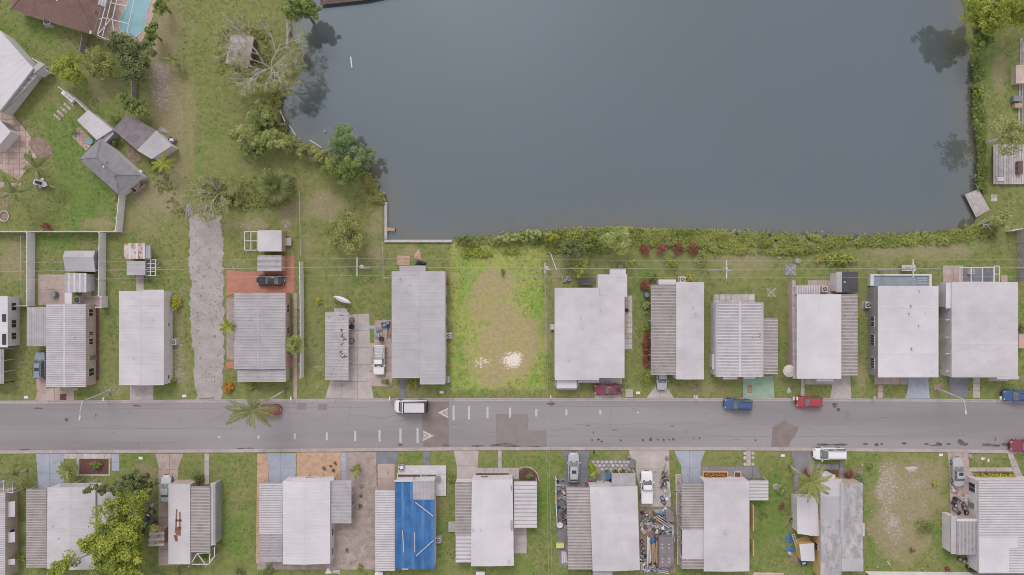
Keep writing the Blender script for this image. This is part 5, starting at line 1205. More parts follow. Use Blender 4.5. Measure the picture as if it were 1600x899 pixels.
    if kind == 'pickup':
        q = MB(); q.box(-HL*.95, -HW*.82, belt+.035, xr*HL-.12, HW*.82, belt+.045); q.build('bed_liner' if trim != 'cap' else 'bed_cover', 'metal_light' if trim == 'rack' else ('dark' if trim != 'cap' else body), root, local=True)
        for sy in (-1, 1): q = MB(); q.box(-HL*.97, sy*HW*.84, belt-.02, xr*HL-.08, sy*HW*.95, belt+.13); q.build('bed_side', body, root, local=True)
        q = MB(); q.box(-HL*.985, -HW*.84, belt-.02, -HL*.95, HW*.84, belt+.13); q.build('tailgate', body, root, local=True)
        if trim == 'rack':
            for t_ in (-.9,-.7,-.5,-.3): q = MB(); q.box(t_*HL-.04, -HW*.85, belt+.5, t_*HL+.04, HW*.85, belt+.56); q.build('rack_bar', body, root, local=True)
            for sy in (-1, 1): q = MB(); q.tube([(-HL*.93, sy*HW*.86, belt+.53), (xf*HL*.5, sy*HW*.86, hr+.15)], .05, 5); q.build('rack_rail', 'plastic_black', root, local=True)
    if trim == 'sunroof':
        q = MB(); m0 = (r2+f2)/2*HL; q.box(m0-.1, -.36, hr+.02, m0+.45, .36, hr+.055); q.build('sunroof', 'glass', root, local=True)
    if trim == 'box':
        q = MB(); q.box(r2*HL-.02, -wt*1.02, hr+.02, f2*HL-.1, wt*1.02, hr+.075); q.build('roof_surround', 'plastic_black', root, local=True)
        q = MB(); q.box(r2*HL+.22, -wt*.84, hr+.076, f2*HL-.3, wt*.84, hr+.12); q.build('roof_panel', 'roof_bright', root, local=True)
        q = MB(); q.box(-HL-.06, -HW*.9, .5, -HL+.02, HW*.9, hr-.2); q.build('rear_door', 'plastic_black', root, local=True)
    if trim == 'spare':
        q = MB(); q.cyl((-HL*.74, 0), .36, belt+.03, belt+.12, 14); q.build('spare_wheel', 'plastic_black', root, local=True)
    return root
car('grey blue car with a sunroof parked under the awning of the ribbed home at left', 62, 571, 90, 4.5, 1.75, 'car_bluegrey', 'suv', trim='sunroof')
car('black sedan parked sideways on the orange patio', 422, 438, 180, 4.6, 1.8, 'car_black', 'sedan')
car('red car on the road half hidden by the palm fronds', 417, 641, 180, 4.3, 1.75, 'car_red', 'hatch', z=.02)
car('white van with black roof edges parked on the road by the vacant lot', 641, 636, 180, 5.5, 2.1, 'car_white', 'van', trim='box', z=.02)
car('white pickup with a ladder rack parked beside the long blue grey home', 592, 563, -91, 4.9, 1.85, 'car_white', 'pickup', trim='rack')
car('maroon old car parked on the grass below the widest white home', 950, 609, 180, 4.7, 1.8, 'car_maroon', 'old', trim='spare')
car('silver car backed under the brown ribbed carport with only its nose showing', 1034.5, 590, -90, 4.4, 1.75, 'car_silver', 'sedan')
car('blue car parked on the road in front of the green driveway', 1154, 632.5, 177, 4.7, 1.85, 'car_blue', 'suv', z=.02)
car('bright red hatchback parked on the road right of two white mailboxes', 1265, 628.5, 179, 4.4, 1.8, 'car_red', 'hatch', z=.02)
car('navy blue car cut off by the right edge of the picture', 1591, 619, 178, 4.9, 1.85, 'car_navy', 'suv')
car('white minivan parked across the driveway beside the lower palm', 1297, 710, 180, 5.4, 1.95, 'car_white', 'minivan')
car('silver car with a sunroof on the dark slate driveway below the road', 896.5, 731, 90, 5.0, 1.9, 'car_silver', 'hatch', trim='sunroof', cat='car')
car('white pickup truck on the pale driveway beside the row of bicycles', 1011, 762, 90, 5.3, 1.95, 'car_white', 'pickup', trim='cap')
car('silver sedan with a sunroof on the driveway right of the bare vacant lot', 1498, 738, 92, 4.9, 1.8, 'car_silver', 'sedan', trim='sunroof')
car('white car parked tight against the rust streaked home', 259, 764, 90, 4.5, 1.75, 'car_pale', 'sedan')
car('maroon car on the road at the right edge of the picture', 1601, 697, 180, 4.7, 1.85, 'car_maroon', 'old', z=.02)
# ------------------------------------------------------------ vegetation
def leaves(name, centers, rc, per, size, m, parent=None, base=None, label=None, cat=None, group=None, kind=None, up=.6, squash=.7, long=1.0, seed=1, tintc=None):
    """many small leaf faces in clumps; every clump has its own tone"""
    r = np.random.default_rng(seed); C_ = np.asarray(centers, float); K = len(C_); rc = np.broadcast_to(np.asarray(rc, float), (K,))
    N = K*per; ci = np.repeat(np.arange(K), per)
    d = r.normal(size=(N, 3)); d /= np.linalg.norm(d, axis=1, keepdims=True)
    rad = rc[ci]*(.35+.65*r.random(N)**.6); pos = C_[ci]+d*rad[:, None]*np.array([1, 1, squash])
    nrm = d*(1-up)+np.array([0, 0, up])+r.normal(size=(N, 3))*.38; nrm /= np.linalg.norm(nrm, axis=1, keepdims=True)
    a = r.normal(size=(N, 3)); a -= nrm*(a*nrm).sum(1, keepdims=True); a /= np.linalg.norm(a, axis=1, keepdims=True); b = np.cross(nrm, a)
    s = size*(.6+.8*r.random(N))[:, None]; a = a*s*long; b = b*s*.62/long**.5
    V = np.stack([pos-a, pos-b*.9+nrm*s*.12, pos+a, pos+b*.9+nrm*s*.12], 1).reshape(-1, 3)
    if base is None: base = ORG[parent.name] if parent is not None else Vector((C_[:,0].mean(), C_[:,1].mean(), 0))
    V = V-np.array(base)[None, :]
    F = np.arange(N*4).reshape(-1, 4); me = fastmesh(name, V, F)
    ct = r.random(K) if tintc is None else np.asarray(tintc)
    tint = np.clip(.12+.76*ct[ci]+r.normal(size=N)*.16, 0, 1)
    at = me.attributes.new('tint', 'FLOAT', 'POINT'); at.data.foreach_set('value', np.repeat(tint, 4).astype('f4'))
    me.materials.append(M[m]); o = lk(bpy.data.objects.new(name, me))
    if parent is not None: o.parent = parent
    else: o.location = base
    return tag(o, label, cat, group, kind)
NT = [0]
def crown_pts(c, rx, ry, rz, n, seed, hollow=.45, low=-.35):
    r = np.random.default_rng(seed); d = r.normal(size=(n*3, 3)); d /= np.linalg.norm(d, axis=1, keepdims=True); d = d[d[:, 2] > low][:n]
    rad = hollow+(1-hollow)*r.random(len(d))**.7; lob = 1+.22*np.sin(3*np.arctan2(d[:,1], d[:,0])+seed)+.12*np.sin(7*np.arctan2(d[:,1], d[:,0])+seed*2)
    return np.array(c)+d*(rad*lob)[:, None]*np.array([rx, ry, rz])
def tree(label, x, y, r_px, hc, m='leaf_green', ry=None, rz=None, n=46, per=46, leaf=.17, seed=None, cat='tree', name='tree', group=None, bark='bark', rc=.24, limbs=7, hollow=.4, trunk=True, shape=None):
    NT[0] += 1; seed = seed or NT[0]*17; c = P(x, y, hc); rx = r_px*SC*(H-hc)/H; ryw = (ry or r_px)*SC*(H-hc)/H; rz = rz or min(rx*.75, hc*.75)
    root = thing(name, label, cat, (c.x, c.y, 0), group); r = random.Random(seed)
    pts = crown_pts(c, rx*.86, ryw*.86, rz, n, seed, hollow)
    if shape: pts = np.concatenate([crown_pts(P(sx, sy, hc), srx*SC*.9, sry*SC*.9, rz, sn, seed+i, hollow) for i, (sx, sy, srx, sry, sn) in enumerate(shape)])
    th = max(.12, rx*.07)
    if trunk:
        fk = Vector((c.x, c.y, hc-rz*.55)); q = MB(); q.tube([(c.x, c.y, -.1), (c.x+.08*r.uniform(-1,1), c.y, fk.z*.5), fk], [th*1.5, th, th*.8], 8); q.build('trunk', bark, root, smooth=True)
        for i in range(limbs):
            e = Vector(pts[r.randrange(len(pts))]); mid = fk.lerp(e, .5)+Vector((r.uniform(-.3,.3), r.uniform(-.3,.3), .25))
            q = MB(); q.tube([fk, mid, e], [th*.6, th*.36, th*.12], 5); q.build('limb', bark, root, smooth=True)
    leaves('crown', pts, rc*max(.5, min(rx, ryw))*np.random.default_rng(seed).uniform(.6, 1.25, len(pts)), int(per*1.7), leaf*.80, m, parent=root, seed=seed)
    return root
def shrub(label, x, y, r_px, m='leaf_green', h=None, ry=None, n=14, per=26, leaf=.10, cat='shrub', name='shrub', group='garden shrubs', **k):
    rx = r_px*SC; h = h or min(1.6, rx*1.1)
    NT[0] += 1; seed = NT[0]*13; c = P(x, y, h*.5); ryw = (ry or r_px)*SC
    root = thing(name, label, cat, (c.x, c.y, 0), group); r = random.Random(seed)
    pts = crown_pts((c.x, c.y, h*.5), rx*.78, ryw*.78, h*.42, n, seed, .25, -.5); q = MB()
    for i in range(5):
        e = pts[r.randrange(len(pts))]; q.tube([(c.x+r.uniform(-.1,.1), c.y+r.uniform(-.1,.1), -.03), ((c.x+e[0])/2, (c.y+e[1])/2, h*.3), tuple(e)], [.04, .03, .012], 4)
    q.build('stem', 'bark', root)
    leaves('foliage', pts, max(.12, .34*min(rx, ryw)), per, leaf, m, parent=root, seed=seed, **k)
    return root
def frond_mesh(L, m='leaf_frond', droop=.45, lw=.55, n=22, seed=0, fan=False):
    r = np.random.default_rng(seed); V = []; F = []; T = []
    def sp(t): return np.array([L*t*(1-.12*t), 0, L*(.28*t-droop*1.3*t*t)])
    for i in range(n):      # rachis
        t0, t1 = i/n, (i+1)/n; a, b = sp(t0), sp(t1); w0 = .035*(1-t0)+.008; w1 = .035*(1-t1)+.008; k = len(V)
        V += [a+[0,-w0,0], b+[0,-w1,0], b+[0,w1,0], a+[0,w0,0]]; F.append((k,k+1,k+2,k+3)); T += [.75]*4
    for i in range(3, n*3):
        t_ = i/(n*3); p = sp(t_); ll = lw*math.sin(math.pi*min(1, t_*.85+.12))**.6*(1+.15*r.normal())
        for s in (-1, 1):
            d = np.array([.55+.5*t_, s*1.0, -.25-.35*r.random()]); d /= np.linalg.norm(d); wv = np.array([1, -s*.4, 0])*.027; e = p+d*ll; mid = p+d*ll*.5+[0,0,.03]
            k = len(V); V += [p-wv*.4, mid-wv, e, mid+wv]; F.append((k,k+1,k+2,k+3)); T += [float(np.clip(.5+.25*r.normal(), 0, 1))]*4
    me = fastmesh('frond', np.array(V), np.array(F)); at = me.attributes.new('tint', 'FLOAT', 'POINT'); at.data.foreach_set('value', np.array(T, 'f4')); me.materials.append(M[m]); return me
def fan_mesh(L, m='leaf_palm', seed=0):
    r = np.random.default_rng(seed); V = []; F = []; T = []
    V += [(0,-.02,0),(L*.5,-.02,.1),(L*.5,.02,.1),(0,.02,0)]; F.append((0,1,2,3)); T += [.8]*4
    for i in range(17):
        a = (i/16-.5)*3.6; l_ = L*.58*(1-.25*abs(i/16-.5)*2)*(1+.08*r.normal()); d = np.array([math.cos(a), math.sin(a), -.22]); o = np.array([L*.5,0,.1]); w_ = np.array([-math.sin(a), math.cos(a), 0])*.06
        k = len(V); V += [o, o+d*l_*.55-w_, o+d*l_, o+d*l_*.55+w_]; F.append((k,k+1,k+2,k+3)); T += [float(np.clip(.5+.3*r.normal(), 0, 1))]*4
    me = fastmesh('frond', np.array(V, float), np.array(F)); at = me.attributes.new('tint', 'FLOAT', 'POINT'); at.data.foreach_set('value', np.array(T, 'f4')); me.materials.append(M[m]); return me
def palm(label, x, y, hc, L=2.6, n=14, m='leaf_frond', bx=None, by=None, fan=False, group='palm trees', trunk=True, lift=(.1,.9), seed=None, lw=.55, rows=1):
    NT[0] += 1; seed = seed or NT[0]*19; r = random.Random(seed); t_ = P(x, y, hc)
    b = P(bx, by) if bx else Vector((t_.x, t_.y, 0)); root = thing('palm_tree', label, 'palm', (b.x, b.y, 0), group)
    if trunk:
        q = MB(); mid = b.lerp(t_, .5); bend = Vector((r.uniform(-.2,.2), r.uniform(-.2,.2), 0)); q.tube([b, b.lerp(t_, .25)+bend*.6, mid+bend, b.lerp(t_, .8)+bend*.5, t_], [.2,.16,.15,.14,.13], 8); q.build('trunk', 'bark_palm', root, smooth=True)
        q = MB(); q.tube([t_-Vector((0,0,.3)), t_+Vector((0,0,.25))], [.17,.06], 8); q.build('crownshaft', 'bark', root)
    ms = [(fan_mesh if fan else frond_mesh)(L, m, seed=seed+i) if fan else frond_mesh(L, m, .30+.18*i, lw, seed=seed+i) for i in range(3)]
    for i in range(n):
        o = lk(bpy.data.objects.new('frond', ms[i % 3])); o.parent = root; o.location = t_-b+Vector((0,0,.1))
        k = i/n; tilt = -(lift[0]+(lift[1]-lift[0])*((i*.618) % 1)) if not fan else -r.uniform(-.5, 1.3)
        o.rotation_euler = (r.uniform(-.25,.25), tilt, 2*math.pi*k+r.uniform(-.4,.4)); s = r.uniform(.55, 1.15); o.scale = (s, s, s)
    return root
def bare(label, x, y, R_, hc, seed, n=9, depth=4, m='bark_pale', leafm=None, bx=None, by=None, flat=.4):
    r = random.Random(seed); b = P(bx or x, by or y); root = thing('bare_tree', label, 'tree', (b.x, b.y, 0), 'bare branched trees'); c = P(x, y, hc)
    q = MB(); f = Vector((b.x, b.y, 0)).lerp(c, .35); q.tube([b, f], [.22,.17], 8); q.build('trunk', m, root)
    tips = []
    def grow(q, p, d, L, rad, k):
        e = p+d*L; mid = p+d*L*.5+Vector((r.uniform(-.12,.12), r.uniform(-.12,.12), r.uniform(0,.1)))*L
        q.tube([p, mid, e], [rad, rad*.8, rad*.6], 5)
        if k == 0: tips.append(e); return
        if k > 0:
            a = r.choice((-1, 1))*r.uniform(.5, 1.0); d3 = Vector((d.x*math.cos(a)-d.y*math.sin(a), d.x*math.sin(a)+d.y*math.cos(a), d.z*.5+.1)).normalized(); e3 = mid+d3*L*r.uniform(.4,.7)
            q.tube([mid, mid.lerp(e3,.5)+Vector((0,0,.05)), e3], [rad*.45, rad*.35, rad*.2], 4); tips.append(e3)
        for i in range(3):
            a = r.uniform(-.8, .8); d2 = Vector((d.x*math.cos(a)-d.y*math.sin(a), d.x*math.sin(a)+d.y*math.cos(a), d.z*.6+r.uniform(-.1,.25))).normalized()
            grow(q, e, d2, L*r.uniform(.6,.9), rad*.68, k-1)
    for i in range(n):
        a = 2*math.pi*i/n+r.uniform(-.5,.5); q = MB(); d = Vector((math.cos(a), math.sin(a), flat+r.uniform(0,1.3))).normalized()
        grow(q, f, d, R_*SC*r.uniform(.22,.46), (.10 if depth > 4 else .06), depth-1); q.build('branch', m, root)
    if leafm:
        pts = [tuple(t_) for t_ in tips if r.random() < .75]; leaves('foliage', pts, .42, 15, .10, leafm, parent=root, seed=seed)
    return root
# --- trees, upper left
tree('round yellow green tree left of the pinkish shrubbery in the upper left garden', 109, 106, 25, 3.6, 'leaf_lime', n=60, leaf=.17, ry=27)
tree('pinkish green bushy tree between the yellow round tree and the dark spiky tree', 156, 100, 27, 3.0, 'leaf_olive', n=60, leaf=.15)
tree('dark spiky leaved tree below the swimming pool cage', 208, 88, 34, 4.5, 'leaf_dark', n=80, leaf=.22, per=50, shape=[(210,85,26,26,50),(190,66,18,12,16),(212,112,22,18,24)])
tree('bright green shrubby tree right of the swimming pool', 237, 52, 12, 3.0, 'leaf_green', ry=22, n=34, leaf=.16)
tree('bright green bush at the top edge beside the pool deck', 252, 8, 12, 3.0, 'leaf_green', ry=18, n=30, leaf=.16)
tree('rounded green tree above the dark grey shed roof', 210, 167, 22, 3.2, 'leaf_green', ry=14, n=46, leaf=.17, shape=[(212,166,20,11,30),(196,158,10,12,14),(222,176,12,9,12)])
shrub('yellow green shrub behind the long pale shed', 181, 189, 14, 'leaf_green', ry=10, n=24)
shrub('pale flowering shrub left of the pink tiled patio', 112, 203, 10, 'leaf_pale', n=16); shrub('small shrub between the pale shed and the grey shed', 178, 222, 12, 'leaf_green', ry=8)
palm('banana clump with broad yellow green leaves below the pale half roofed shed', 257, 256, 2.6, 2.5, 13, 'leaf_lime', lw=.42, trunk=True)
palm('small ragged palm on the dry ground right of the dark spiky tree', 270, 94, 2.0, 1.7, 11, 'leaf_frond', lw=.4)
palm('upper of two palms at the left edge beside the patio', 58, 262, 4.5, 2.7, 12, 'leaf_palm', bx=56, by=260); palm('lower of two palms at the left edge beside the patio', 24, 301, 4.5, 3.0, 13, 'leaf_palm', bx=22, by=300)
shrub('dark red shrub against the long white garden fence', 73, 353, 14, 'leaf_red', ry=7, n=16); shrub('tiny yellow green bush by the hip roofed building corner', 180, 310, 5, 'leaf_yellow', n=10)
shrub('yellow green bush at the right side of the smooth white home by the lane', 275, 473, 11, 'leaf_yellow', n=24, leaf=.13, h=1.3); shrub('low green bush at the lower right corner of the same smooth home', 268, 598, 8, 'leaf_green')
# bank vegetation near the bare tree
tree('leafy green tree at the top of the left bank touching the boardwalk', 472, 11, 24, 5.5, 'leaf_green', n=70, per=60, leaf=.2, shape=[(472,8,25,18,50),(458,24,12,10,14),(484,18,14,12,16)])
bare('large pale bare branched tree leaning over the left shore of the pond', 424, 108, 66, 4.8, 5, 10, 5, 'bark_pale', 'leaf_olive')
bare('dead grey bare tree lying wide beside the fan palm', 345, 302, 48, 2.0, 9, 8, 4, 'bark_pale', 'leaf_olive')
bare('small bare twiggy crown in the middle of the olive tree', 541, 376, 14, 4.2, 12, 9, 2, 'bark_pale')
tree('bright bushy tree on the left bank below the bare tree', 414, 190, 36, 2.8, 'leaf_pale', ry=26, n=90, per=50, leaf=.17, shape=[(408,180,24,22,50),(385,215,26,18,36),(430,218,26,16,36)])
tree('low yellow green thicket along the left pond corner', 470, 232, 40, 2.0, 'leaf_olive', ry=14, n=70, per=44, leaf=.16, shape=[(450,222,22,12,30),(480,236,20,12,30),(500,246,14,14,20)])
tree('green bushy tree at the foot of the thicket', 398, 236, 24, 2.2, 'leaf_green', ry=12, n=36)
tree('upper blue green round tree of the cluster at the pond corner', 537, 222, 26, 4.6, 'leaf_blue', n=60, per=60, leaf=.17, group='tree cluster at the pond corner')
tree('right hand blue green tree of the cluster at the pond corner', 568, 246, 20, 4.2, 'leaf_blue', n=46, per=56, leaf=.17, group='tree cluster at the pond corner')
tree('lowest yellow green tree of the cluster at the pond corner', 540, 266, 34, 3.6, 'leaf_green', ry=24, n=80, per=56, leaf=.17, group='tree cluster at the pond corner')
tree('small olive tree at the left of the pond corner cluster', 505, 246, 14, 3.0, 'leaf_olive', n=26)
palm('broad grey green fan palm clump right of the dead bare tree', 430, 291, 3.4, 2.7, 46, 'leaf_palm', fan=True, lift=(-.3,1.3)); 
tree('rounded leafy thicket beneath the broad fan palm clump', 430, 294, 30, 2.1, 'leaf_green', ry=30, n=80, group=None)
tree('olive green wide tree on the lawn above the canoe', 537, 366, 34, 4.0, 'leaf_olive', ry=34, n=90, per=46, leaf=.15, hollow=.5)
tree('patch of olive shrubs around the dead bare tree', 345, 308, 36, 1.0, 'leaf_olive', ry=18, n=50, per=26, trunk=False)
# north gardens
palm('small bright palm beside the gravel lane and the ribbed orange patio home', 359, 510, 3.2, 1.6, 12, 'leaf_lime', lw=.35, bx=364, by=509)
tree('round yellowish tree at the right wall of the orange patio home', 461, 538, 16, 3.2, 'leaf_yellow', n=40, leaf=.14, per=50, m='leaf_pale') if False else palm('round full headed palm at the right wall of the orange patio home', 461, 538, 3.6, 1.55, 40, 'leaf_frond', fan=True)
shrub('orange flowering bush left of the large roadside palm', 358, 605, 9.5, 'leaf_orange', n=20, leaf=.12); palm('tall leaning palm spreading over the road and the red car', 396, 640, 8.5, 4.3, 21, 'leaf_palm', bx=447, by=609, lw=.75, lift=(-.1,.6))
shrub('yellow flowering shrub on the lawn left of the free standing carport', 498, 471, 6, 'leaf_yellow', n=10); shrub('green shrub in front of the lane', 392, 600, 9, 'leaf_pale', ry=14, n=16)
shrub('leafy yellow green plant at the foot of the long blue grey home', 645, 601, 11, 'leaf_lime', n=18); shrub('orange yellow shrub at the top right corner of the blue grey home', 699, 441, 5, 'leaf_orange', ry=9, n=12)
shrub('climbing leaves at the corner of the white pickup patio', 603, 597, 10, 'leaf_green', ry=6)
for x, y, r_, m_, l_ in ((1006,446,10,'leaf_red','red croton bush left of the carport home, upper end'),(1008,449,4,'leaf_yellow','tiny yellow bush in the middle of the red croton'),(1021,432,11,'leaf_green','green bush above the carport home'),(1078,434,6,'leaf_yellow','yellow green bush right of the air conditioner behind the carport home'),
                         (1010,478,8,'leaf_pale','pale cactus bed left of the carport home'),(1010,513,7,'leaf_lime','lime bush between the cactus bed and the red hedge'),(1009,590,12,'leaf_lime','rounded light green bush at the lower end of the red hedge'),
                         (1008,391,12,'leaf_red','leftmost dark red bush of the row by the pond'),(1034,388,13,'leaf_red','largest dark red bush, second in the row by the pond'),(1060,390,11,'leaf_red','third dark red bush in the row by the pond'),(1084,390,12,'leaf_red','rightmost dark red bush of the row by the pond'),
                         (1051,412,15,'leaf_lime','wide lime green bush below the dark red bushes'),(1096,404,14,'leaf_olive','purple and green mixed bush right of the lime bush'),(988,410,5,'leaf_yellow','small yellow bush left of the red croton')):
    shrub(l_, x, y, r_, m_, ry={478:17, 388:10, 412:10, 404:18}.get(y, r_), n=18 if r_ > 6 else 9)
hd = thing('hedge', 'long red leaved hedge left of the carport home', 'hedge', tuple(P(1010,546)))
for i, y in enumerate((526,536,547,558,568)): leaves('foliage', crown_pts(P(1010, y, .6), .65, .7, .4, 12, 60+i, .2), .3, 26, .1, 'leaf_red', parent=hd, seed=60+i)
tree('dark green bushy tree above the air conditioned corner of the widest home', 893, 392, 22, 3.0, 'leaf_dark', ry=18, n=50, leaf=.15); tree('lime green bush tree in front of the dark bushy tree', 906, 420, 15, 2.4, 'leaf_lime', n=34, leaf=.14)
tree('pale wispy green tree at the pond edge behind the widest home', 965, 374, 26, 3.6, 'leaf_pale', ry=24, n=60, per=32, leaf=.14, bark='bark_pale', limbs=10); tree('green bushes between the wispy tree and the dark tree', 928, 378, 18, 2.2, 'leaf_green', ry=12, n=36)
tree('green thicket right above the vacant lot corner', 862, 372, 14, 1.6, 'leaf_lime', ry=10, n=30); tree('dark green thicket on the pond edge above the vacant lot', 725, 373, 16, 1.6, 'leaf_green', ry=7, n=30)
tree('low sprawling thicket on the pond edge at the middle of the lot', 800, 372, 30, 1.5, 'leaf_pale', ry=8, n=40); tree('bushy weeds at the right part of the lot pond edge', 835, 366, 18, 1.6, 'leaf_pale', ry=9, n=34)
shrub('broad leaved yellow green bush behind the brown ribbed strip home', 1312, 406, 30, 'leaf_lime', ry=11, n=60, leaf=.2, per=16, h=1.3); shrub('small shrub with flowers above that broad leaved bush', 1282, 404, 9, 'leaf_yellow', ry=8)
# lot weeds
shrub('leafy weed patch at the top left of the vacant lot', 745, 396, 34, 'leaf_lime', ry=9, n=60, leaf=.16, per=16, h=.7); shrub('smaller weed patch at the top middle of the vacant lot', 800, 394, 20, 'leaf_lime', ry=7, n=30, leaf=.14, per=14, h=.6)
shrub('single weed clump in the upper vacant lot', 787, 428, 8, 'leaf_green', n=8, per=14, h=.4)
# right bank
tree('large bright green tree at the top right corner over the pond', 1562, 26, 52, 5.5, 'leaf_lime', ry=32, n=130, per=56, leaf=.2, shape=[(1562,24,40,26,60),(1532,14,26,26,34),(1600,10,30,30,30),(1540,44,20,14,18)])
tree('smaller leafy tree below the large tree at the right shore', 1530, 65, 19, 4.0, 'leaf_green', n=40, per=50, leaf=.18); shrub('bright bush on the right shore', 1531, 145, 9, 'leaf_lime', n=16, h=1.5); shrub('upper small bush on the right shore', 1529, 120, 6, 'leaf_green'); shrub('thin bush just above the small lime bush on the right shore', 1530,108,5,'leaf_pale')
tree('sparse yellow olive tree beside the timber deck at the right edge', 1576, 213, 32, 5.8, 'leaf_olive', ry=34, n=60, per=26, leaf=.17, limbs=14, hollow=.2, bark='bark_pale')
tree('yellowish tree right of the raft at the lower right shore', 1561, 344, 18, 3.0, 'leaf_pale', ry=16, n=40, per=30); bare('small bare bush at the water below the raft', 1536, 350, 14, 1.6, 31, 7, 3, 'bark_pale')
# south gardens
palm('short yellow green palm in the mulch bed by the pale blue driveway', 107, 735, 2.2, 1.9, 22, 'leaf_frond', lw=.4); shrub('green shrub in the mulch bed right of that palm', 150, 727, 9, 'leaf_green', n=18)
palm('dark palm at the far left below the road', 22, 742, 3.0, 2.3, 16, 'leaf_palm', lw=.4)
tree('dark drooping tree above the big yellow green tree', 205, 755, 38, 4.8, 'leaf_dark', ry=18, n=80, per=50, leaf=.2, shape=[(214,752,28,18,54),(168,763,24,9,20),(240,756,14,10,10)])
tree('big yellow green tree half covering the white roof at lower left', 190, 850, 54, 6.0, 'leaf_lime', ry=60, n=200, per=60, leaf=.22, rc=.17, limbs=16, hollow=.3, shape=[(190,850,42,40,80),(178,792,16,20,16),(220,775,16,10,14),(150,848,22,12,20),(108,878,12,9,12),(200,895,48,24,44),(212,822,22,30,30)])
shrub('low green bush between the two leftmost lower homes', 33, 871, 9, 'leaf_green', n=16); shrub('dark green bush at the front corner of the rust streaked home', 307, 746, 11, 'leaf_dark', n=24)
shrub('dark shrub at the bottom edge by the open lawn', 374, 895, 10, 'leaf_dark'); shrub('olive shrub at the bottom edge by the rust streaked home', 275, 897, 9, 'leaf_olive'); shrub('green shrub on the pergola corner of the rust streaked home', 320,871,5,'leaf_green')
palm('small yellow green palm in the tan gravel yard', 558, 734, 1.6, 1.2, 18, 'leaf_frond', lw=.3)
for i, (x, y, r_, m_, l_) in enumerate(((524,723,3.2,'leaf_dark','upper dark agave in the peach gravel bed'),(507,732,3.4,'leaf_dark','left dark agave in the peach gravel bed'),(521,734,3.4,'leaf_brown','right dark agave in the peach gravel bed'),(517,728.5,1.6,'leaf_red','tiny red plant between the agaves'),
                                        (565,760,4.5,'leaf_olive','first plant below the small palm in the gravel yard'),(563,775,3.5,'leaf_brown','second plant below the small palm in the gravel yard'),(564,791,4.6,'leaf_dark','round dark bush, third below the small palm'),(543,859,3.5,'leaf_brown','brown clump alone low in the gravel yard'),
                                        (706,750,8,'leaf_green','clipped oval bush left of the pale driveway'),(828,744,7.5,'leaf_green','round bush inside the curved planting bed'),(1221,766,9,'leaf_pale','pale green bush beside the white ring on the lawn'),(1222,792,6.5,'leaf_red','round red bush on the lawn left of the lower palm'),
                                        (1193,805,8,'leaf_green','faint low green clump on the lawn right of the yellow walled home'),(1256,738,7,'leaf_red','red leaved plant by the lower palm trunk'),(1326,741,9,'leaf_red','red flowering plant in the bed left of the bare lot'),(1338,743,7,'leaf_green','green plant beside the red flowers at the bed left of the bare lot'),(1345,748,6,'leaf_blue','grey green plant at the corner of the mottled roof'),
                                        (1462,758,6,'leaf_yellow','small yellow bush alone on the bare vacant lot'),(1358,731,8,'leaf_green','green weed clump at the top left of the bare vacant lot'),(1445,825,20,'leaf_green','wide low weed patch in the lower right of the bare lot'),(1481,890,5,'leaf_red','reddish weed near the bottom of the bare lot'),(1425,860,5,'leaf_brown','dry brown weed low in the bare lot'),
                                        (1075,889,0,'',''),(925,716,0,'',''),(1424,873,0,'',''),(856,888,7,'leaf_lime','yellow green weeds at the bottom edge by the beige carport'),(562,887,8,'leaf_olive','weeds at the bottom edge of the gravel yard'),(420,893,12,'leaf_green','weeds at the bottom edge by the pale blue driveway home'))):
    if r_: shrub(l_, x, y, r_, m_, ry={750:9}.get(y, r_*.9), h=.5 if r_ < 5 or 'weed' in l_ or 'faint' in l_ else None, n=max(6, int(r_*1.7)), per=20)
palm('yellow green palm on the flagstone bed beside the dark slate driveway', 927, 736, 1.6, 1.15, 14, 'leaf_lime', lw=.3); shrub('olive shrub above that flagstone bed palm', 923, 727, 4, 'leaf_olive')
palm('tall leaning palm over the white gabled shed, south of the road', 1266, 752, 7.5, 3.6, 19, 'leaf_frond', bx=1233, by=727, lw=.5, lift=(.05,.7))
hd = thing('hedge', 'yellow flowering hedge in front of the lower right corner home', 'hedge', tuple(P(1555,745)))
for i in range(7): leaves('foliage', crown_pts(P(1526+i*9.3, 744.5, .6), .5, .5, .35, 9, 90+i, .2), .26, 24, .09, 'leaf_yellow', parent=hd, seed=90+i)
hd = thing('flower_row', 'row of yellow edged plants in front of the beige carport home porch', 'plants', tuple(P(965,735)))
for i in range(6): leaves('foliage', crown_pts(P(948+i*7, 735, .4), .35, .2, .2, 6, 190+i, .2), .18, 18, .07, 'leaf_yellow' if i % 2 else 'leaf_dark', parent=hd, seed=190+i)
# planter boxes
def planter(label, x0, y0, x1, y1, m='wall_yellow', soil='mulch', plants=None, h=.45):
    root = thing('planter', label, 'planter', tuple(P((x0+x1)/2, (y0+y1)/2)))
    for a in ((x0,y0,x1,y0+1.4),(x0,y1-1.4,x1,y1),(x0,y0+1.5,x0+1.4,y1-1.5),(x1-1.4,y0+1.5,x1,y1-1.5)): q = MB(); q.pbox(*a, 0, h); q.build('side', m, root)
    q = MB(); q.pbox(x0+1.5, y0+1.5, x1-1.5, y1-1.5, 0, h-.1); q.build('soil', soil, root)
    if plants:
        n = max(1, int((x1-x0)/6))
        for i in range(n): leaves('foliage', crown_pts(P(x0+3.5+(x1-x0-7)*(i+.5)/n, (y0+y1)/2, h+.2), .32, .3, .2, 6, 300+i, .2), .18, 18, .08, plants, parent=root, seed=int(300+i+x0))
planter('long orange and brown planter at the front of the yellow walled home', 1097, 736, 1136.5, 749, 'wall_yellow', 'mulch', 'leaf_orange')
planter('small square brown planter right of the long orange planter', 1145.5, 736, 1157, 748, 'wall_beige', 'mulch')
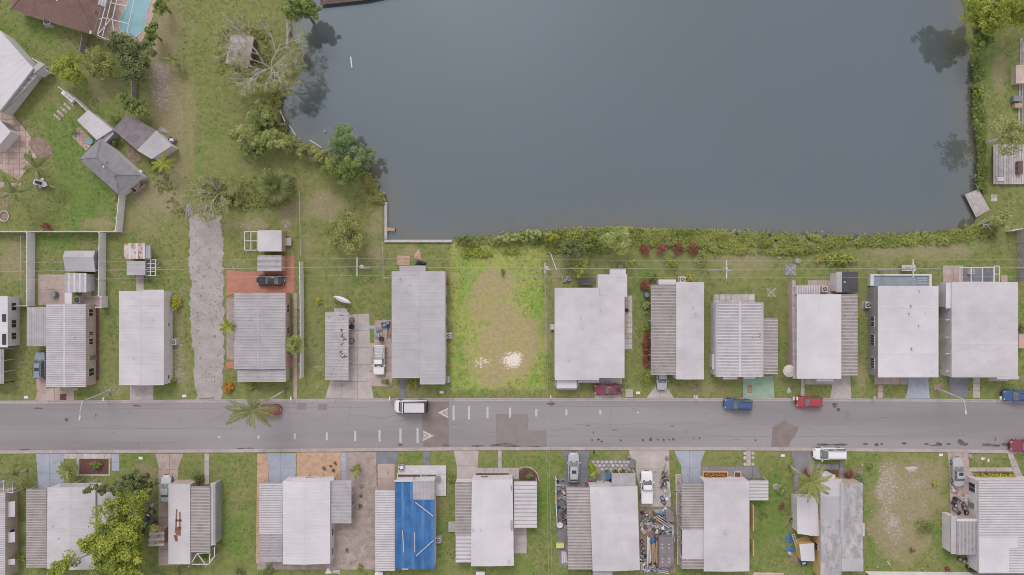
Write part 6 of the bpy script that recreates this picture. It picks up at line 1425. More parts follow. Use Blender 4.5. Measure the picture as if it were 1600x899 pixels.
planter('long narrow brown planter at the front of the blue tarpaulin home', 621, 738.5, 659, 748, 'trim_white', 'mulch')
for i, (y0, y1) in enumerate(((741,767),(768,804),(805,838),(839,881))):
    planter(('top','second','third','lowest')[i]+' of four pale frames along the left of the yellow walled home', 1055+i*.8, y0, 1064, y1, 'stone_pale', 'gravel_tan', None, .3)
# curved white edging
e = thing('bed_edging', 'curved white concrete edging round the small planting bed', 'edging', tuple(P(827,742)))
cp = [(811,732),(816,730),(822,729.5),(828,730.5),(834,734),(838.5,739),(841,745),(842.5,752)]
for a, b in zip(cp, cp[1:]): p0 = P(*a); p1 = P(*b); d = p1-p0; q = MB(); q.obox((p0+p1)/2, d.length-.02, .13, 0, .14, math.atan2(d.y, d.x)); q.build('block', 'stone_pale', e)
# flagstones
fs = thing('flagstone_path', 'crazy paving of pale flagstones before the beige carport home', 'paving', tuple(P(955,728))); rr = random.Random(3)
for i in range(9):
    for j in range(3):
        cx_, cy_ = 927+i*6.9+(j % 2)*3, 722+j*5.6
        if cx_ < 985: q = MB(); q.prism([tuple(P(cx_+math.cos(t_*1.047+.3)*3.0*rr.uniform(.8,1.12), cy_+math.sin(t_*1.047+.3)*2.5*rr.uniform(.8,1.12))[:2]) for t_ in range(6)], 0, .045+rr.random()*.02); q.build('flagstone', 'stone_pale', fs)
sheet('stone_bed', [(922,719),(989,719),(989,738),(922,738)], .02, 'concrete_grey')
# round stones beside the path
for x in (1163.8, 1176.2):
    for y in (708.5, 715.5, 725.5):
        c = P(x, y); q = MB(); q.cyl(c, .27, 0, .07, 10); q.build('stepping_stone', 'stone_pale', None, f"round pale stone {'left' if x < 1170 else 'right'} of the narrow path, {'top' if y < 710 else 'middle' if y < 720 else 'lowest'} of three", 'stone', 'round stones along the path')
# bank weeds: nobody could count these
def weeds(label, poly, n, m, h=.35, size=.13, seed=1, name='bank_vegetation'):
    r = np.random.default_rng(seed); xs_ = [p[0] for p in poly]; ys_ = [p[1] for p in poly]; pw = np.array(poly, float)
    x = r.uniform(min(xs_), max(xs_), n*4); y = r.uniform(min(ys_), max(ys_), n*4); d = inside_d(x, y, pw); k = (d < r.normal(size=n*4)*3.2)&(d < 6)&(vnoise((x-800)*SC, (449.5-y)*SC, 1.1, seed+3) > .26); x, y = x[k][:n], y[k][:n]
    wx = (x-800)*SC; wy = (449.5-y)*SC; cl = vnoise(wx, wy, 1.2, seed+5); hh = h*(.3+1.9*cl**1.5)
    zb = np.clip(-.2-.0*cl, -.3, 0); C_ = np.stack([wx, wy, hh*.6+r.random(len(wx))*hh*.5], 1)
    return leaves(name, C_, .26, 9, size, m, base=(0,0,0), label=label, cat='vegetation', kind='stuff', up=.5, seed=seed, tintc=np.clip(vnoise(wx, wy, 1.6, seed+9)*.9+r.normal(size=len(wx))*.15, 0, 1))
weeds('thick yellow green weeds along the lower pond bank behind the ribbed homes', [(985,359),(1060,358),(1130,363),(1230,368),(1338,371),(1338,380),(1240,397),(1140,397),(1100,389),(985,381)], 3400, 'leaf_bank', .32, .14, 21)
weeds('yellow green weeds along the lower pond bank at the right', [(1338,371),(1440,368),(1500,362),(1530,352),(1556,350),(1556,368),(1480,378),(1338,387)], 1500, 'leaf_bank', .28, .13, 22)
weeds('green weeds on the pond bank behind the vacant lot and widest home', [(706,374),(770,370),(830,362),(900,358),(990,355),(990,378),(940,392),(860,396),(850,380),(706,382)], 1500, 'leaf_bank', .3, .14, 23)
weeds('weeds down the right hand shore of the pond', [(1524,90),(1533,110),(1530,150),(1536,200),(1540,262),(1540,300),(1528,295),(1530,240),(1524,195),(1519,150),(1522,110)], 1000, 'leaf_green', .4, .13, 24)
weeds('weeds between the pond corner trees and the white seawall', [(570,270),(584,280),(592,300),(602,314),(594,318),(582,312),(572,292)], 420, 'leaf_olive', .4, .13, 25)
weeds('weeds along the upper left shore under the bare tree', [(438,150),(434,182),(448,206),(420,212),(392,186),(404,160),(440,128)], 900, 'leaf_olive', .5, .14, 26)
weeds('yellowish weeds around the lake hut', [(345,45),(395,40),(425,50),(420,100),(395,115),(345,112),(338,70)], 500, 'leaf_olive', .3, .12, 27)
weeds('weeds and scrub beside the fan palm and the dead tree', [(310,285),(380,280),(450,268),(465,300),(440,325),(330,330)], 700, 'leaf_olive', .3, .12, 28)
weeds('scrub in the upper left open strip', [(225,220),(245,240),(290,330),(280,340),(250,300)], 120, 'leaf_green', .2, .12, 29)
# grass tufts over every lawn: real blades that break up the sheet
def tufts():
    r = np.random.default_rng(77); n = 70000; x = r.uniform(-40, 1640, n); y = r.uniform(-40, 940, n); wx = (x-800)*SC; wy = (449.5-y)*SC
    d = inside_d(wx, wy, PW); ok = (d > .8) & ((y < interp(NE, 800)-8) | (y > 711)); cl = vnoise(wx, wy, 2.4, 5); ok &= cl > .30
    ix = np.clip(np.searchsorted(gx, wx), 0, nx-1); iy = np.clip(np.searchsorted(gy, wy), 0, ny-1); ok &= (GND_R[ix, iy] < .45) & (GND_G[ix, iy] < .2)
    C_ = np.stack([wx[ok], wy[ok], np.full(ok.sum(), .03)], 1)
    leaves('grass_tufts', C_, .22, 4, .075, 'leaf_grass', base=(0,0,0), label='short grass tufts scattered through the lawns', cat='grass', kind='stuff', up=.25, squash=.12, seed=78)
# ------------------------------------------------------------ loose things
def crate(label, x, y, w=1.0, d=.7, h=.5, a=0, m='plastic_blue', z=0, name='crate', cat='crate', group=None):
    c = P(x, y, z+h); root = thing(name, label, cat, (c.x, c.y, z), group); ca = a
    q = MB(); q.obox(c, w, d, z, z+.05, ca); q.build('bottom', m, root)
    for sx in (-1, 1):
        q = MB(); q.obox((c.x+math.cos(ca)*sx*(w/2-.03), c.y+math.sin(ca)*sx*(w/2-.03)), .05, d, z+.05, z+h, ca); q.build('side', m, root)
        q = MB(); q.obox((c.x-math.sin(ca)*sx*(d/2-.03), c.y+math.cos(ca)*sx*(d/2-.03)), w-.12, .05, z+.05, z+h, ca); q.build('side', m, root)
    q = MB(); q.obox(c, w*.7, d*.6, z+.05, z+h*.75, ca+.3); q.build('contents', random.choice(['plastic_white','timber_tan','plastic_teal','trim_grey','plastic_black']), root)
def barrel(label, x, y, r_=.3, h=.85, m='plastic_blue', z=0, cat='barrel', name='barrel', group=None):
    c = P(x, y, z+h); root = thing(name, label, cat, (c.x, c.y, z), group)
    q = MB(); q.cyl(c, r_*.9, z, z+.08, 14, 0, r_); q.cyl(c, r_, z+.08, z+h*.5, 14, 0, r_*1.04); q.cyl(c, r_*1.04, z+h*.5, z+h, 14, 0, r_*.95); q.build('drum', m, root)
    q = MB(); q.cyl(c, r_*.85, z+h+.001, z+h+.03, 14); q.build('lid', 'trim_grey' if m != 'plastic_black' else 'dark', root)
def boards(label, x0, y0, x1, y1, n=3, w=.16, m='timber_tan', z=0, sp=.2, cat='boards', name='board_stack'):
    a = P(x0, y0, z); b = P(x1, y1, z); d = b-a; ang = math.atan2(d.y, d.x); nn = Vector((-math.sin(ang), math.cos(ang), 0)); root = thing(name, label, cat, ((a.x+b.x)/2, (a.y+b.y)/2, z))
    for i in range(n):
        c = (a+b)/2+nn*(i-(n-1)/2)*sp; q = MB(); q.obox(c, d.length*(1-.06*(i % 3)), w, z+.01, z+.07+.04*(i % 2), ang+.03*((i*7) % 3-1)); q.build('board', m, root)
def tarpheap(label, x, y, r_=.7, m='plastic_blue', h=.5, ry=None, seed=1, cat='tarp', name='tarp_heap', z=0):
    c = P(x, y, z); rr = random.Random(seed); q = MB(); N, K = 14, 5; q.v.append((c.x, c.y, z+h))
    for k in range(1, K+1):
        for i in range(N):
            a = 2*math.pi*i/N; f = k/K; rad = f*(1+.22*math.sin(3*a+seed)+rr.uniform(-.1,.1)); q.v.append((c.x+math.cos(a)*r_*rad, c.y+math.sin(a)*(ry or r_)*rad, z+.012+h*max(0, (1-f**1.6))*(rr.uniform(.75,1.15)) if k < K else z+.0))
    for i in range(N): q.f.append((0, 1+i, 1+(i+1) % N)); q.m.append(0)
    for k in range(K-1):
        for i in range(N): a = 1+k*N; q.f.append((a+i, a+N+i, a+N+(i+1) % N, a+(i+1) % N)); q.m.append(0)
    q.build(name, m, None, label, cat, smooth=False)
def chair(label, x, y, a=0, m='plastic_white'):
    c = P(x, y, .5); root = thing('garden_chair', label, 'chair', (c.x, c.y, 0), None, a)
    q = MB(); q.box(-.25,-.25,.4,.25,.25,.45); q.build('seat', m, root, local=True); q = MB(); q.box(-.28,-.25,.45,-.23,.25,.9); q.build('backrest', m, root, local=True)
    for sx in (-1,1):
        for sy in (-1,1): q = MB(); q.box(sx*.22-.02,sy*.22-.02,0,sx*.22+.02,sy*.22+.02,.4); q.build('leg', m, root, local=True)
def table(label, x, y, r_=.6, m='plastic_white', h=.74, rnd=True, w=1.2, a=0, cat='table', name='garden_table'):
    c = P(x, y, h); root = thing(name, label, cat, (c.x, c.y, 0), None, a)
    q = MB(); q.cyl((0,0), r_, h-.04, h, 18) if rnd else q.box(-w/2,-r_/2,h-.05,w/2,r_/2,h); q.build('tabletop', m, root, local=True)
    for i in range(4): ang = math.pi/4+i*math.pi/2; rx_ = r_*.7*math.cos(ang) if rnd else w*.42*(1 if math.cos(ang) > 0 else -1); ry_ = r_*.7*math.sin(ang) if rnd else r_*.4*(1 if math.sin(ang) > 0 else -1); q = MB(); q.cyl((rx_, ry_), .03, 0, h-.041, 6); q.build('leg', m, root, local=True)
def bicycle(label, x, y, a, m='plastic_red'):
    c = P(x, y, .5); root = thing('bicycle', label, 'bicycle', (c.x, c.y, 0), 'bicycles standing by the pale driveway', a)
    for wx in (-.52, .52):
        q = MB(); pts = [(wx+.33*math.cos(t_*math.pi/9), 0, .34+.33*math.sin(t_*math.pi/9)) for t_ in range(19)]; q.tube(pts, .025, 5); q.build('wheel', 'rubber', root, local=True)
    q = MB()
    for p0, p1 in (((-.52,0,.34),(-.15,0,.3)),((-.15,0,.3),(.38,0,.78)),((-.15,0,.3),(-.28,0,.85)),((-.25,0,.78),(.38,0,.8)),((.38,0,.85),(.52,0,.34)),((-.52,0,.34),(-.25,0,.75))): q.tube([p0, p1], .022, 5)
    q.build('frame', m, root, local=True); q = MB(); q.box(-.4,-.07,.86,-.14,.07,.92); q.build('saddle', 'plastic_black', root, local=True); q = MB(); q.tube([(.33,-.3,.98),(.4,0,.95),(.33,.3,.98)], .02, 5); q.build('handlebar', 'metal_light', root, local=True)
def canoe(label, x0, y0, x1, y1, w, h, z, m='plastic_white'):
    a = P(x0, y0, z+h); b = P(x1, y1, z+h); d = b-a; L = d.length; c = (a+b)/2; root = thing('canoe', label, 'canoe', (c.x, c.y, z), None, math.atan2(d.y, d.x)); q = MB(); N = 12
    for i in range(N+1):
        t_ = i/N*2-1; ww = w/2*max(.02, (1-abs(t_)**2.3)); kz = .0+h*.25*abs(t_)**3
        for yy, zz in ((-1,kz+.05),(-.8,h*.62),(-.35,h*.93),(0,h),(.35,h*.93),(.8,h*.62),(1,kz+.05)): q.v.append((t_*L/2, yy*ww, zz))
    for i in range(N):
        for j in range(6): q.f.append((i*7+j, (i+1)*7+j, (i+1)*7+j+1, i*7+j+1)); q.m.append(0)
    q.build('hull', m, root, smooth=True, local=True); q = MB(); q.tube([(t_/6*L/2, 0, h+.02) for t_ in range(-5, 6)], .025, 5); q.build('keel', 'trim_grey', root, local=True)
canoe('overturned white canoe on a low rack on the lawn above the free standing carport', 520, 463, 548, 474, .85, .35, .9)
rk = thing('canoe_rack', 'low timber rack under the overturned canoe', 'rack', tuple(P(534,471)))
for x in (526, 541):
    p = P(x, 465+(x-520)*.42+2.5); q = MB(); q.box(p.x-.05, p.y-.5, .8, p.x+.05, p.y+.5, .9); q.build('crossbar', 'timber_dark', rk)
    for s in (-.45, .45): q = MB(); q.box(p.x-.05, p.y+s-.05, 0, p.x+.05, p.y+s+.05, .8); q.build('leg', 'timber_dark', rk)
tag_ = tag
# pergola frame by the pink walled shed
def openframe(label, x0, y0, x1, y1, h, nx_, ny_, name='open_frame', m='trim_white', cat='frame'):
    root = thing(name, label, cat, tuple(P((x0+x1)/2, (y0+y1)/2)))
    for i in range(nx_+1): x = x0+(x1-x0)*i/nx_; a = P(x, y0, h); b = P(x, y1, h); q = MB(); q.box(a.x-.06, a.y, h-.1, a.x+.06, b.y, h); q.build('bar', m, root)
    for i in range(ny_+1): y = y0+(y1-y0)*i/ny_; a = P(x0, y, h); b = P(x1, y, h); q = MB(); q.box(a.x, a.y-.06, h-.205, b.x, a.y+.06, h-.103); q.build('bar', m, root)
    for x in (x0, x1):
        for y in (y0, y1): p = P(x, y, h); q = MB(); q.box(p.x-.05, p.y-.05, 0, p.x+.05, p.y+.05, h-.206); q.build('post', m, root)
openframe('white open frame left of the pink walled shed', 382, 362, 402, 391, 1.9, 2, 2)
openframe('jumbled white frame right of the small grey flat shed', 227, 406, 243, 431, 1.6, 2, 4)
boards('loose white boards beside the jumbled white frame', 228, 428, 244, 408, 4, .1, 'trim_white', 0, .35); boards('white planks pointing right from the jumbled frame', 236, 418, 252, 420, 2, .1, 'trim_white', 0, .3)
openframe('white framed pavilion over a grey floor behind the rightmost home', 1500, 418, 1553, 441, 2.4, 3, 1); openframe('small white frame right of the grey pavilion', 1554, 416, 1562, 441, 2.3, 1, 2)
q = MB(); q.pbox(1506, 420, 1552, 441, .04, .09); q.build('pavilion_floor', 'concrete_slate', None, 'grey floor under the white framed pavilion behind the rightmost home', 'floor')
# the small pool behind the pool home
pl = thing('plunge_pool', 'narrow blue pool with white walls behind the home with the twin windows', 'swimming pool', tuple(P(1408,438)))
for a in ((1360,428.5,1456,431),(1360,431.2,1366,447),(1452,431.2,1456,447)): q = MB(); q.pbox(*a, 0, .9, href=.9); q.build('wall', 'trim_white', pl)
q = MB(); q.pbox(1366.2, 431.2, 1451.8, 448, 0, .6, href=.6); q.build('water', 'pool_pale', pl)
for s_ in range(3): q = MB(); q.pbox(1432, 434+s_*4, 1448, 436+s_*4, .62, .68, href=.6); q.build('step', 'concrete_blue', pl)
# front deck of the tarp home
dk = thing('front_deck', 'white L shaped deck at the front right of the blue tarpaulin home', 'deck', tuple(P(670,745)))
for i in range(9): q = MB(); y = 728+i*1.55; q.pbox(622, y, 697, y+1.4, 0, .4, href=.4); q.build('board', 'trim_white', dk)
for i in range(4): q = MB(); x = 681+i*4; q.pbox(x, 742.1, x+3.85, 775, 0, .4, href=.4); q.build('board', 'trim_white', dk)
q = MB(); q.pbox(659.5, 742, 669, 752, 0, .2); q.build('landing', 'concrete_slate', dk)
table('grey garden table on the white L shaped deck', 684, 748, .5, 'trim_grey', 1.1); crate('small blue grey chest at the left end of the white deck', 627, 731, .9, .9, .5, 0, 'concrete_blue', .4)
# clothes dryers
def dryer(label, x, y, R_, h=1.9):
    c = P(x, y, h); root = thing('clothes_dryer', label, 'clothes line', (c.x, c.y, 0), 'rotary clothes lines'); q = MB(); q.cyl(c, .04, 0, h, 8); q.build('pole', 'metal_light', root)
    for i in range(4): a = math.pi/4+i*math.pi/2; q = MB(); q.tube([c, c+Vector((math.cos(a)*R_, math.sin(a)*R_, .15))], .035, 5); q.build('arm', 'trim_white', root)
    for k in (.5, .75, 1): q = MB(); q.tube([c+Vector((math.cos(math.pi/4+i*math.pi/2)*R_*k, math.sin(math.pi/4+i*math.pi/2)*R_*k, .15*k)) for i in range(5)], .012, 4); q.build('line', 'trim_white', root)
dryer('upper rotary clothes line, on a small grey pad behind the home above the red car', 1235, 422, 1.15); dryer('lower rotary clothes line, on the lawn right of the streaked roof home', 1205, 457, 1.0)
q = MB(); q.pbox(1226, 413, 1243, 430, -.02, .035); q.build('pad', 'concrete_slate', None, 'thin greyish pad under the upper rotary clothes line', 'pad')
barrel('white round tub above the upper rotary clothes line', 1248, 408, .4, .4, 'plastic_white', cat='tub', name='tub'); barrel('small white post top left of that tub', 1219, 403, .15, .5, 'plastic_white', cat='post', name='marker_post')
barrel('white ring shaped planter on the lawn left of the lower palm', 1213, 761.5, .55, .3, 'stone_pale', cat='planter', name='ring_planter')
# misc
def box(name, label, cat, x0, y0, x1, y1, h, m, mt=None, z=0, legs=False):
    root = thing(name, label, cat, tuple(P((x0+x1)/2, (y0+y1)/2))); q = MB(); q.pbox(x0, y0, x1, y1, z, h-.05, href=h); q.build('body', m, root); q = MB(); a = P(x0, y0, h); b = P(x1, y1, h); q.box(a.x-.04, a.y+.04, h-.05, b.x+.04, b.y-.04, h); q.build('lid', mt or m, root); return root
boards('tan plywood sheets on the grass above the blue grey home', 620, 407, 641, 407, 4, .42, 'timber_tan', 0, .38); tarpheap('pale brush pile right of the plywood sheets', 653, 400, .6, 'timber_tan', .3, .9, 4, 'brush pile', 'brush_pile')
tarpheap('black tarp heap behind the long blue grey home', 657, 412, .95, 'plastic_black', .5, .5, 2); box('storage_box', 'grey box beside the black tarp heap', 'box', 647, 415, 659, 421, .8, 'concrete_slate')
sk = thing('brush_pile', 'pile of bare cut branches at the top end of the gravel lane', 'brush pile', tuple(P(296,328))); rr = random.Random(4)
for i in range(26): a = rr.uniform(.9, 2.3); c = P(297+rr.uniform(-6,5), 330+rr.uniform(-6,6)); L_ = rr.uniform(.6,1.3); q = MB(); q.tube([c+Vector((-math.cos(a)*L_, -math.sin(a)*L_, .05)), c+Vector((0,0,.12+rr.random()*.25)), c+Vector((math.cos(a)*L_, math.sin(a)*L_, .1))], .035, 4); q.build('stick', 'bark_pale', sk)
crate('tan slatted crate beside the grey hip roofed building', 213, 290, 2.2, 1.4, 1.1, .75, 'timber_grey'); boards('leaning boards at the corner of the grey hip roofed building', 222, 277, 230, 284, 4, .12, 'trim_white', .0, .25); box('bin','white bin beside the grey hip roofed building','bin',217.5,266,221,270,1.0,'plastic_white')
crate('small tan box at the right tip of the pale half shed', 267, 218, 1.0, .8, .8, -.6, 'timber_grey'); tarpheap('pale rubble at the edge of the pale half shed', 253, 206, 1.0, 'gravel_lane', .3, .6, 9, 'rubble', 'rubble_pile')
bn = thing('garden_bench', 'white slatted bench seat with cushions at the diagonal white fence', 'bench', tuple(P(109,152)), None, -.72)
for k in range(3): q = MB(); q.box(-1.2+k*.82, -.35, .4, -.45+k*.82, .3, .55); q.build('cushion', 'plastic_white', bn, local=True)
q = MB(); q.box(-1.3, -.4, .3, 1.3, .35, .399); q.build('seat', 'trim_white', bn, local=True); q = MB(); q.box(-1.3, .36, .0, 1.3, .45, .9); q.build('backrest', 'trim_white', bn, local=True)
for s_ in (-1.2, 1.2): q = MB(); q.box(s_-.05, -.35, 0, s_+.05, .3, .299); q.build('leg', 'trim_white', bn, local=True)
rg = thing('garden_ring', 'thin pale ring lying on the grass near the diagonal white fence', 'hoop', tuple(P(150,161))); c = P(150, 161)
q = MB(); q.tube([c+Vector((math.cos(t_/16*6.28)*.95, math.sin(t_/16*6.28)*.95, .05)) for t_ in range(13)], .05, 5); q.build('hoop', 'stone_pale', rg)
table('turquoise and white paddling toy on the pink tiled patio', 140, 221, .55, 'plastic_teal', .3, cat='paddling pool', name='paddling_pool'); barrel('round dark grill on the sandy patio behind the ribbed home', 82, 460, .55, .8, 'trim_grey', cat='grill', name='kettle_grill')
# small boat on a trailer, left garden
bt = thing('boat_trailer', 'small blue white boat on a silver trailer on the upper left lawn', 'boat trailer', tuple(P(70,288)), None, -.28)
q = MB(); q.v = [(-1.4,-.45,.5),(.7,-.4,.5),(1.15,0,.6),(.7,.4,.5),(-1.4,.45,.5),(-1.4,-.55,.95),(.75,-.5,1.0),(1.4,0,1.05),(.75,.5,1.0),(-1.4,.55,.95)]; q.f = [(0,1,6,5),(1,2,7,6),(2,3,8,7),(3,4,9,8),(4,0,5,9),(4,3,2,1,0)]; q.m = [0]*6; q.build('hull', 'car_bluegrey', bt, local=True)
q = MB(); q.add([(-1.35,-.5,.9),(.7,-.45,.93),(1.2,0,.96),(.7,.45,.93),(-1.35,.5,.9)], [(0,1,2,3,4)]); q.build('deck', 'metal_light', bt, local=True); q = MB(); q.box(-.8,-.25,.91,.1,.25,1.3); q.build('seat', 'plastic_black', bt, local=True); q = MB(); q.tube([(.9,0,.45),(2.1,0,.4)], .06, 6); q.build('drawbar', 'metal_light', bt, local=True)
for s_ in (-1, 1): q = MB(); q.cyl((-.5, s_*.62), .3, .02, .2, 12); q.build('mudguard', 'metal_light', bt, local=True)
pr = thing('garden_pond', 'small ring edged bed at the left edge of the upper left lawn', 'garden bed', tuple(P(7,338))); c = P(7, 338)
for i in range(12): a = i*math.pi/6; q = MB(); q.obox((c.x+math.cos(a)*.75, c.y+math.sin(a)*.85), .42, .16, 0, .15, a+math.pi/2); q.build('edge_stone', 'stone_pale', pr)
q = MB(); q.cyl(c, .62, 0, .06, 14); q.build('bed', 'soil', pr)
# in and at the pond
for i, (a, b, l_) in enumerate((((548,89),(550,106),'thin white post floating alone in the open water'),((452,196),(462,212),'white pole lying at the left pond corner, upper'),((484,219),(502,231),'white pole lying in the shallow left pond corner, lower'),((437,172),(445,190),'pale branch at the shore under the bare tree'))):
    p0 = P(*a, -.4); p1 = P(*b, -.4); q = MB(); q.tube([(p0.x,p0.y,-.37),(p1.x,p1.y,-.37)], .11 if i == 0 else .09, 8); q.build('floating_pole', 'plastic_white', None, l_, 'pole', 'poles lying in the pond')
for x, y, l_ in ((423,186,'upper white bucket on the left shore'),(439,194,'lower white bucket on the left shore'),(507,205,'white float off the pond corner trees'),(600,302,'white bird like float by the seawall tip'),(1522,101,'white float at the right shore')):
    barrel(l_, x, y, .22, .35, 'plastic_white', z=-.45 if x not in (423,439) else 0, cat='float' if x > 450 else 'bucket', name='float' if x > 450 else 'bucket')
# things on the right edge
box('storage_box','grey storage box at the right edge beside the upper lawn','box',1584,150,1597,158,.9,'concrete_slate'); box('storage_box','smaller tan box below the grey storage box at the right edge','box',1586,162,1597,168,.7,'timber_tan')
box('planter_box','pink tan box roof at the right edge near the top','box',1588,102,1602,130,1.2,'wall_beige'); boards('long grey boardwalk strip at the right edge', 1597, 60, 1597, 205, 3, .3, 'timber_grey', .05, .4); box('storage_box','dark stained box on the timber deck at the right edge','box',1591,252,1598,272,1.2,'timber_dark')
box('paver','white slab on the timber deck corner','slab',1559,277,1569,283,.66,'trim_white', z=.52); slabs('patio', rect(1548,304,1558,315), 'stone_pale', cell=.5, z=.04)
box('storage_box','terracotta box between the two rightmost homes','box',1592,523,1600,544,.8,'wall_pink'); shrub('dark green bush above the terracotta box at the right edge', 1596, 512, 6, 'leaf_dark')
# patio clutter, N4/N5
crate('blue and grey tool crate on the patio by the white pickup', 600, 508, .9, .8, .6, .2, 'plastic_blue'); crate('white crate at the left of the pickup patio', 588, 524, .8, .7, .5, 0, 'plastic_white'); barrel('dark barrel on the pickup patio', 595, 530, .4, .8, 'plastic_black'); tarpheap('grey tarp on the pickup patio', 592, 516, .7, 'trim_grey', .35, .5, 8)
boards('boards along the wall of the pickup patio', 607, 503, 608, 530, 3, .12, 'timber_dark', 0, .2); barrel('blue drum near the wall at the pickup patio', 606, 505, .3, .8, 'plastic_blue')
for y, m_, l_ in ((500,'plastic_red','red bin against the free standing carport'),(511,'plastic_black','black bin against the free standing carport'),(533,'metal_dark','dark motor scooter like heap against the free standing carport')): barrel(l_, 548.5, y, .42, .8, m_, cat='bin', name='bin')
# clutter around the widest home
table('dark outdoor table with chairs behind the widest home', 915, 441, .9, 'metal_dark', .75, rnd=False, w=2.2); crate('grey crate above the lawn corner of the widest home', 885, 436, 1.3, .8, .5, .2, 'ac_metal'); barrel('brown pot on the side paving of the widest home', 980, 485, .3, .6, 'plastic_black', cat='pot', name='plant_pot')
bnc = thing('side_bench', 'long bench against the right wall of the widest home', 'bench', tuple(P(977,510)))
q = MB(); q.pbox(974.5,492,979,520,.4,.5,href=.5); q.build('seat','timber_tan',bnc)
for y in (494,518): q = MB(); q.pbox(975.5,y-1,978,y+1,0,.4,href=.4); q.build('leg','timber_tan',bnc)
barrel('blue bin between the red croton and the cactus bed', 1011, 461, .45, .9, 'plastic_blue', cat='bin', name='bin'); box('bin','pale box at the left wall of the widest home','box',860,507,866,515,.8,'ac_metal')
boards('leaning white pole on the lawn right of the vacant lot', 858, 391, 870, 422, 1, .14, 'trim_white', .05); crate('pale box above the white carport home porch', 970, 417, .6, .5, .5, 0, 'ac_metal')
mt_ = thing('door_mat', 'square reddish mat on the green driveway', 'mat', tuple(P(1171,608)))
q = MB(); q.pbox(1168,602,1174.5,614,.05,.06); q.build('mat','terracotta',mt_); [ (lambda q: (q.pbox(1169.3,603.5+i*3.4,1173.2,605.4+i*3.4,.06,.066), q.build('stripe','timber_tan',mt_)))(MB()) for i in range(3)]
tb = thing('patio_umbrella', 'pale round umbrella table at the lower left corner of the home above the red car', 'umbrella', tuple(P(1234,580))); c = P(1234, 580, 2.2)
q = MB(); q.cyl(c, 1.05, 2.0, 2.4, 10, 0, .05); q.build('canopy','stone_pale',tb); q = MB(); q.cyl(c, .03, 0, 2.0, 6); q.build('pole','metal_light',tb)
tarpheap('brown soil heap by the right hand slate driveway', 1465, 606, .6, 'soil', .15, .8, 12, 'soil heap', 'soil_heap'); tarpheap('white stone heap left of the two white mailboxes', 1233, 611, .35, 'stone_pale', .25, .5, 3, 'stones', 'stone_heap')
table('round table and grill in the corner behind the pool home', 1420, 419, 1.0, 'stone_pale', .7, rnd=False, w=2.3)
# south clutter
rr = random.Random(8)
JM = ['plastic_white','plastic_blue','plastic_black','timber_tan','trim_grey','plastic_red','plastic_teal','timber_dark','ac_metal','plastic_white','timber_dark','stone_pale','plastic_black','ac_metal','trim_grey','timber_dark','stone_pale']
JN = {'plastic_white':'white','plastic_blue':'blue','plastic_black':'black','timber_tan':'tan','trim_grey':'grey','plastic_red':'red','plastic_teal':'teal','plastic_purple':'purple','ac_metal':'pale grey','timber_dark':'dark brown','stone_pale':'cream'}
def junk(x0, y0, x1, y1, n, where, seed, grp):
    r = random.Random(seed); placed = []; t_ = 0; USED = set()
    while len(placed) < n and t_ < 2000:
        t_ += 1; x = r.uniform(x0, x1); y = r.uniform(y0, y1)
        if all(abs(x-a)+abs(y-b) > 5.2 for a, b in placed): placed.append((x, y))
    for i, (x, y) in enumerate(placed):
        m = r.choice(JM); k = r.random()
        for _t in range(40):
            kn = 'open crate' if k < .38 else 'bucket' if k < .58 else 'short boards' if k < .72 else 'heap of sheeting' if k < .86 else 'garden chair'
            if (m, kn, y < y0+(y1-y0)/3, y < y0+(y1-y0)*2/3, x < (x0+x1)/2) not in USED: break
            m = r.choice(JM); k = r.random()
        USED.add((m, kn, y < y0+(y1-y0)/3, y < y0+(y1-y0)*2/3, x < (x0+x1)/2))
        row = 'top' if y < y0+(y1-y0)/3 else 'middle' if y < y0+(y1-y0)*2/3 else 'bottom'; side = 'left' if x < (x0+x1)/2 else 'right'
        lb = f'{JN[m]} %s at the {row} {side} of {where}'
        if k < .38: crate(lb % 'open crate', x, y, r.uniform(.4,.9), r.uniform(.35,.6), r.uniform(.25,.6), r.uniform(0,3), m, group=grp)
        elif k < .58: barrel(lb % 'bucket', x, y, r.uniform(.15,.32), r.uniform(.3,.7), m, group=grp, cat='bucket', name='bucket')
        elif k < .72: boards(lb % 'short boards', x-3, y-r.uniform(-2,2), x+3, y+r.uniform(-3,3), 3, .1, m if 'timber' in m or 'trim' in m else 'timber_tan', 0, .14)
        elif k < .86: tarpheap(lb % 'heap of sheeting', x, y, r.uniform(.3,.6), m, r.uniform(.15,.4), r.uniform(.25,.5), i)
        else: chair(lb % 'garden chair', x, y, r.uniform(0,6), m)
junk(871, 752, 883, 784, 11, 'the narrow side yard, upper section', 1, 'clutter in the narrow side yard')
junk(873, 790, 885, 826, 12, 'the narrow side yard, lower section', 2, 'clutter in the narrow side yard')
table('white round table with rings in the narrow side yard', 875, 821, .5, 'plastic_white', .7); box('storage_box','yellow green lidded box low in the narrow side yard','box',869.5,850,881,856.5,.7,'plastic_yellow'); boards('white boards at the bottom of the narrow side yard', 881, 861, 882, 880, 3, .25, 'trim_white', 0, .3); barrel('dark blue drum near the top of the narrow side yard', 873, 764, .35, .9, 'plastic_blue')
junk(1003, 800, 1022, 832, 26, 'the cluttered yard, left part', 3, 'clutter in the yard'); junk(1022, 797, 1040, 812, 12, 'the dark shed clutter', 4, 'clutter in the yard'); junk(1024, 812, 1050, 838, 34, 'the cluttered yard, middle part', 5, 'clutter in the yard')
junk(1002, 846, 1008, 890, 12, 'the yard clutter by the wall', 6, 'clutter in the yard'); junk(1008, 880, 1032, 893, 16, 'the cluttered yard, bottom part', 7, 'clutter in the yard'); junk(1034,738,1044,786,15,'the white pickup driveway',9,'clutter beside the pale driveway')
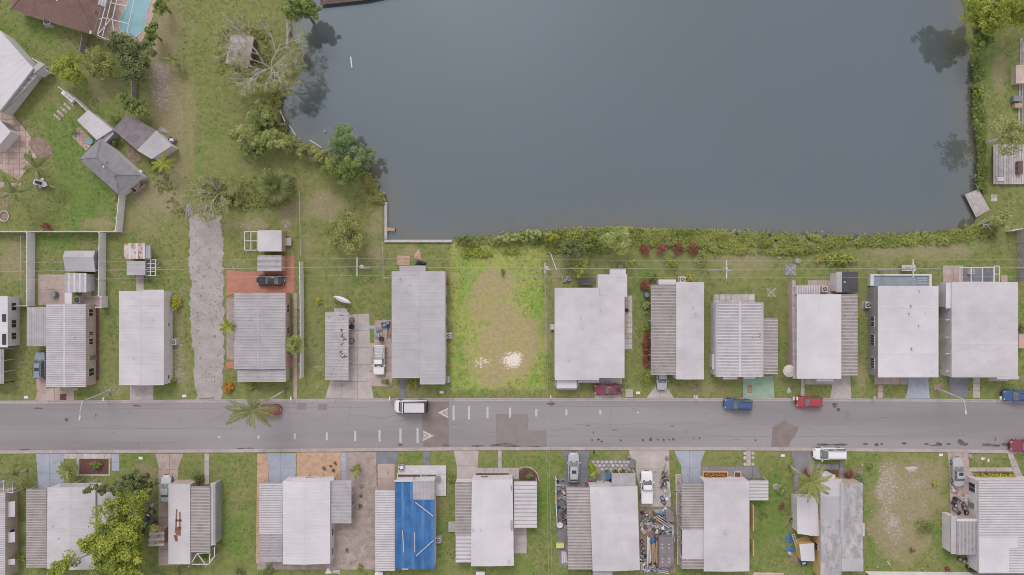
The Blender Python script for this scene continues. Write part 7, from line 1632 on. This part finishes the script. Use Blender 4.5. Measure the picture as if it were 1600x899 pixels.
tarpheap('bright blue tarp in the middle of the cluttered yard', 1019, 845, .75, 'plastic_blue', .5, .75, 5); tarpheap('pale blue tarp near the dark shed in the cluttered yard', 1030, 801, 1.0, 'plastic_teal', .35, .6, 6)
boards('long white planks standing left in the cluttered yard', 1013, 838, 1014, 882, 3, .16, 'trim_white', .2, .22); boards('long tan planks in the middle of the cluttered yard', 1023, 846, 1025, 885, 5, .17, 'timber_tan', .25, .22); boards('white poles fanned across the top of the cluttered yard', 1024, 806, 1047, 822, 3, .12, 'trim_white', .5, .35); boards('red board in the cluttered yard', 1024, 813, 1034, 820, 1, .2, 'plastic_red', .45)
boards('white edge boards at the bottom of the cluttered yard', 1008, 888, 1045, 893, 3, .14, 'trim_white', .1, .3); boards('curved white rail down the right of the cluttered yard', 1050, 820, 1053, 848, 2, .1, 'trim_white', .5, .16)
tr = thing('trailer', 'grey flat topped trailer with small white roof dots in the cluttered yard', 'trailer', tuple(P(1042,863)))
pts = [P(x, y, 1.7) for x, y in ((1030,840),(1051,839),(1053,852),(1053,880),(1047,887),(1030,887))]
q = MB(); q.prism([tuple(p[:2]) for p in pts], .45, 1.7); q.build('body', 'concrete_grey', tr); q = MB(); cc = sum(pts, Vector())/6; q.prism([tuple((p+(cc-p)*.03)[:2]) for p in pts], 1.7, 1.74); q.build('roof', 'shingle_dark', tr)
for x in (1035, 1045.5):
    for y in (851, 856.5, 873.5, 878.5): q = MB(); q.cyl(P(x, y, 1.8), .11, 1.74, 1.8, 10); q.build('roof_vent', 'trim_white', tr)
for x in (1034, 1048): q = MB(); q.pbox(x-3, 862, x+3, 868, .02, .6, href=.5); q.build('wheel', 'rubber', tr)
for i, (x, y, a, m_) in enumerate(((1037,735,1.2,'plastic_black'),(1039,742,.9,'plastic_blue'),(1037,750,1.4,'metal_dark'),(1036,757,1.1,'plastic_black'))): bicycle(f"{('topmost black','second, blue','third, dark grey','lowest black')[i]} bicycle on the right of the pale driveway", x, y, a, m_)
boards('white pipes standing along the right of the pale driveway', 1044, 752, 1046, 778, 3, .1, 'trim_white', .3, .16); chair('white and pink garden chair at the lower right of the pale driveway', 1042, 780, .5); barrel('red planter on the pale driveway near the road', 1042.5, 717, .3, .35, 'plastic_red', cat='planter', name='plant_pot'); barrel('brown pot at the upper left of the pale driveway', 982, 714, .3, .45, 'terracotta', cat='pot', name='plant_pot')
box('storage_box','purple grey slab box by the flagstones','box',985,718,991,731,.3,'concrete_slate'); table('white patio table with blue cloth before the small porch', 951, 745, .5, 'plastic_blue', .75); boards('black and white rails in front of the beige carport home', 922, 757, 954, 757, 3, .12, 'trim_white', .3, .35); junk(922,751,955,759,9,'the beige carport porch front',10,'clutter in front of the porch')
junk(910,757,919,763,3,'the slate driveway end',11,'clutter in front of the porch')
junk(1236,801,1244,816,6,'the strip left of the white sheds',12,'clutter left of the white sheds'); tarpheap('crumpled blue tarp left of the lower yellow walled shed', 1235, 858, .75, 'plastic_blue', .22, .6, 3); tarpheap('another blue tarp above the crumpled one, left of the white sheds', 1233, 842, .6, 'plastic_blue', .2, .9, 4); barrel('white gas bottle beside the crumpled blue tarp', 1236, 867, .25, .9, 'plastic_white', cat='gas bottle', name='gas_bottle'); tarpheap('brown brush heap under the lower yellow walled shed', 1243, 874, 1.0, 'soil', .3, .6, 5, 'brush pile', 'brush_pile'); crate('blue crate below the lower yellow walled shed', 1257, 881, .9, .6, .5, 0, 'plastic_blue'); tarpheap('orange tan sheet between the two white sheds', 1256,845,1.2,'wall_yellow',.5,.7,11)
ld = thing('ladder', 'white ladder lying between the two blue tarps', 'ladder', tuple(P(1239,842)), None, -1.25)
for s_ in (-.2,.2): q = MB(); q.box(-1.3, s_-.03, .9, 1.3, s_+.03, .96); q.build('rail','trim_white',ld,local=True)
for i in range(8): q = MB(); q.box(-1.1+i*.31, -.17, .91, -1.06+i*.31, .17, .95); q.build('rung','trim_white',ld,local=True)
junk(1489,760,1496,770,3,'the silver sedan driveway, upper',13,'clutter below the silver sedan'); junk(1488,778,1524,803,22,'the clutter below the silver sedan',14,'clutter below the silver sedan'); junk(1500,872,1525,888,9,'the lower right corner clutter',15,'clutter at lower right'); box('storage_box','pinkish tan pallet right of the silver sedan','pallet',1508,773,1517,790,.4,'wall_beige')
junk(224,790,242,822,12,'the strip beside the big tree',16,'clutter beside the big tree'); 
for x, y, l_ in ((1525,697,''),):
    pass
tarpheap('pale mulch heap on the big bare lot', 1424, 733, 1.0, 'stone_pale', .15, .45, 6, 'rubble', 'rubble_pile'); boards('white pipe lying low on the bare vacant lot', 1386, 877, 1391, 884, 1, .12, 'trim_white', .03)
for i, (x, y) in enumerate(((1419,810),(1369,847),(1441,888),(1347,727),(1371,886),(1357,835),(1361,799))):
    q = MB(); c = P(x, y); q.prism(splat(x, y, 1.7, 1.4, n=7, seed=i), 0, .12); q.build('litter', 'stone_pale', None, 'small pale piece of litter on the grass, '+['in the middle of the bare lot','at the left lower bare lot','near the bottom right of the bare lot','at the bed beside the mottled roof','near the white pipe','beside the mottled roof wall box','half way down the bare lot edge'][i], 'litter')
barrel('white stone ornament at the kerb right of the silver sedan', 1518, 714, .35, .4, 'stone_pale', cat='ornament', name='ornament')
box('step','pale concrete step at the left wall of the curved bed home','step',701,816,711,831,.35,'stone_pale'); box('storage_box','small white crate low on the lawn below the curved bed home','crate',744,894,757,902,.4,'plastic_white'); boards('pinkish boards at the bottom edge beside the yellow walled home', 1176, 897, 1226, 898, 2, .3, 'wall_beige', 0, .32)
tarpheap('white debris at the bottom edge of the gravel yard', 513, 893, .5, 'plastic_white', .25, .5, 3); boards('white slats at the bottom edge of the gravel yard', 519, 892, 532, 894, 3, .12, 'trim_white', 0, .2); box('storage_box','white flat box at the foot of the blue tarpaulin home','box',586,895,598,901,.5,'plastic_white')
def rubble():
    r = np.random.default_rng(5); n = 60000; x = r.uniform(-10, 1610, n); y = r.uniform(-10, 910, n)
    wx = (x-800)*SC; wy = (449.5-y)*SC; ix = np.clip(np.searchsorted(gx, wx), 0, nx-1); iy = np.clip(np.searchsorted(gy, wy), 0, ny-1)
    g_ = GND_G[ix, iy]; dd = GND_D[ix, iy]; ok = (r.random(n) < g_*1.3-.10) & (GND_B[ix, iy] < .1) & (dd > 1) & (vnoise(wx, wy, .9, 8) > .42); wx, wy = wx[ok], wy[ok]; N = len(wx); s_ = .03+.11*r.random(N)**2.5
    base = np.array([[-1,-1,0],[1,-1,0],[1,1,0],[-1,1,0],[-.5,-.6,.8],[.6,-.5,.7],[.5,.6,.8],[-.6,.4,.7]]); a = r.uniform(0, 6.28, N); ca, sa = np.cos(a), np.sin(a)
    V = np.empty((N, 8, 3)); bx_ = base[None]*(.7+.6*r.random((N, 8, 1)))*s_[:, None, None]
    V[:,:,0] = bx_[:,:,0]*ca[:,None]-bx_[:,:,1]*sa[:,None]+wx[:,None]; V[:,:,1] = bx_[:,:,0]*sa[:,None]+bx_[:,:,1]*ca[:,None]+wy[:,None]; V[:,:,2] = bx_[:,:,2]
    f = np.array([[4,5,6,7],[0,1,5,4],[1,2,6,5],[2,3,7,6],[3,0,4,7]]); F_ = (np.arange(N)[:,None,None]*8+f[None]).reshape(-1, 4)
    me_ = fastmesh('rubble', V.reshape(-1, 3), F_); me_.materials.append(M['stone_pale']); tag(lk(bpy.data.objects.new('rubble', me_)), 'pale stones and shell rubble strewn over the bare patches of ground', 'rubble', None, 'stuff')
rubble()
tufts()
bpy.context.view_layer.update()
